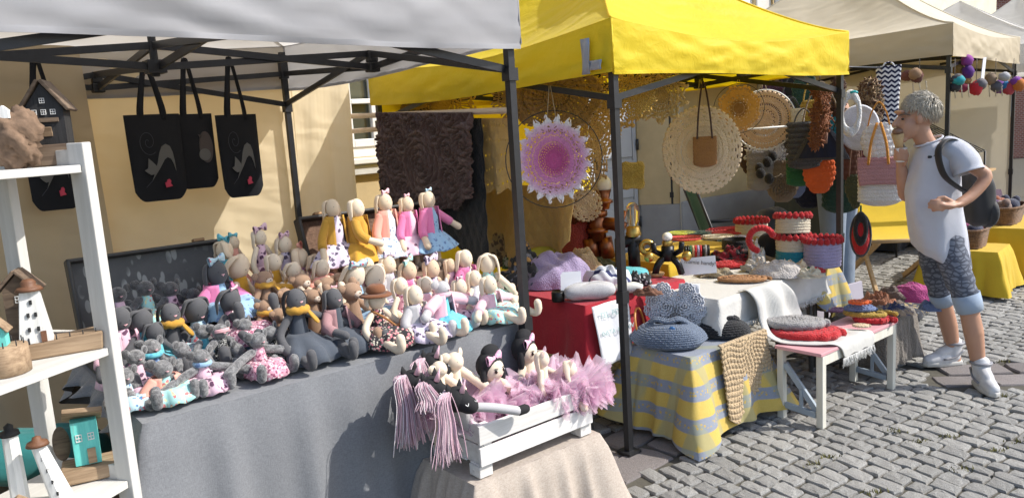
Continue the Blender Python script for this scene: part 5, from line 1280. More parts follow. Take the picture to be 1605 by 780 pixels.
def stripes(name, c, c2, sc, ax=0):
    m, t = newmat(name); mp = t.mapping((sc if ax == 0 else 0, sc if ax == 1 else 0, sc if ax == 2 else 0)); w_ = t.n('ShaderNodeTexWave'); w_.bands_direction = 'XYZ'[ax]; w_.inputs['Scale'].default_value = sc; w_.inputs['Distortion'].default_value = .6
    t.l(t.tc.outputs['Object'], w_.inputs['Vector']); t.col(t.mix(t.ramp(w_.outputs['Fac'], [(.7, 0.0), (.76, 1.0)]), c, c2)); t.set(Roughness=.9); t.bump(t.noise(60), .3, .003); return m
heap('white cloth with navy stripes folded on the red table', 952, 450, RZ, 74, 30, stripes('navy stripe cloth', (.62, .64, .68), (.03, .04, .12), 5, 1), .5, 5, 7, amp=.14)
pillow('grey linen cushion at the front edge of the red table', 925, 468, RZ, 82, 26, heather('pale grey linen', (.36, .36, .38), (.5, .5, .52)), .2, .42, 2)
pillow('white linen cushion beside the front tent leg', 985, 458, RZ, 46, 15, FAB('off white linen', (.66, .64, .6)), .1, .45, 3)
d = thing('price_card', 'white paper card with small ink drawing propped on the red table', 'card', PZ(898, 468, RZ)[:2]+(RZ,), facing(.05, .35)+.1)
MB().box((0, 0, .075), (.1, .003, .14), rm(-.2)).build('paper', PL('white paper', (.74, .75, .8), .7, .04), d, smooth=False); MB().box((-.012, -.012, .07), (.1, .003, .13), rm(-.2, .06)).build('paper', MATS['white paper'], d, smooth=False)
for i in range(4): MB().torus((.02+.008*(i % 2), -.0172+.002*i+.001, .02+.014*i), .008, .0022, 14, 5, rm(R(80))).build('ink_drawing', INKB, d)
mb = MB(); mb.lathe([(.001, 0), (.032, 0), (.034, .01), (.034, .05), (.03, .054), (.026, .05), (.001, .048)], 24)
solo(mb, 'round_tin', PL('black tin', (.015, .015, .015), .3, metal=.5), 'round black tin at the front edge of the red table', 'tin', PZ(875, 472, RZ)[:2]+(RZ,))
# pipe lamps
COP = PL('copper pipe', (.3, .12, .06), .35, .3, 30, metal=.9); BLP = PL('black iron pipe', (.018, .018, .02), .4, .3, 40, 120, .2, metal=.6); BRS = PL('brass', (.5, .33, .09), .32, metal=.9)
def bulbmat():
    m, t = newmat('clear bulb glass'); t.set(Roughness=.03, Transmission_Weight=.95, IOR=1.2); t.col((.95, .9, .8)); return m
BULB = bulbmat(); OPAL = PL('opal bulb', (.78, .75, .68), .25)
def lampbase(px, py, z): a, b, _ = PZ(px, py, z); return a, b, 1/pxm(a, b, z)
a, b, s = lampbase(922, 415, RZ)
d = thing('pipe_lamp', 'copper pipe robot lamp with round opal bulb', 'lamp', (a+.22, b+.12, RZ), facing(a, b)); d.scale = (1.75, 1.75, 1.75)
for i, (dx, pts, r_) in enumerate(((0, [(-.02, 0, 0), (-.03, 0, .08)], .03), (0, [(.035, 0, 0), (.025, 0, .08)], .03))): MB().tube(pts, r_, 14).build('leg', COP, d)
q = MB(); q.tube([(0, 0, .07), (0, 0, .19)], .034, 16); q.tube([(0, 0, .1), (0, 0, .12)], .042, 16); q.tube([(0, 0, .165), (0, 0, .185)], .042, 16); q.build('body_pipe', COP, d)
q = MB(); q.tube([(.0, 0, .14), (.07, -.01, .13), (.1, -.02, .11)], [.024, .026, .03], 14); q.build('arm', COP, d); q = MB(); q.tube([(0, 0, .15), (-.06, -.01, .18), (-.09, -.03, .18)], [.024, .03, .04], 14); q.build('arm', COP, d)
q = MB(); q.lathe([(.02, .19), (.024, .21), (.036, .215), (.032, .225), (.022, .23), (.03, .265)], 18, (.03, 0, 0)); q.build('bulb_holder', COP, d); MB().ell((.03, 0, .285), (.033, .033, .035), 18, 12).build('bulb', OPAL, d)
a, b, s = lampbase(1000, 430, RZ)
d = thing('pipe_lamp', 'black iron pipe lamp with long clear filament bulb', 'lamp', (a, b+.08, RZ), facing(a, b)); d.scale = (1.4, 1.4, 1.4)
for pts, r_, m_ in (([(-.03, 0, 0), (-.03, 0, .15)], .022, BLP), ([(.03, 0, 0), (.028, 0, .17)], .026, BLP), ([(-.045, 0, .13), (.06, 0, .15)], .026, BLP), ([(-.035, .0, .14), (-.03, .0, .2), (.0, .0, .27)], .011, COP)): MB().tube(pts, r_, 14).build('pipe', m_, d)
MB().lathe([(.03, .16), (.034, .17), (.03, .18), (.03, .2), (.02, .205)], 18, (.03, 0, 0)).build('bulb_holder', BRS, d); MB().lathe([(.014, .2), (.026, .225), (.03, .26), (.026, .29), (.012, .305), (.001, .307)], 20, (.03, 0, 0)).build('bulb', BULB, d)
q = MB()
for dx in (-.008, .008): q.tube([(.03+dx, 0, .21), (.03+dx, 0, .285)], .0018, 5)
q.build('filament', PL('amber filament', (.8, .4, .08), .4), d)
q = MB(); q.torus((.085, -.035, .115), .024, .012, 24, 10, rm(R(90))); q.build('valve_wheel', BRS, d)
a, b, s = lampbase(1052, 432, RZ)
d = thing('pipe_lamp', 'squatting black pipe robot with gold wheels and white bulb head', 'lamp', (a, b+.02, RZ), facing(a, b)); d.scale = (1.25, 1.25, 1.25)
for sx in (-1, 1): MB().tube(spline([(sx*.06, -.02, .012), (sx*.045, -.03, .06), (sx*.012, 0, .09)], 5), .016, 12).build('leg', BLP, d); MB().tube([(sx*.03, 0, .1), (sx*.06, -.02, .12), (sx*.065, -.03, .16)], .013, 12).build('arm', BLP, d)
MB().tube([(0, 0, .07), (0, 0, .14)], .03, 16).build('body_pipe', BLP, d); MB().lathe([(.022, .14), (.026, .155), (.022, .165)], 16).build('bulb_holder', BRS, d); MB().ell((0, 0, .182), (.024, .024, .022), 16, 10).build('bulb', OPAL, d)
for sx in (-1, 1): MB().tube([(sx*.085, -.05, .1), (sx*.085, -.07, .1)], .022, 16).build('gold_wheel', BRS, d)
mb = MB(); mb.lathe([(.001, 0), (.045, 0), (.05, .016), (.045, .02), (.035, .012), (.001, .01)], 26); solo(mb, 'wooden_bowl', WOOD('light bowl wood', (.42, .25, .11), (.55, .36, .18)), 'shallow wooden bowl between the black pipe lamps', 'bowl', PZ(1028, 432, RZ)[:2]+(RZ,))
heap('red crochet net bag standing behind the copper lamp', 905, 405, RZ, 46, 100, CRO('brick red net', (.33, .05, .035), 90), .5, 3, 9, 'crochet_bag', 'bag', .05)
heap('grey lace shawl behind the cream beanie', 888, 400, RZ, 40, 95, CRO('grey lace yarn', (.2, .2, .2), 120, (.5, .48, .45)), .5, 4, 10, amp=.1)
# ------------------------------------------------------------------ plaid low table
def plaid():
    m, t = newmat('yellow and blue plaid'); sp = t.n('ShaderNodeSeparateXYZ'); t.l(t.tc.outputs['Object'], sp.inputs[0])
    yel = t.mix(t.noise(120), (.5, .35, .06), (.6, .45, .13)); blu = t.mix(t.noise(120), (.2, .225, .28), (.28, .305, .36))
    x = t.math('ADD', sp.outputs[0], sp.outputs[1]); zc = t.math('ADD', sp.outputs[2], t.math('MULTIPLY', t.noise(3), .03))
    fz = t.math('FRACT', t.math('MULTIPLY', zc, 7.4)); fx = t.math('FRACT', t.math('MULTIPLY', x, 4.2))
    band = t.ramp(fz, [(.0, 1.0), (.44, 1.0), (.47, 0.0), (.97, 0.0), (1.0, 1.0)]); bx_ = t.ramp(fx, [(0, 0.0), (.3, 0.0), (.34, 1.0), (.62, 1.0), (.66, 0.0)])
    c = t.mix(band, yel, blu); c = t.mix(t.math('MULTIPLY', bx_, .6), c, (.3, .31, .2))
    fz2 = t.math('ABSOLUTE', t.math('SUBTRACT', fz, .22)); mo = t.vor(60); mk = t.math('MULTIPLY', t.ramp(fz2, [(.08, 1.0), (.1, 0.0)]), t.ramp(mo, [(.32, 1.0), (.42, 0.0)]))
    c = t.mix(t.math('MULTIPLY', mk, .85), c, (.52, .36, .06)); t.col(c); t.set(Roughness=.9); t.bump(t.math('ADD', t.noise(400, 2), t.noise(12, 4)), .35, .004); return m
PLD_ = plaid(); QZ = .45
table('low table under the yellow and blue plaid cloth', .28, .84, -.17, .2, QZ-.006)
clothed('yellow and blue plaid cloth over the low table, corner trailing to the setts', .28, .84, -.17, .2, QZ-.0055, PLD_, (.40, .34, .25, .41), corner=.03, flare=.15, k=2, amp=.03, seed=6)
# bags on the plaid table
def slump(label, px, py, z, wpx, hpx, dp, mat, rows=12, cols=30, amp=.006, yaw=0, btn=None, seed=0):
    a, b, _ = PZ(px, py, z); sc = 1/pxm(a, b, z); w_, h = wpx*sc/2, hpx*sc; t = thing('crochet_bag', label, 'bag', (a, b, z), facing(a, b)+yaw)
    def f(u, v):
        an = 2*pi*u; q_ = sin(pi*(.12+.88*(1-v))/2*1.0)
        rx = w_*(.82+.18*min(1, v*5))*(1-.62*v**2.4); ry = w_*dp*(1-v**1.6)**.5*(1 if v > .12 else .8+v*1.6)+.012
        st = amp*abs(sin(pi*rows*v))*(.35+.65*abs(sin(cols*an*.5+(int(v*rows) % 2)*pi/2)))
        droop = .05*h*cos(2*an)*v+.05*h*sin(an*3+seed)*v
        return ((rx+st)*cos(an)*(1+.04*sin(5*an+seed)), (ry+st)*sin(an)-.02*v, max(.001, h*v**.9*(1-.1*v)+droop*v))
    MB().grid(f, 96, rows*5, cu=True).build('bag_body', mat, t)
    for sy in (-1, 1): MB().tube(spline([(-.5*w_, sy*.014, h*.85), (-.3*w_, sy*.02-.02, h*1.02), (0, sy*.02-.03, h*.95), (.3*w_, sy*.02-.02, h*1.02), (.55*w_, sy*.014, h*.8)], 6), .010, 9).build('handle', mat, t)
    if btn: MB().ell((w_*.1, -w_*dp*.55-.02, h*.78), (.016, .006, .012), 12, 8).build('button', btn, t)
    return t
slump('slate blue crochet bag slumped on the plaid cloth', 1048, 540, QZ, 118, 42, .62, NAVY, btn=PL('blue button', (.03, .12, .3), .3))
slump('flat black crochet bag on the plaid cloth beside the slate blue bag', 1134, 524, QZ, 84, 30, .7, BLY, 8, 26, seed=5)
def rosette(mb, c, n, r, rings=4, amp=.3):
    n = Vector(n).normalized(); x = Vector((0, 0, 1)).cross(n); x = x.normalized() if x.length > .01 else Vector((1, 0, 0)); y = n.cross(x)
    for k in range(rings):
        rr_ = r*(k+.6)/rings; hgt = r*(.42-.05*k)
        def fn(u, v):
            an = 2*pi*u; w_ = 1+amp*.35*sin((5+2*k)*an+k)
            p = Vector(c) + (x*cos(an)+y*sin(an))*rr_*w_*(1+.25*(v-.3)) + n*(hgt*v*(1+.2*sin((6+k)*an)))
            return tuple(p)
        mb.grid(fn, 30, 3, cu=True)
    return mb
a, b, z = PB(1062, 470, .1)
d = thing('crochet_bag', 'pale grey ruffled flower bag standing behind the slate blue bag', 'bag', (a, .12, QZ+.001), facing(a, b))
q = MB(); q.grid(lambda u, v: ((u-.5)*.26, .02*cos(pi*(u-.5)), .06+.22*v*(1-.0*u)), 10, 10, keep=lambda i, j: not (j > 6 and 3 < i < 6)); q.build('bag_body', LGY, d, solid=.03)
MB().box((0, .03, .05), (.2, .06, .1)).build('bag_base', LGY, d)
for (x_, z_, r_) in ((0, .15, .045), (-.09, .12, .045), (.09, .11, .045), (-.105, .2, .045), (.105, .19, .045), (-.06, .255, .04), (.065, .25, .04), (.0, .08, .04), (-.05, .07, .035), (.05, .06, .035), (-.05, .17, .05), (.05, .17, .05), (-.03, .22, .04), (.03, .21, .04), (-.12, .15, .04), (.12, .14, .04)):
    q = MB(); rosette(q, (x_, -.012, z_), (0, -1, .1), r_, 4, .3); q.build('flower_ruffle', LGY if (x_, z_) != (0, .15) else GREYY, d, solid=.005)
mb = MB(); mb.torus((0, 0, .09), .085, .006, 30, 8, rm(R(80), 0, .5)); solo(mb, 'cane_hoop', PL('orange cane', (.5, .2, .04), .4), 'orange cane hoop handle leaning on the red cloth behind the tent leg', 'hoop', (.34, .2, QZ+.004))
def shawl(label, pts_top, drop, mat, nm, cat, nu=50, nv=60, am=.012, hole=None, side=(0, -1), seed=0, yaw=0):
    p0, p1 = [Vector(p) for p in pts_top]; 
    def fn(u, v):
        p = p0.lerp(p1, u); o = Vector((side[0], side[1], 0)).normalized(); dd = drop*(.8+.2*sin(3*u+seed)+.08*abs(sin(9*u)))
        st = am*abs(sin(48*u+2*sin(9*v)))*abs(sin(44*v+2*sin(11*u)))
        q_ = p + o*(.012+.05*v*(.6+.4*sin(6*u+seed))+st) - Vector((0, 0, dd*v)) if v > 0 else p
        return tuple(q_-p0)
    mb = MB(); mb.grid(fn, nu, nv, keep=hole); return solo(mb, nm, mat, label, cat, tuple(p0), 0, solid=.008)
shawl('beige crochet scarf hanging over the plaid cloth', ((.46, -.2, QZ+.02), (.86, -.2, QZ+.02)), .38, CRO('straw yarn', (.5, .37, .22), 120), 'crochet_scarf', 'scarf', 110, 110, .010, seed=1)
# ------------------------------------------------------------------ white table with baskets
WZ = .66
table('folding table under the white fringed cloth', .64, 1.68, -.08, .5, WZ-.006)
WCL = FAB('white woven cloth', (.56, .55, .52), ws=300, var=.06, bst=.6)
clothed('white fringed cloth over the basket table', .64, 1.68, -.08, .5, WZ-.0055, WCL, (.16, .12, .1, .16), corner=.02, flare=.03, k=6, amp=.008, seed=9)
# white runner falling from the table to the bench
BNZ = .40
RP = [(-.07, WZ+.004), (-.10, WZ+.002), (-.135, WZ-.06), (-.15, WZ-.16), (-.19, BNZ+.035), (-.27, BNZ+.010), (-.36, BNZ+.007), (-.46, BNZ+.007), (-.525, BNZ+.007), (-.548, BNZ-.02), (-.552, BNZ-.07)]
RPS = spline([(0, p_[0], p_[1]) for p_ in RP], 6)
def runner(u, v):
    p_ = RPS[min(len(RPS)-1, int(round(v*(len(RPS)-1))))]; sw = .15+.06*sin(3*v)
    a = .98+.22*v+(u-.5)*2*sw+.02*sin(9*v); lo = sin(pi*min(1, v*1.7)) if v < .59 else 0
    return (a, p_.y-.022*lo*sin(13*u+2*v)-.02*lo, p_.z+.012*lo*sin(9*u+1)+ (.004*(1+sin(17*u+9*v)) if v > .5 else 0))
mb = MB(); mb.grid(runner, 34, len(RPS)-1); tag(mb.build('table_runner', WCL, None, loc=ORG, rot=(0, 0, AN), solid=.003), 'white cotton throw falling from the basket table onto the pink bench', 'throw')
FRG = FAB('white fringe thread', (.66, .65, .62)); rg = random.Random(5)
def fringe(label, p0, p1, n, L_, ow):
    mb = MB(); p0 = Vector(p0); p1 = Vector(p1)
    for i in range(n):
        p = p0.lerp(p1, (i+rg.random()*.7)/n); mb.tube([p, p+Vector((rg.gauss(0, .006), ow+rg.gauss(0, .006), -L_*.5)), p+Vector((rg.gauss(0, .01), ow*1.2+rg.gauss(0, .008), -L_*rg.uniform(.8, 1.1)))], .0022, 4)
    o = mb.build('fringe', FRG, None, loc=ORG, rot=(0, 0, AN)); tag(o, label, 'fringe'); o['kind'] = 'stuff'; return o
fringe('short white fringe along the front hem of the basket table cloth', (.64, -.125, .505), (1.66, -.125, .505), 180, .035, -.003)
fringe('white fringe of the throw hanging over the pink bench', (1.03, -.556, BNZ-.066), (1.36, -.556, BNZ-.066), 90, .045, -.002)
# pink topped bench
BPK = PL('pink bench board', (.62, .33, .36), .5, .12, 8, 60, .15); BWH = WOOD('cream bench wood', (.6, .58, .5), (.7, .68, .6), .8, .7, 2, .1)
t = thing('bench', 'cream wooden bench with pink top and slanted leg braces', 'bench', (1.26, -.41, 0))
MB().box((0, 0, BNZ-.009), (.84, .26, .018)).build('bench_top', BPK, t, smooth=False, bevel=.003)
MB().box((0, -.115, BNZ-.045), (.78, .02, .05)).build('apron', BWH, t, smooth=False); MB().box((0, .115, BNZ-.045), (.78, .02, .05)).build('apron', BWH, t, smooth=False)
for x in (-.385, .385):
    for y in (-.11, .11): MB().box((x, y, (BNZ-.02)/2), (.036, .036, BNZ-.02)).build('leg', BWH, t, smooth=False, bevel=.003)
GBL = PL('grey blue plastic', (.3, .36, .42), .5)
for x in (-.385, .385):
    MB().beam((x, .09, .3), (x+.02, -.08, .07), .02, .028).build('brace', GBL, t, smooth=False); MB().beam((x, .09, .075), (x, -.085, .06), .02, .03).build('brace', GBL, t, smooth=False); MB().beam((x, .0, .18), (x, .0, .075), .014, .014).build('brace', GBL, t, smooth=False)
# baskets, coils and hats
def basket(label, px, py, z, wpx, hpx, mats, rim=None, rimh=None, leaf=None, tilt=0, rows=7, name='crochet_basket', b=None, lift=0, cat='basket'):
    a, b_, _ = PZ(px, py, z); s = 1/pxm(a, b_, z); r_ = wpx*s/2; h = hpx*s
    t = thing(name, label, cat, (a, b_, z+lift), facing(a, b_))
    T3 = rm(tilt)
    nb = len(mats)
    for k, m_ in enumerate(mats):
        z0, z1 = h*k/nb, h*(k+1)/nb; rw = max(2, rows//nb)
        def fn(u, v):
            an = 2*pi*u; st = .005*abs(sin(pi*rw*v))*(.5+.5*abs(sin(18*an+(int(v*rw) % 2)*pi/2)))
            p = T3 @ Vector(((r_*(.97+.03*sin(pi*v))+st)*cos(an), (r_+st)*sin(an), z0+(z1-z0)*v)); return tuple(p)
        MB().grid(fn, 90, rw*5, cu=True).build('basket_wall', m_, t)
    fl = MB(); fl.grid(lambda u, v: tuple(T3 @ Vector((r_*.97*v*cos(2*pi*u), r_*.97*v*sin(2*pi*u), .004))), 30, 3, cu=True); fl.build('basket_base', mats[0], t)
    ins = MB(); ins.grid(lambda u, v: tuple(T3 @ Vector((r_*.93*cos(2*pi*u), r_*.93*sin(2*pi*u), h*(.1+.9*v)))), 36, 4, cu=True); ins.build('lining', mats[-1], t)
    if rim:
        n = max(8, int(2*pi*r_/.034))
        for i in range(n):
            an = 2*pi*i/n; c = T3 @ Vector((r_*1.0*cos(an), r_*1.0*sin(an), h+.006))
            q = MB(); q.ell(c, (.019, .019, .022), 12, 8, None, lambda d: 1+.14*sin(9*d.x+7*d.z)+.1*sin(11*d.y)); q.build('flower', rim, t)
        if leaf:
            q = MB()
            for i in range(n):
                an = 2*pi*(i+.5)/n; 
                def pt(da, zz, o): return T3 @ Vector(((r_+o)*cos(an+da), (r_+o)*sin(an+da), zz))
                n0 = len(q.v); w_ = .6*pi/n
                q.v += [tuple(pt(-w_*1.6, h-.002, .008)), tuple(pt(w_*1.6, h-.002, .008)), tuple(pt(0, h-.03, .01)), tuple(pt(-w_*1.6, h-.002, .002)), tuple(pt(w_*1.6, h-.002, .002)), tuple(pt(0, h-.03, .004))]
                q.face((n0, n0+2, n0+1)); q.face((n0+3, n0+4, n0+5)); q.face((n0, n0+3, n0+5, n0+2)); q.face((n0+1, n0+2, n0+5, n0+4)); q.face((n0, n0+1, n0+4, n0+3))
            q.build('leaf_edging', leaf, t, smooth=False)
    return t
def coil(label, px, py, z, wpx, turns, mat, rr_=.012, rise=.0, oval=.75, name='crochet_coil', cat='crochet coil', jit=.004, seed=0, dome=0):
    a, b, _ = PZ(px, py, z); s = 1/pxm(a, b, z); r_ = wpx*s/2; rg = random.Random(seed); n = turns*54; pts = []
    for i in range(n+1):
        t_ = i/n; an = 2*pi*turns*t_; r2 = r_*(1-.82*t_) if not dome else r_*(1-.75*t_**1.2)
        pts.append((r2*cos(an)+rg.gauss(0, jit*.3), r2*sin(an)*oval+rg.gauss(0, jit*.3), rr_+rise*t_+(dome*sin(pi/2*t_) if dome else 0)))
    mb = MB(); mb.tube(pts, [rr_*(.82+.3*abs(sin(i*pi/4+.3))) for i in range(n+1)], 8); return solo(mb, name, mat, label, cat, (a, b, z), facing(a, b))
CRM = CRO('cream basket yarn', (.62, .55, .42), 150)
basket('lilac crochet basket with red tulip rim and green leaves', 1289, 416, WZ, 54, 40, (LILY,), REDY, GRN, rows=8)
basket('teal and cream crochet basket with red flower rim', 1243, 412, WZ, 50, 42, (TEAL, CRM), REDY, DGR, rows=9)
basket('cream crochet basket with red flower rim stacked on the teal one', 1243, 412, WZ, 50, 26, (CRM,), REDY, OLV, rows=6, lift=.19, tilt=-.12)
basket('small cream basket with red flower rim at the back of the white table', 1178, 372, WZ+.0, 48, 26, (CRM,), REDY, OLV, rows=6)
basket('low black crochet basket on the white table', 1155, 398, WZ, 44, 24, (BLY,), None, rows=4)
coil('flat red crochet basket among coils on the white table', 1143, 418, WZ, 60, 4, REDY, .012, .02, .6, 'crochet_basket', 'basket', seed=2)
coil('tawny brown rope coil at the front of the white table', 1165, 440, WZ, 82, 4, CRO('tawny rope', (.36, .17, .06), 180), .011, .012, .5, seed=3)
heap('pale grey knitted bag lying flat on the white table', 1220, 432, WZ, 84, 22, CRO('oat grey yarn', (.5, .46, .43), 110), .6, 5, 12, 'crochet_bag', 'bag', .08)
heap('black and red crochet slippers beside the black basket', 1148, 408, WZ, 62, 18, CRO('black red yarn', (.015, .014, .016), 130, (.3, .015, .03)), .6, 7, 13, 'crochet_slippers', 'slippers', .2)
heap('white crochet ruffles beside the red flat basket', 1185, 412, WZ, 26, 24, WHY, .8, 9, 14, 'crochet_flower', 'crochet flower', .25)
heap('beige crochet flowers on the white table', 1238, 428, WZ, 62, 14, BEIY, .5, 11, 15, 'crochet_flower', 'crochet flower', .3)
for i, (px, py, m_, lb) in enumerate(((1250, 424, REDY, 'red crochet poppy left of the green leaf'), (1283, 425, REDY, 'red crochet poppy in front of the lilac basket'), (1266, 424, GRN, 'green crochet leaf between two red poppies'))):
    a, b, _ = PZ(px, py, WZ); q = MB(); rosette(q, (0, 0, .003), (0, -.3, 1), .034, 3, .6); solo(q, 'crochet_flower', m_, lb, 'crochet flower', (a, b, WZ), solid=.006)
d = thing('rope_bag', 'black bag with thick tan rope handle leaning on the flower baskets', 'bag', PZ(1205, 408, WZ)[:2]+(WZ,), facing(1, .2))
q = MB(); q.ell((0, .02, .09), (.075, .04, .09), 20, 14); q.build('bag_body', FAB('black canvas', (.013, .013, .016)), d)
hp = spline([(-.1, -.02, .13), (-.06, -.035, .06), (0, -.05, .02), (.055, -.045, .02), (.07, -.04, .09), (.072, -.03, .15)], 7); MB().tube(hp, [.012*(1+.16*abs(sin(i*1.3))) for i in range(len(hp))], 9).build('rope_handle', CRO('tan rope', (.45, .32, .19), 190), d)
a, b, z = PB(1193, 370, .12); q = MB()
for i in range(16): an = i/15*pi*1.25+.4; q.ell((.07*cos(an), -.0, .07*sin(an)), (.02, .018, .02), 10, 7)
d = thing('flower_garland', 'red crochet flower garland looped over the cream baskets', 'garland', (a, b, z-.02), facing(a, b)); q.build('flowers', REDY, d)
heap('mustard and cream ribbon beside the small cream basket', 1185, 385, WZ, 40, 10, CRO('mustard cream', (.5, .36, .12), 120), .5, 9, 31, 'ribbon', 'ribbon', .25)
# sign card and bracelet roll
d = thing('price_card', 'white card with handwritten greeting standing on the white table', 'card', PZ(1095, 430, RZ)[:2]+(RZ,), facing(.75, .3)-.15)
MB().box((0, 0, .052), (.2, .003, .1), rm(-.25, -.1)).build('paper', MATS['white paper'], d, smooth=False)
text(d, 'mamie handy!', (.01, -.0095, .062), .032, INKB, rx=R(76), ry=R(5)); MB().torus((-.045, -.004, .024), .022, .0015, 20, 5, rm(R(76))).build('ink_smile', INKB, d)
d = thing('bracelet_roll', 'roll of woven bracelets in black red and green', 'bracelets', PZ(1092, 404, RZ)[:2]+(RZ,), facing(.9, .5))
for i, m_ in enumerate((BLP, BLP, GRN, TANY, REDY, LILY, REDY, BLP, GREYY, BLP)): MB().torus((-.07+i*.016, 0, .044), .032, .0095, 22, 8, rm(0, R(90))).build('bracelet', m_, d)
# yellow back table with doilies
YCL = FAB('yellow table cloth', (.6, .4, .02), var=.12)
table('small table with yellow cloth behind the white table', 1.1, 2.0, .62, 1.15, .70)
clothed('yellow cloth over the small back table', 1.1, 2.0, .62, 1.15, .7005, YCL, (.25, .25, .2, .25), corner=.04, flare=.03, k=4, amp=.01, seed=11)
for i, (px, py, w_, m_, lb) in enumerate(((1145, 362, 80, REDY, 'red round crochet mat at the back of the yellow table'), (1068, 366, 44, CRO('lime yarn', (.4, .42, .03)), 'lime green crochet mat on the yellow table'), (1095, 366, 44, DGR, 'dark green crochet mat between red and lime mats'), (1075, 374, 56, CRO('coral red yarn', (.55, .05, .04)), 'coral red crochet mat at the front of the yellow table'), (1125, 372, 54, CRM, 'cream crochet mat on the yellow table'))):
    coil(lb, px, py, .703, w_, 7, m_, .006, .0, 1.0, 'crochet_mat', 'crochet mat', seed=i)
# more knitwear that fills the two tables
for i, (px, py, zz, w_, h_, m_, lb, nm, ct, am) in enumerate((
    (850, 452, RZ, 40, 16, FAB('denim scrap', (.1, .13, .2)), 'dark denim cloth beside the lilac shawl', 'folded_cloth', 'cloth', .2),
    (835, 425, RZ, 44, 24, FAB('grey floral scrap', (.3, .3, .33), [((.06, .06, .07), 18, .3)]), 'grey floral cloth behind the crumpled clothes', 'folded_cloth', 'cloth', .2),
    (808, 420, RZ, 40, 20, FAB('leaf print', (.5, .48, .4), [((.05, .12, .03), 16, .4)]), 'leaf printed cloth near the tent leg', 'folded_cloth', 'cloth', .2),
    (1000, 446, RZ, 40, 16, FAB('black scarf', (.015, .015, .018), [((.5, .5, .5), 30, .2)]), 'black speckled scarf behind the white cushion', 'folded_cloth', 'scarf', .2),
    (1015, 462, RZ, 40, 10, FAB('brown leather scrap', (.16, .07, .04)), 'brown leather strap heap on the red table', 'folded_cloth', 'leather', .2),
    (1120, 432, WZ, 50, 10, CRO('khaki crochet', (.33, .27, .18)), 'khaki crochet band at the white table corner', 'crochet_band', 'crochet', .25),
    (1190, 424, WZ, 50, 14, CRO('cream crochet', (.6, .55, .48)), 'cream crochet collar between red basket and grey bag', 'crochet_collar', 'crochet', .25),
    (1158, 390, WZ, 60, 20, CRO('lilac white crochet', (.5, .46, .55)), 'lilac white crochet under the black basket', 'crochet_basket', 'basket', .1),
    (1268, 434, WZ, 44, 10, CRM, 'cream crochet flowers near the lilac basket', 'crochet_flower', 'crochet flower', .3),
    (1222, 396, WZ, 30, 26, FAB('white lace', (.7, .7, .72)), 'crumpled white lace between the flower baskets', 'lace_cloth', 'cloth', .25),
    (1376, 480, .36, 46, 18, CRO('copper yarn', (.36, .15, .08)), 'copper crochet flower behind the blue hat', 'crochet_flower', 'crochet flower', .25),
    (1460, 486, .36, 36, 14, BLUY, 'denim blue crochet cap at the edge of the covered stool', 'crochet_hat', 'hat', .15))):
    heap(lb, px, py, zz, w_, h_, m_, .6, 7, 40+i, nm, ct, am)
clothed('plaid cloth corner hanging from the far end of the white table', 1.69, 1.92, -.05, .3, WZ-.02, PLD_, (.3, .34, .2, .05), corner=.05, flare=.1, k=1, amp=.02, seed=13)
table('small end table under the plaid corner cloth', 1.69, 1.92, -.05, .3, WZ-.021)
# things on the bench
coil('red braided round cushion under the grey one on the bench', 1262, 528, BNZ+.004, 108, 5, REDY, .024, .012, .62, 'braided_cushion', 'cushion', seed=7)
coil('grey braided round cushion on top of the red one', 1248, 512, BNZ+.052, 88, 5, GREYY, .022, .012, .6, 'braided_cushion', 'cushion', seed=8)
for i in range(2):
    mb = MB(); mb.tube(spline([(-.08, 0, 0), (-.09, 0, .07), (-.04, .02, .11), (.03, .03, .09), (.06, .03, .02)], 6), .005, 7)
    solo(mb, 'leather_cord', PL('dark leather cord', (.045, .028, .024), .6), ('dark leather cord loop behind the grey braided cushion', 'second dark leather cord loop leaning against the white throw')[i], 'cord', PZ(1216+14*i, 512-4*i, BNZ)[:2]+(BNZ+.006,), facing(1, -.4)+.3*i)
coil('red crochet ring at the end of the bench', 1368, 505, BNZ+.002, 62, 2, REDY, .017, .0, .5, seed=11)
coil('gold braided ring on the red ring', 1360, 495, BNZ+.032, 80, 2, GOLY, .014, .0, .5, seed=12)
coil('denim blue crochet hat on the gold ring', 1348, 488, BNZ+.052, 46, 5, BLUY, .012, .045, .6, 'crochet_hat', 'hat', seed=13)
coil('orange crochet coaster topping the blue hat', 1347, 476, BNZ+.112, 32, 3, ORG_, .010, .0, .6, 'crochet_coaster', 'coaster', seed=14)
coil('mauve crochet ring beside the blue hat', 1310, 488, BNZ+.004, 40, 2, CRO('mauve yarn', (.33, .16, .24)), .010, .0, .6, seed=15)
coil('small beige crochet flower on the bench edge', 1350, 512, BNZ+.03, 26, 3, BEIY, .007, .0, .6, 'crochet_flower', 'crochet flower', seed=16)
coil('small pale crochet flower near the bench front', 1330, 522, BNZ+.003, 30, 3, CRM, .006, .0, .6, 'crochet_flower', 'crochet flower', seed=17)
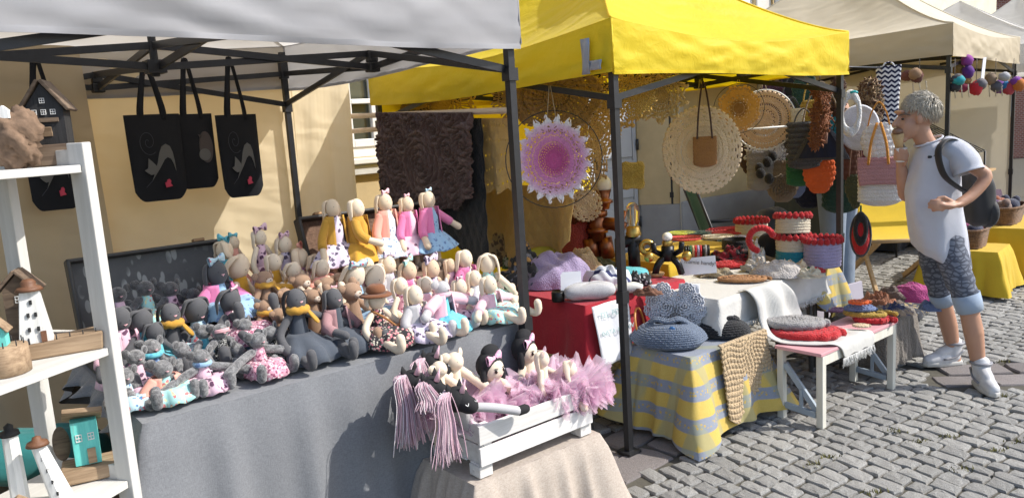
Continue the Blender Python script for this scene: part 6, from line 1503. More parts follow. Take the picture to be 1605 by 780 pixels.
# crochet covered stool beyond the bench
t = thing('stool', 'low stool under grey crochet throws beyond the bench', 'stool', (1.98, -.25, 0)); MB().box((0, 0, .34), (.36, .3, .03)).build('seat', MATS['table board'], t, smooth=False)
for x in (-.15, .15):
    for y in (-.12, .12): MB().tube([(x, y, 0), (x, y, .33)], .014, 8).build('leg', LEGM, t)
TAUL = CRO('taupe lace', (.2, .175, .15), 110)
mb = drape(-.19, .19, -.16, .16, .358, (.3, .29, .2, .3), corner=.03, flare=.04, k=4, amp=.02, seed=4); solo(mb, 'crochet_throw', TAUL, 'grey taupe crochet throw covering the low stool', 'throw', (1.98, -.25, 0), solid=.008)
heap('magenta crochet hat on the covered stool', 1432, 470, .36, 76, 26, MAGY, .55, 6, 21, 'crochet_hat', 'hat', .05)
heap('brown grey crochet scarf on the covered stool', 1400, 470, .36, 70, 16, CRO('mink yarn', (.17, .13, .11), 110), .6, 7, 22, 'crochet_scarf', 'scarf', .2)
heap('dark blue and beige crochet pieces on the covered stool', 1400, 492, .36, 50, 14, CRO('blue beige yarn', (.05, .06, .14), 110, (.4, .3, .22)), .6, 7, 23, 'crochet_pieces', 'crochet', .2)
mb = MB(); mb.box((0, 0, .2), (.62, .02, .4), rm(-.12)); solo(mb, 'display_board', PL('lilac grey board', (.36, .34, .4), .6, .1), 'lilac grey board leaning behind the covered stool', 'board', PZ(1450, 500, 0)[:2]+(0,) if False else (2.25, .12, 0), -.1, smooth=False, bevel=.004)
# ------------------------------------------------------------------ bags, hats and loops around the right front leg of the yellow tent
def rail(label, p, q, r_=.008, m_=None):
    p = Vector(p); q = Vector(q); mb = MB(); mb.tube([(0, 0, 0), tuple(q-p)], r_, 8); return solo(mb, 'hanging_rail', m_ or STEEL, label, 'rail', tuple(p))
rail('black rail across the front of the yellow tent carrying hats', (1.0, .25, 1.86), (2.05, .25, 1.86)); rail('thin rail reaching from the yellow tent toward the beige tent', (2.07, .05, 1.86), (2.95, .12, 1.86), .006)
rail('white rail below the lace doilies carrying small bags', (1.9, .62, 1.50), (2.5, .45, 1.50), .007, WHT)
softbag('dark slate ruffled bag beside the navy bag', 1260, 228, .42, 46, 74, SLATE, .09, 9, 20, 'none' and (1262, 170), shape='sq', amp=.02)
nb_ = softbag('navy triangular bag with grey knitted border', 1287, 218, .3, 84, 66, SLATE, .05, 6, 30, (1290, 128), TAU, shape='tri', amp=.004)
MB().grid(lambda u, v: ((u-.5)*.29*(1-v)**.8, -.035-.004*sin(20*u)-.012*(1-v), .02+v*.24), 14, 14).build('bag_front', FAB('navy wool', (.008, .011, .028)), nb_)
softbag('bottle green crochet purse with button', 1254, 268, .5, 40, 48, GRN, .05, 7, 12, (1256, 205), flap=(GRN, .5), amp=.005)
softbag('bright orange round crochet bag', 1284, 268, .34, 46, 70, ORG_, .05, 8, 20, (1288, 190), shape='round', amp=.009)
softbag('large dark green crochet bag behind the tent leg', 1317, 285, .3, 52, 98, DGR, .08, 11, 18, (1317, 180), amp=.008)
softbag('olive crochet bag with long brown strap', 1341, 300, .12, 30, 54, OLV, .05, 7, 14, (1343, 190), PL('brown strap', (.16, .08, .05), .7), shape='drop', amp=.006)
t_ = softbag('taupe bag with large spiral rose', 1226, 284, .72, 50, 66, TAU, .05, 8, 16, (1226, 215), shape='round', amp=.006)
q = MB(); rosette(q, (0, -.045, .13), (0, -1, 0), .075, 5, .5); q.build('rose', TAU, t_, solid=.008)
softbag('grey crochet bag behind the taupe rose bag', 1192, 268, .85, 40, 62, GREYY, .05, 8, 16, (1190, 200), amp=.006)
a, b, z = PB(1200, 258, .8); mb = MB()
for i in range(5): mb.ell((.05*cos(i*1.3), -.02*i, -.04*i+.06), (.035, .02, .04), 10, 8)
d = thing('crochet_scarf', 'black crochet petals hanging beside the grey bag', 'scarf', (a, b, z), facing(a, b)); mb.build('petals', BLY, d)
softbag('small denim blue bag low behind the rose bag', 1246, 290, .8, 32, 40, BLUY, .04, 6, 12, (1246, 230), shape='round', amp=.004)
softbag('plain black shoulder bag hanging at the back', 1236, 138, 1.0, 30, 80, FAB('black cotton bag', (.012, .012, .014)), .05, 2, 4, (1236, 92), amp=0)
softbag('small cream bag with bamboo handle', 1250, 188, .55, 20, 36, CRM, .03, 5, 10, None, amp=.003)
for lb, px, py, b_, w_, h_, m_, sh in (
    ('brown crochet bag with fringe beside the orange bag', 1302, 250, .42, 34, 60, RUST, 'sq'), ('charcoal crochet bag above the green purse', 1243, 212, .6, 34, 50, SLATE, 'drop'),
    ('mustard crochet pouch behind the navy bag', 1270, 180, .5, 26, 40, GOLY, 'drop'), ('burgundy crochet bag behind the olive bag', 1352, 262, .25, 30, 60, CRO('burgundy yarn', (.13, .015, .03)), 'drop'),
    ('dark brown leather pouch beside the dark green bag', 1333, 250, .2, 20, 58, FAB('brown leather pouch', (.12, .05, .03)), 'sq'), ('teal crochet purse behind the rust scarf', 1308, 205, .5, 34, 44, TEAL, 'round'),
    ('sand crochet bag behind the white loop necklace', 1352, 225, .3, 36, 60, TANY, 'drop'), ('black crochet bag behind the pink flap bag', 1400, 255, .3, 30, 60, BLY, 'drop'),
    ('dark plum crochet bag behind the peach ring', 1212, 160, 1.1, 34, 56, CRO('plum yarn', (.06, .02, .045)), 'drop'), ('charcoal felt bag between peach ring and slate bag', 1240, 250, .95, 36, 60, SLATE, 'sq'),
    ('brown crochet bag under the mustard dreamcatcher', 1172, 240, 1.1, 30, 56, CRO('umber yarn', (.07, .04, .025)), 'drop'), ('midnight blue crochet bag low behind the green purse', 1268, 300, .8, 38, 46, CRO('midnight yarn', (.012, .016, .04)), 'round'),
    ('forest green crochet bag above the orange bag', 1262, 150, .8, 30, 54, DGR, 'drop'), ('dark grey knitted bag above the navy triangular bag', 1240, 180, .9, 34, 52, CRO('lead yarn', (.05, .05, .055)), 'round')):
    softbag(lb, px, py, b_, w_*1.25, h_*1.15, m_, .07, 8, 16, (px, py-h_*.5-34), shape=sh, amp=.007)
def ruffle(label, px, py0, py1, b, wpx, mat, name='ruffled_scarf', cat='scarf', seed=0):
    p = PB(px, py0, b); q = PB(px, py1, b); s = 1/pxm(*p); r_ = wpx*s/2; H_ = p[2]-q[2]; ph = seed
    t = thing(name, label, cat, (p[0], b, q[2]), facing(p[0], b))
    rg = random.Random(seed*31)
    MB().tube([(0, 0, .03), (.008, 0, H_*.5), (0, 0, H_)], [r_*.45, r_*.5, r_*.3], 12).build('scarf_core', mat, t)
    for k in range(16):
        zz = H_*(.06+.88*(k+rg.random()*.6)/16); an = rg.uniform(-2.6, -.5); ro_ = r_*.5*rg.uniform(.7, 1.0)
        m_ = MB(); rosette(m_, (cos(an)*r_*.32, sin(an)*r_*.28, zz), (cos(an), sin(an), rg.uniform(-.4, .3)), r_*rg.uniform(.38, .55), 3, .9); m_.build('ruffle', mat, t, solid=.005)
    MB().tube([(0, 0, H_+.02), (0, 0, PB(px, 118, b)[2]-q[2])], .003, 5).build('loop', IRON, t)
    return t
ruffle('rust brown ruffled crochet scarf hanging by the tent leg', 1285, 132, 232, .22, 48, RUST, seed=1)
ruffle('dark brown ruffled scarf behind the tent leg', 1314, 125, 180, .3, 34, CRO('dark brown yarn', (.1, .045, .025)), seed=2)
ruffle('speckled brown crochet scarf beside the chevron bag', 1366, 125, 205, .15, 56, CRO('speckled brown yarn', (.13, .06, .03), 90, (.4, .28, .16)), seed=4)
a, b, z = PB(1333, 178, .0); s = 1/pxm(a, b, z)
mb = MB(); mb.torus((0, 0, 0), 26*s*.5, .014, 40, 10, rm(R(90)), .003, 1, 2.25); t = thing('crochet_necklace', 'thick white crochet loop necklace hung on the rail', 'necklace', (a, b, z), facing(a, b)); mb.build('loop', WHY, t); MB().ell((.015, 0, .13), (.03, .014, .014), 12, 8).build('clip', PL('teal plastic', (.0, .3, .3), .4), t)
doily('grey crochet beret hung behind the white loop', 1346, 200, .1, 29, LGY, 16, 60, 0, .0, 0, 1.2, relief=.012, name='crochet_beret', cat='hat', solid=.01)
t = softbag('white textured backpack with orange straps', 1377, 232, -.05, 48, 78, WHY, .12, 9, 18, (1376, 160), CRO('orange brown strap', (.6, .25, .03)), shape='drop', amp=.008)
a, b, z = PB(1377, 232, -.05)
for sx in (-1, 1): MB().tube(spline([(sx*.01, -.05, .33), (sx*.045, -.085, .2), (sx*.06, -.075, .06)], 5), .009, 8).build('strap', MATS['orange brown strap'], t)
softbag('white crochet bag with dusty pink flap', 1379, 285, -.06, 62, 76, WHY, .08, 12, 20, (1377, 215), WHY, flap=(PNKY, .58), amp=.006)
def chevron():
    m, t = newmat('navy white chevron'); sp = t.n('ShaderNodeSeparateXYZ'); t.l(t.tc.outputs['Object'], sp.inputs[0])
    fx = t.math('ABSOLUTE', t.math('SUBTRACT', t.math('FRACT', t.math('MULTIPLY', sp.outputs[0], 24)), .5)); f = t.math('FRACT', t.math('ADD', t.math('MULTIPLY', sp.outputs[2], 30), fx))
    t.col(t.mix(t.ramp(f, [(.48, 0.0), (.52, 1.0)]), (.01, .013, .05), (.68, .68, .7))); t.set(Roughness=.9); return m
softbag('navy and white chevron drawstring bag with long strap', 1392, 150, .08, 28, 92, chevron(), .06, 1, 4, (1390, 98), MATS['navy white chevron'], amp=0, taper=-.3)
a, b, z = PB(1349, 368, .02); s = 1/pxm(a, b, z)
t = thing('crochet_slipper', 'black and red crochet slipper hanging by a green loop', 'slipper', (a, b, z), facing(a, b)); mb = MB(); mb.ell((0, 0, 0), (14*s, .03, 34*s), 24, 18, None, lambda d: 1-.18*max(0, d.z)); mb.build('sole', REDY, t)
mb = MB(); mb.torus((0, -.02, 10*s), 10*s, .02, 30, 10, rm(R(90)), 0, .75, 1.9); mb.build('cuff', BLY, t); MB().torus((0, -.004, 0), 14.5*s, .007, 34, 8, rm(R(90)), .002, 1, 2.2).build('edging', SLATE, t); MB().tube([(0, 0, .12), (0, 0, PB(1349, 322, .02)[2]-z)], .006, 6).build('loop', GRN, t)
# seats and clutter between the tents
ch = thing('folding_chair', 'green canvas folding chair with black frame behind the baskets', 'chair', (3.25, 1.75, 0), .9)
for sx in (-.24, .24):
    MB().tube([(sx, -.2, 0), (sx, .1, .45), (sx, .28, .95)], .014, 8).build('frame_tube', STEEL, ch); MB().tube([(sx, .22, 0), (sx, -.2, .45)], .014, 8).build('frame_tube', STEEL, ch); MB().tube([(sx, -.22, .62), (sx, .16, .62)], .016, 8).build('armrest', STEEL, ch)
GCV = FAB('green canvas', (.015, .09, .045)); MB().grid(lambda u, v: ((u-.5)*.46, .12+.15*v-.03*sin(pi*u), .48+.45*v), 8, 8).build('back_sling', GCV, ch, solid=.004); MB().grid(lambda u, v: ((u-.5)*.46, -.2+.34*v, .45-.03*sin(pi*u)), 8, 6).build('seat_sling', GCV, ch, solid=.004)
mb = MB(); mb.ell((0, 0, .15), (.2, .14, .16), 24, 16, None, lambda d: 1+.06*sin(7*d.x+5*d.z)); solo(mb, 'holdall', FAB('black nylon', (.012, .012, .014), rough=.6), 'black nylon holdall on a box behind the flower baskets', 'bag', (2.95, 1.05, .53))
mb = MB(); mb.box((0, 0, .265), (.6, .4, .53)); solo(mb, 'cardboard_box', PL('printed carton', (.45, .38, .28), .8, .2, 4), 'pale printed carton under the black holdall', 'box', (2.95, 1.05, 0), smooth=False, bevel=.006)
# yellow deck chair
DWD = WOOD('pine wood', (.4, .25, .11), (.52, .35, .18)); DCY = FAB('yellow canvas sling', (.62, .42, .015), var=.15)
dq = PZ(1398, 452, 0); dc = thing('deck_chair', 'yellow canvas deck chair with pine frame in front of the beige tent', 'chair', (dq[0], dq[1], 0), facing(dq[0], dq[1])+.35)
for sx in (-.3, .3):
    MB().beam((sx, -.55, .02), (sx, .35, .95), .028, .045).build('frame_bar', DWD, dc, smooth=False, bevel=.004); MB().beam((sx*.9, .45, .02), (sx*.9, -.45, .5), .028, .045).build('frame_bar', DWD, dc, smooth=False, bevel=.004)
for y, z in ((.35, .95), (-.45, .5)): MB().tube([(-.33, y, z), (.33, y, z)], .016, 8).build('cross_bar', DWD, dc)
MB().grid(lambda u, v: ((u-.5)*.54, .35-.8*v, .95-.45*v-.2*sin(pi*v)), 10, 16).build('sling', DCY, dc, solid=.004)
mb = MB(); mb.ell((0, 0, .09), (.34, .2, .1), 30, 16, None, lambda d: 1+.1*sin(8*d.x+3*d.y)+.08*sin(11*d.y)); solo(mb, 'cloth_bundle', FAB('dark batik', (.015, .016, .025), [((.12, .13, .15), 14, .2), ((.3, .22, .1), 11, .2)]), 'dark patterned bundle on the setts under the deck chair', 'bundle', (3.05, .1, 0))
# ------------------------------------------------------------------ beige tent stall
hangw = MB(); hangw.grid(lambda u, v: (2.75*u, .015*sin(9*u), 2.15-2.05*v), 40, 10); hangw.grid(lambda u, v: (2.74+.015*sin(9*u), -2.58*u, 2.15-2.05*v), 30, 10)  # back wall, then a far side wall added to keep the sun out
o = hangw.build('tent_wall', CB2, None, loc=BO+N47*2.6, rot=(0, 0, R(47))); tag(o, 'beige canvas back wall and added sun-blocking far side wall of the beige tent', 'tent wall')
hw2 = MB(); hw2.grid(lambda u, v: (5*u, .015*sin(9*u), 2.25-2.15*v), 40, 10)
tag(hw2.build('tent_wall', CB2, None, loc=BO+D47*2.85+N47*1.2, rot=(0, 0, R(47))), 'pale canvas wall hung under the white peaked tents', 'tent wall')
hangw = MB(); hangw.grid(lambda u, v: (2.7*u+.02, .1+2.4*v, 2.09+.06*sin(pi*u)+.02*v), 20, 20)
o = hangw.build('tent_lining', CY, None, loc=BO, rot=(0, 0, R(47))); tag(o, 'yellow canvas lining stretched under the beige roof', 'tent lining')
def B3(x, y, z=0): return loc(BO+D47*x+N47*y+Vector((0, 0, z)))
Y47 = R(8)
for i, (x, y, w_, d_, h, lb) in enumerate(((-.32, -.46, .46, .52, .38, 'yellow clothed display table at the beige tent corner'), (.36, -.55, .95, .6, .48, 'yellow clothed display table farther along the beige tent'))):
    t = thing('table', 'folding frame under the ' + lb, 'table', B3(x+w_/2, y+d_/2), Y47); MB().box((0, 0, h-.02), (w_, d_, .03)).build('table_top', MATS['table board'], t, smooth=False)
    for sx in (-1, 1):
        for sy in (-1, 1): MB().tube([(sx*(w_/2-.05), sy*(d_/2-.05), 0), (sx*(w_/2-.05), sy*(d_/2-.05), h-.03)], .014, 8).build('leg', LEGM, t)
    mb = drape(-w_/2, w_/2, -d_/2, d_/2, h, (h-.03, h-.03, h-.1, h-.03), corner=.0, flare=.09, k=3, amp=.02, seed=i); solo(mb, 'tablecloth', YCL, ('bright yellow cloth reaching the setts at the beige tent corner', 'bright yellow cloth on the farther beige tent table')[i], 'tablecloth', B3(x+w_/2, y+d_/2), Y47)
WICK = heather('wicker', (.09, .045, .02), (.22, .12, .06), 90, .9)
for i, (x, y, z, w_, lb) in enumerate(((-.08, -.2, .382, .4, 'brown wicker basket on the yellow corner table'), (.75, -.25, .482, .6, 'brown wicker basket of plush toys on the farther yellow table'))):
    t = thing('wicker_basket', lb, 'basket', B3(x, y, z), Y47)
    def fn(u, v):
        an = 2*pi*u; st = .006*sin(40*an*.5+(int(v*9) % 2)*pi); e = lambda c: abs(c)**.6*(1 if c >= 0 else -1)
        return ((w_/2*(.85+.15*v)+st)*e(cos(an)), (w_*.34*(.85+.15*v)+st)*e(sin(an)), .001+.15*v)
    MB().grid(fn, 110, 9, cu=True).build('basket_wall', WICK, t); MB().box((0, 0, .008), (w_*.8, w_*.52, .012)).build('basket_base', WICK, t); r_ = MB(); r_.tube([fn(k/48, 1.02) for k in range(48)], .011, 8, close=True); r_.build('rim', WICK, t)
    for k in range(6 if i else 3):
        c = (random.uniform(-.3, .3)*w_, random.uniform(-.18, .18)*w_, .15)
        q = MB(); q.ell((0, 0, 0), (.075, .06, .06), 16, 10, None, lambda d: 1+.2*max(0, d.x)); q.ell((.07, -.02, .045), (.038, .036, .038), 12, 8)
        cols = [(.012, .016, .05), (.1, .02, .12), (.42, .06, .22), (.35, .1, .04), (.3, .2, .16), (.015, .02, .06)]
        solo(q, 'plush_toy', FUR('plush %d' % k, dk(cols[k], .7), lt(cols[k], .06)), ('navy', 'purple', 'magenta', 'rust', 'taupe', 'midnight blue')[k]+' plush toy lying in the '+('corner' if i == 0 else 'farther')+' wicker basket', 'plush toy', B3(x+c[0], y+c[1], z+.06+.09), Y47+k)
# wire display rack
t = thing('wire_rack', 'black wire grid rack with slanted shelf inside the beige tent', 'rack', B3(1.75, .45), Y47)
for k in range(9): MB().tube([(-.5+.12*k, -.3, 1.05), (-.5+.12*k, .3, 1.4)], .006, 5).build('wire', IRON, t)
for k in range(5): MB().tube([(-.5, -.3+.15*k, 1.05+.0875*k), (.46, -.3+.15*k, 1.05+.0875*k)], .006, 5).build('wire', IRON, t)
for sx in (-.5, .46):
    for y, z in ((-.3, 1.05), (.3, 1.4)): MB().tube([(sx, y, 0), (sx, y, z)], .012, 6).build('leg', IRON, t)
MB().box((0, -.2, .85), (1.0, .4, .02)).build('shelf', DWD, t, smooth=False)
# dark goods in the depth of the beige stall
for i, (x, y, z, w_, h, m_, lb) in enumerate(((1.9, 1.1, 0, .8, .75, FAB('charcoal blanket', (.03, .03, .035)), 'charcoal covered chest at the back of the beige stall'), (2.2, .3, 0, .7, .6, FAB('plum blanket', (.06, .02, .05)), 'plum covered chest beside the wire rack'), (1.0, 1.5, 0, .9, .8, FAB('olive blanket', (.05, .05, .03)), 'olive covered chest behind the deck chair'))):
    mb = drape(-w_/2, w_/2, -.25, .25, h, (h-.03,)*4, flare=.05, k=3, amp=.02, seed=i+20); solo(mb, 'covered_chest', m_, lb, 'chest', B3(x, y, z), Y47)
    for k in range(4):
        q = MB(); q.ell((0, 0, .07), (.1, .09, .08), 16, 10, None, lambda d: 1+.12*sin(7*d.x+5*d.z+k)); cc = ((.25, .03, .04), (.02, .03, .09), (.3, .2, .05), (.12, .02, .12))[k]
        solo(q, 'felt_toy', FAB('felt toy %d' % k, cc), ('crimson', 'navy', 'ochre', 'purple')[k]+' felt toy on the '+lb.split()[0]+' covered chest', 'toy', B3(x-w_/2+.1+k*(w_-.2)/3, y-.05, z+h+.002), Y47)
# hanging felt pieces under the beige front edge
def pompoms(label, px, py, Y, cols, r_=.045, cat='pompom', top=92, seed=0, tails=0):
    d = ray(px, py); p = CAMP+d*(Y/d.y); l_ = loc(p); rg = random.Random(seed); d2 = ray(px, top); zt_ = (CAMP+d2*(Y/d2.y)).z
    t = thing('felt_hanger', label, 'decoration', l_, facing(l_[0], l_[1]))
    MB().tube([(0, 0, .02), (0, 0, zt_-p.z)], .003, 5).build('cord', TAUL, t)
    for i, c in enumerate(cols):
        q = MB(); q.ell((rg.uniform(-1, 1)*.06+(i-len(cols)/2)*r_*.7, rg.uniform(-.03, .03), rg.uniform(-.05, .05)), (r_, r_, r_*rg.uniform(.8, 1.2)), 14, 10, None, lambda d: 1+.08*sin(15*d.x+9*d.z)+.08*sin(13*d.y)); q.build('felt_ball', FAB('felt %d %d' % (px, i), c), t)
    for i in range(tails): MB().tube([(-.05+.05*i, 0, -.03), (-.05+.05*i+.01, 0, -.14)], .005, 5).build('tassel', CRM, t)
    return t
pompoms('brown felt owl hanging under the beige tent', 1441, 122, 6.6, [(.16, .05, .03), (.12, .04, .03), (.3, .18, .1)], .05, tails=3, seed=1)
pompoms('black and teal dreamcatcher piece by the beige tent leg', 1496, 128, 6.6, [(.03, .03, .035), (.08, .08, .09), (.02, .3, .35)], .05, tails=4, seed=2)
pompoms('purple and ochre felt flowers under the beige valance', 1518, 104, 6.9, [(.2, .12, .03), (.1, .02, .2), (.28, .05, .3)], .05, seed=3)
pompoms('crimson, ochre and red felt balls in a cluster', 1530, 133, 7.0, [(.25, .02, .06), (.3, .16, .05), (.15, .14, .15), (.5, .02, .03)], .055, seed=4)
pompoms('mixed grey felt figures with white tassels', 1560, 128, 7.4, [(.25, .18, .12), (.1, .1, .12), (.4, .4, .42)], .05, tails=3, seed=5)
pompoms('rainbow felt garland at the far beige tent leg', 1588, 134, 7.9, [(.02, .15, .35), (.15, .04, .25), (.4, .05, .08), (.5, .16, .03), (.2, .04, .3)], .06, seed=6)
d_ = ray(1541, 112); p = CAMP+d_*(7.0/d_.y); mb = MB(); mb.box((0, 0, 0), (.07, .004, .24), rm(.1, -.06)); solo(mb, 'price_tag', MATS['white paper'], 'long white price tag hanging under the beige valance', 'tag', loc(p), smooth=False)
# ------------------------------------------------------------------ people
def remeshed(mb, name, mat, parent, vox, it=4, fac=.5):
    o = mb.build(name, mat, parent); m_ = o.modifiers.new('remesh', 'REMESH'); m_.mode = 'VOXEL'; m_.voxel_size = vox; m_.use_smooth_shade = True
    s = o.modifiers.new('smooth', 'SMOOTH'); s.factor = fac; s.iterations = it; return o
def PY(px, py, Y): d = ray(px, py); return CAMP+d*(Y/d.y)
def skinmat():
    m, t = newmat('sun tanned skin'); c = t.mix(t.noise(14, 4), (.42, .22, .14), (.52, .29, .19)); t.col(c); t.set(Roughness=.5, Subsurface_Weight=.08, Subsurface_Radius=(.02, .008, .004)); t.bump(t.noise(180), .08, .002); return m
SKN = skinmat()
W0 = Vector((2.6, 4.33, 0))
wm = bpy.data.objects.new('person', None); COL.objects.link(wm); wm.location = W0
tag(wm, 'woman with short grey hair in pale tunic and patterned leggings eating ice cream', 'person')
def w(px, py, Y): return PY(px, py, Y)-W0
YC, YN, YF = 4.33, 4.2, 4.46
mb = MB()
# head and face in profile
hc = w(1437, 180, YC)
mb.ell(hc+Vector((.012, 0, .015)), (.092, .072, .1), 20, 14); mb.ell(w(1424, 198, YC), (.062, .058, .075), 16, 12, rm(0, .25, 0))
mb.tube([w(1411, 182, YC), w(1401, 196, YC)], [.011, .015], 8); mb.ell(w(1401, 197, YC), (.014, .016, .011), 10, 8); mb.ell(w(1409, 208, YC), (.016, .024, .011), 10, 8); mb.ell(w(1415, 219, YC), (.022, .03, .018), 12, 8)
mb.ell(w(1407, 176, YC)+Vector((.008, 0, 0)), (.02, .05, .012), 12, 8)
for sy in (-1, 1): mb.ell(w(1431, 187, YC)+Vector((0, sy*.073, 0)), (.022, .012, .032), 12, 8)
mb.tube([w(1437, 195, YC), w(1450, 222, YC), w(1462, 245, YC)], [.052, .05, .07], 14)
# trunk, arms, hand on hip
mb.rtube([w(1468, 246, YC), w(1466, 300, YC), w(1473, 365, YC)], [.085, .09, .1], 16)
arm = spline([w(1497, 236, YN), w(1527, 262, YN-.03), w(1545, 277, YN-.05), w(1524, 305, YN-.07), w(1503, 319, YN-.09)], 4); n = len(arm)
mb.rtube(arm, [.042-.015*(i/(n-1)) for i in range(n)], 14)
hand = [w(1503, 319, YN-.09), w(1487, 323, YN-.1), w(1474, 321, YN-.1)]; mb.rtube(hand, [.03, .037, .03], 12, (1, .55))
for i, (px, py, L_) in enumerate(((1460, 314, 1), (1456, 319, 1), (1456, 325, 1), (1462, 330, 1))): mb.rtube(spline([w(1478, 317+4*i, YN-.105), w((1478+px)/2, (317+4*i+py)/2-1, YN-.115), w(px, py, YN-.095)], 3), .0095, 8)
mb.rtube([w(1494, 316, YN-.1), w(1480, 309, YN-.115), w(1471, 310, YN-.105)], .0105, 8)
arm = spline([w(1450, 240, YF), w(1430, 280, YF+.02), w(1420, 306, YF), w(1415, 280, YF-.05), w(1413, 264, YF-.07)], 4); n = len(arm); mb.rtube(arm, [.05-.02*i/(n-1) for i in range(n)], 12)
cone0, cone1 = w(1407, 207, YC-.01), w(1411, 248, YC+.02)
mb.rtube([w(1413, 266, YF-.07), w(1412, 252, YC+.05)], [.028, .03], 12, (1, .75))
for i in range(4):
    zc = cone0.lerp(cone1, .66+.13*i); mb.rtube(spline([zc+Vector((.03, .02, -.01)), zc+Vector((.012, -.03, 0)), zc+Vector((-.022, -.022, .002)), zc+Vector((-.026, .012, .002))], 3), .0092, 8)
mb.rtube(spline([w(1418, 258, YC+.02), cone0.lerp(cone1, .9)+Vector((.032, -.02, 0)), cone0.lerp(cone1, .68)+Vector((.018, -.03, 0))], 3), .0105, 8)
# legs
def leg(pts, rs): mb.rtube(spline(pts, 4), [rs[0]+(rs[-1]-rs[0])*0 if False else None for _ in ()] or [r for r in rs], 14)
for pts, rs in (((w(1485, 380, YN+.06), w(1507, 440, YN+.0), w(1517, 478, YN-.02), w(1526, 520, YN-.03), w(1534, 575, YN-.02), w(1537, 592, YN-.03)), (.05, .055, .05, .052, .036, .038)), ((w(1462, 380, YF-.05), w(1468, 430, YF), w(1477, 470, YF+.04), w(1487, 510, YF+.08), w(1495, 550, YF+.1), w(1496, 565, YF+.1)), (.05, .055, .048, .05, .036, .038))):
    mb.rtube(pts, rs, 16)
remeshed(mb, 'body', SKN, wm, .0065, 5)
# face detail
for px, py, nm, r_, m_ in ((1408, 187, 'eye', (.008, .01, .006), PL('dark eye', (.03, .02, .015), .3)),):
    MB().ell(w(px, py, YC)+Vector((.004, -.04, 0)), r_, 10, 6).build(nm, m_, wm)
MB().tube(spline([w(1405, 181, YC)+Vector((0, -.028, 0)), w(1411, 179, YC)+Vector((0, -.052, 0)), w(1418, 181, YC)+Vector((0, -.064, 0))], 3), .0035, 5).build('eyebrow', PL('grey brow', (.12, .1, .08), .9), wm)
MB().ell(w(1407, 208, YC)+Vector((.0, -.012, 0)), (.012, .02, .006), 10, 6).build('lips', PL('lip skin', (.4, .14, .12), .5), wm)
def hairmat():
    m, t = newmat('silver blonde hair'); n = t.noise(1, 6, t.mapping((300, 300, 40)), .6); t.col(t.mix(t.ramp(n, [(.35, 0.0), (.65, 1.0)]), (.3, .265, .215), (.72, .66, .55))); t.set(Roughness=.42); t.bump(n, .7, .004); return m
HAIR = hairmat(); mb = MB(); rg = random.Random(4); hq = w(1441, 172, YC)
mb.ell(hq+Vector((.012, 0, -.002)), (.094, .079, .085), 24, 16, rm(0, .2, 0)); 
mb.build('hair_cap', HAIR, wm)
hs_ = MB()
for i in range(2400):
    an = rg.uniform(0, 2*pi); el = rg.uniform(-.25, 1.5); d = Vector((cos(an)*cos(el), sin(an)*cos(el), sin(el)))
    if d.x < -.55 and d.z < .38: continue
    if d.x < -.05 and d.z < -.05: continue
    p = hq+Vector((.012+d.x*.091, d.y*.077, -.002+d.z*.084)); fl = Vector((-.4+rg.gauss(0, .25) if d.z > .35 else .25, d.y*.4, -.9 if d.z < .6 else -.1+rg.gauss(0, .3)))
    tn = (fl-d*fl.dot(d)); tn = tn.normalized() if tn.length > .01 else Vector((1, 0, 0)); L_ = rg.uniform(.04, .075)
    hs_.tube([p, p+tn*L_*.5+d*.006, p+tn*L_+d*rg.uniform(-.004, .004)], [.003, .0028, .0006], 4)
o = hs_.build('hair_strand', HAIR, wm); o['kind'] = 'stuff'
# tunic with side slit and wide sleeves
TUN = FAB('pale blue white jersey', (.56, .575, .64), ws=1200, var=.05, bst=.5, sheen=.05)
mb = MB()
rows = ((222, 1443, 1478, .075), (232, 1439, 1492, .12), (250, 1433, 1500, .14), (275, 1428, 1499, .125), (300, 1424, 1500, .12), (330, 1426, 1503, .125), (360, 1432, 1509, .135), (385, 1437, 1513, .14), (398, 1445, 1516, .135))
secs = []
for (py, x0, x1, dy) in rows:
    p, q = w(x0, py, YC), w(x1, py, YC); secs.append(((p+q)/2, (q-p).length/2, dy))
def tf(u, v):
    f = v*(len(secs)-1); i = min(int(f), len(secs)-2); f -= i; c = secs[i][0].lerp(secs[i+1][0], f); rx = secs[i][1]*(1-f)+secs[i+1][1]*f; ry = secs[i][2]*(1-f)+secs[i+1][2]*f
    an = 2*pi*u; fold = 1+.03*v*sin(7*an+3*v)+.022*sin(3*an+9*v)*v+.014*sin(5*an-14*v)+.01*sin(11*an+21*v)*v; e = lambda k_: abs(k_)**.85*(1 if k_ >= 0 else -1)
    z = c.z - .085*(.5+.5*cos(an+.5))*max(0, (v-.7)/.3)**1.2 + .02*max(0, -cos(an))*max(0, (v-.7)/.3)
    return (c.x+rx*e(cos(an))*fold, c.y+ry*e(sin(an))*fold, z)
# slit on the near side, to the rear
mb.grid(tf, 72, 48, cu=True, keep=lambda i, j: not (j > 33 and abs(i-65) <= int((j-33)*.2)))
tun = mb.build('tunic', TUN, wm, solid=.004)
sl = MB(); pts = spline([w(1478, 232, YN+.06), w(1502, 240, YN+.0), w(1514, 258, YN-.03), w(1519, 270, YN-.045)], 4); n = len(pts)
sl.tube(pts, [.066+.003*sin(i*1.1)+.01*i/(n-1) for i in range(n)], 20, cap=False); sl.build('sleeve', TUN, wm, solid=.004)
sl = MB(); pts = spline([w(1455, 236, YF-.06), w(1440, 255, YF), w(1432, 272, YF+.015)], 4); sl.tube(pts, .075, 18, cap=False); sl.build('sleeve', TUN, wm, solid=.004)
MB().torus(w(1455, 221, YC), .074, .006, 30, 8, rm(0, -.35, 0)).build('neckband', TUN, wm)
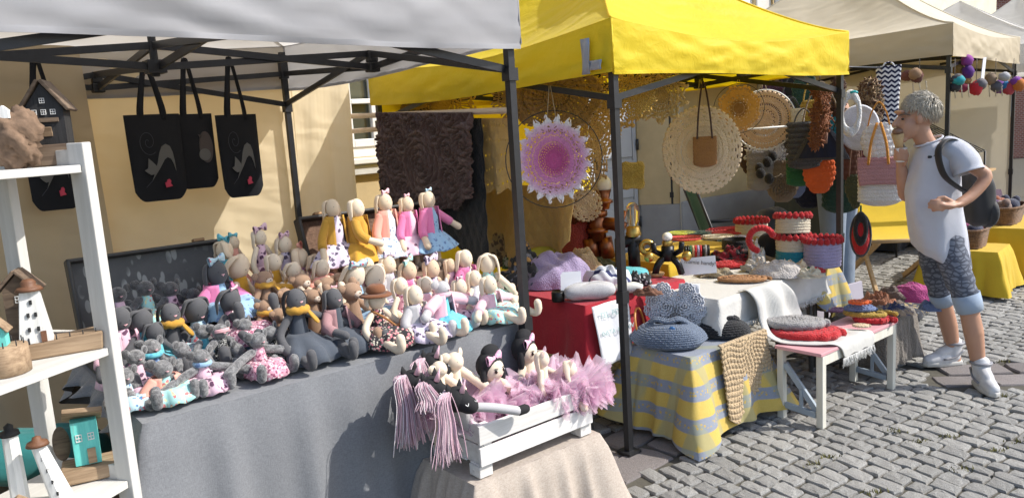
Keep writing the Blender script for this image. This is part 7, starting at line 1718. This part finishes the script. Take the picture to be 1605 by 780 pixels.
# leggings
def legmat():
    m, t = newmat('grey patterned leggings'); v = t.vor(26, feat='DISTANCE_TO_EDGE'); w_ = t.n('ShaderNodeTexWave'); w_.wave_type = 'RINGS'; w_.inputs['Scale'].default_value = 12; w_.inputs['Distortion'].default_value = 8; t.l(t.tc.outputs['Object'], w_.inputs['Vector'])
    k = t.math('MAXIMUM', t.ramp(v, [(.06, 1.0), (.1, 0.0)]), t.ramp(w_.outputs['Fac'], [(.72, 0.0), (.8, 1.0)])); t.col(t.mix(t.math('MULTIPLY', k, .75), (.17, .19, .235), (.035, .04, .06))); t.set(Roughness=.85); t.bump(t.noise(50), .3, .004); return m
LGM = legmat(); CUF = FAB('light denim cuff', (.33, .41, .52))
for Yl, pts, rs, cf in ((YN, (w(1484, 372, YN+.08), w(1499, 425, YN+.02), w(1513, 462, YN-.01)), (.09, .078, .066), (w(1513, 460, YN-.01), w(1521, 487, YN-.02))), (YF, (w(1462, 372, YF-.06), w(1466, 420, YF-.01), w(1474, 458, YF+.03)), (.09, .075, .062), (w(1474, 457, YF+.03), w(1479, 474, YF+.045)))):
    mb = MB(); mb.tube(spline(pts, 5), [rs[0]+(rs[-1]-rs[0])*i/10+.004*sin(2.1*i) for i in range(11)], 20); mb.build('legging', LGM, wm)
    mb = MB(); mb.tube([cf[0], cf[0].lerp(cf[1], .5), cf[1]], [rs[-1]+.005, rs[-1]+.004, rs[-1]-.001], 20, cap=False); mb.build('cuff', CUF, wm, solid=.006)
# high top trainers
SHO = PL('white leather', (.56, .56, .57), .42, .08, 20, 90, .2); SOL = PL('white rubber', (.5, .49, .46), .6, .12, 20); SHG = PL('silver grey trim', (.24, .24, .26), .4)
def shoe(c, yaw, ank):
    c = Vector(c); e = bpy.data.objects.new('shoe', None)
    M3 = rm(0, 0, yaw); mb = MB()
    def T_(x, y, z): return c+M3 @ Vector((x, y, z))
    mb.rtube([T_(.03, 0, .045), T_(.1, 0, .045), T_(.17, 0, .038)], [.044, .044, .036], 14); mb.rtube([T_(.02, 0, .05), T_(.015, 0, .1), T_(.01, 0, .135)], [.046, .046, .05], 14); mb.rtube([T_(.03, 0, .1), T_(.1, 0, .072)], [.04, .036], 12)
    so = remeshed(mb, 'shoe', SHO, wm, .006, 4)
    s = MB(); ol = [(-.028, -.035), (.04, -.043), (.12, -.046), (.19, -.03), (.21, 0), (.19, .03), (.12, .046), (.04, .043), (-.028, .035), (-.042, 0)]
    s.poly([T_(x, y, .002) for x, y in ol], .028, (0, 0, 1)); s.build('sole', SOL, so, bevel=.006)
    for i in range(4): MB().tube([T_(.06+.022*i, -.036, .088-.011*i), T_(.066+.022*i, 0, .112-.013*i), T_(.06+.022*i, .036, .088-.011*i)], .004, 6).build('lace', WHT, so)
    MB().torus(T_(.01, 0, .14), .05, .009, 24, 8).build('collar', SHG, so)
    for sy in (-1, 1): MB().tube(spline([T_(-.03, sy*.04, .1), T_(.03, sy*.049, .06), T_(.1, sy*.046, .05)], 3), .006, 6).build('stripe', SHG, so)
shoe(w(1536, 584, YN-.03)*1.0 - Vector((0, 0, w(1536, 584, YN-.03).z)), R(-100), 0); shoe(w(1497, 568, YF+.1) - Vector((0, 0, w(1497, 568, YF+.1).z)), R(183), 0)
# backpack and ice cream
NYL = FAB('black backpack nylon', (.012, .013, .016), rough=.6, var=.3)
bp = bpy.data.objects.new('backpack', None); COL.objects.link(bp); bp.location = W0+w(1535, 300, YC); tag(bp, 'black backpack worn by the woman in the pale tunic', 'backpack')
def wb(px, py, Y): return PY(px, py, Y)-bp.location
mb = MB(); c = wb(1531, 310, YC+.1); mb.ell(c, (.065, .12, .165), 32, 22, rm(0, -.1, 0), lambda d: min(1.25, (abs(d.x)**3.2+abs(d.y)**3.2+abs(d.z)**3.2)**(-1/3.2))*(1+.02*sin(9*d.y+5*d.z))); mb.build('pack_body', NYL, bp)
MB().ell(wb(1547, 332, YC+.06), (.04, .1, .09), 18, 12).build('pocket', NYL, bp)
for s_, Y0 in ((-1, YN+.03), (1, YF-.03)):
    Z0 = Y0+.075*s_; st = spline([wb(1520, 248, Y0), wb(1500, 222, Y0+.03*s_), wb(1482, 220, Y0+.05*s_), wb(1471, 235, Z0), wb(1473, 258, Z0+.005*s_), wb(1484, 280, Z0), wb(1512, 300, Y0+.05*s_)], 5)
    MB().tube(st, .022, 8, flat=(1, .3)).build('shoulder_strap', NYL, bp)
MB().tube([wb(1474, 240, YN), wb(1462, 246, YC-.1), wb(1455, 246, YC-.1)], .008, 6).build('chest_clip', NYL, bp)
ic = bpy.data.objects.new('ice_cream_cone', None); COL.objects.link(ic); ic.location = W0+cone1; tag(ic, 'wafer ice cream cone wrapped in a white napkin in her hand', 'ice cream')
v = cone0-cone1
q = MB(); q.tube([(0, 0, 0), tuple(v*.55), tuple(v*.95)], [.010, .024, .035], 16); q.build('wafer', PL('wafer', (.55, .36, .17), .8, .2, 60, 160, .5), ic); MB().ell(tuple(v*1.02), (.03, .03, .02), 16, 10, None, lambda d: 1+.08*sin(11*d.x+7*d.y)).build('scoop', PL('chocolate ice', (.2, .11, .07), .5), ic)
q = MB(); q.grid(lambda u, vv: tuple(v*(-.15+.55*vv)+Vector((cos(2*pi*u), sin(2*pi*u), 0))*(.02+.016*vv)*(1+.2*sin(6*pi*u*2+3*vv))), 26, 6, cu=True); q.build('napkin', PL('white napkin', (.75, .75, .75), .8), ic)
# seller in jeans behind the hanging bags
JEA = FAB('washed jeans', (.2, .25, .32), var=.3); sp_ = bpy.data.objects.new('person', None); COL.objects.link(sp_); P0 = WD(3.2, .62); sp_.location = P0; sp_.rotation_euler = (0, 0, AN)
tag(sp_, 'seller in washed jeans standing behind the hanging bags', 'person')
mb = MB(); mb.ell((0, 0, 1.58), (.075, .09, .11), 16, 12); mb.tube([(0, 0, 1.5), (0, 0, 1.36)], .05, 12); mb.rtube([(0, 0, 1.32), (0, 0, 1.1), (0, 0, .9)], [.14, .13, .14], 16)
for sx in (-1, 1): mb.rtube([(sx*.17, 0, 1.34), (sx*.2, .03, 1.08), (sx*.16, -.1, .98)], [.05, .042, .034], 12); mb.rtube([(sx*.085, 0, .9), (sx*.09, -.01, .48), (sx*.1, 0, .08)], [.09, .06, .045], 14); mb.rtube([(sx*.1, .02, .045), (sx*.11, -.12, .04)], [.045, .04], 12)
for sx in (-1, 1):
    for k in range(4): mb.rtube([(sx*.15+(k-1.5)*.017, -.13, .975), (sx*.14+(k-1.5)*.018, -.19, .95)], .0085, 6)
    mb.rtube([(sx*.125, -.12, .985), (sx*.1, -.16, .975)], .009, 6)
mb.ell((0, -.085, 1.57), (.014, .02, .02), 8, 6)
remeshed(mb, 'body', SKN, sp_, .009, 4)
mb = MB()
for sx in (-1, 1): mb.tube([(sx*.085, 0, .95), (sx*.09, -.012, .5), (sx*.1, .0, .05)], [.115, .085, .08], 18)
remeshed(mb, 'jeans', JEA, sp_, .011, 3)
mb = MB(); mb.rtube([(0, 0, 1.3), (0, 0, 1.1), (0, 0, .93)], [.165, .155, .165], 18)
for sx in (-1, 1): mb.rtube([(sx*.16, 0, 1.35), (sx*.2, .02, 1.1)], [.07, .058], 14)
remeshed(mb, 'shirt', FAB('dark green shirt', (.015, .04, .03)), sp_, .011, 3)
MB().ell((0, .02, 1.61), (.09, .1, .1), 18, 12).build('hair', PL('dark brown hair', (.05, .03, .02), .6, .3, 40, 120, .6), sp_)
for sx in (-1, 1): MB().ell((sx*.03, -.085, 1.595), (.01, .006, .006), 8, 5).build('eye', MATS['dark eye'], sp_)
MB().ell((0, -.088, 1.525), (.022, .008, .006), 8, 5).build('lips', MATS['lip skin'], sp_)
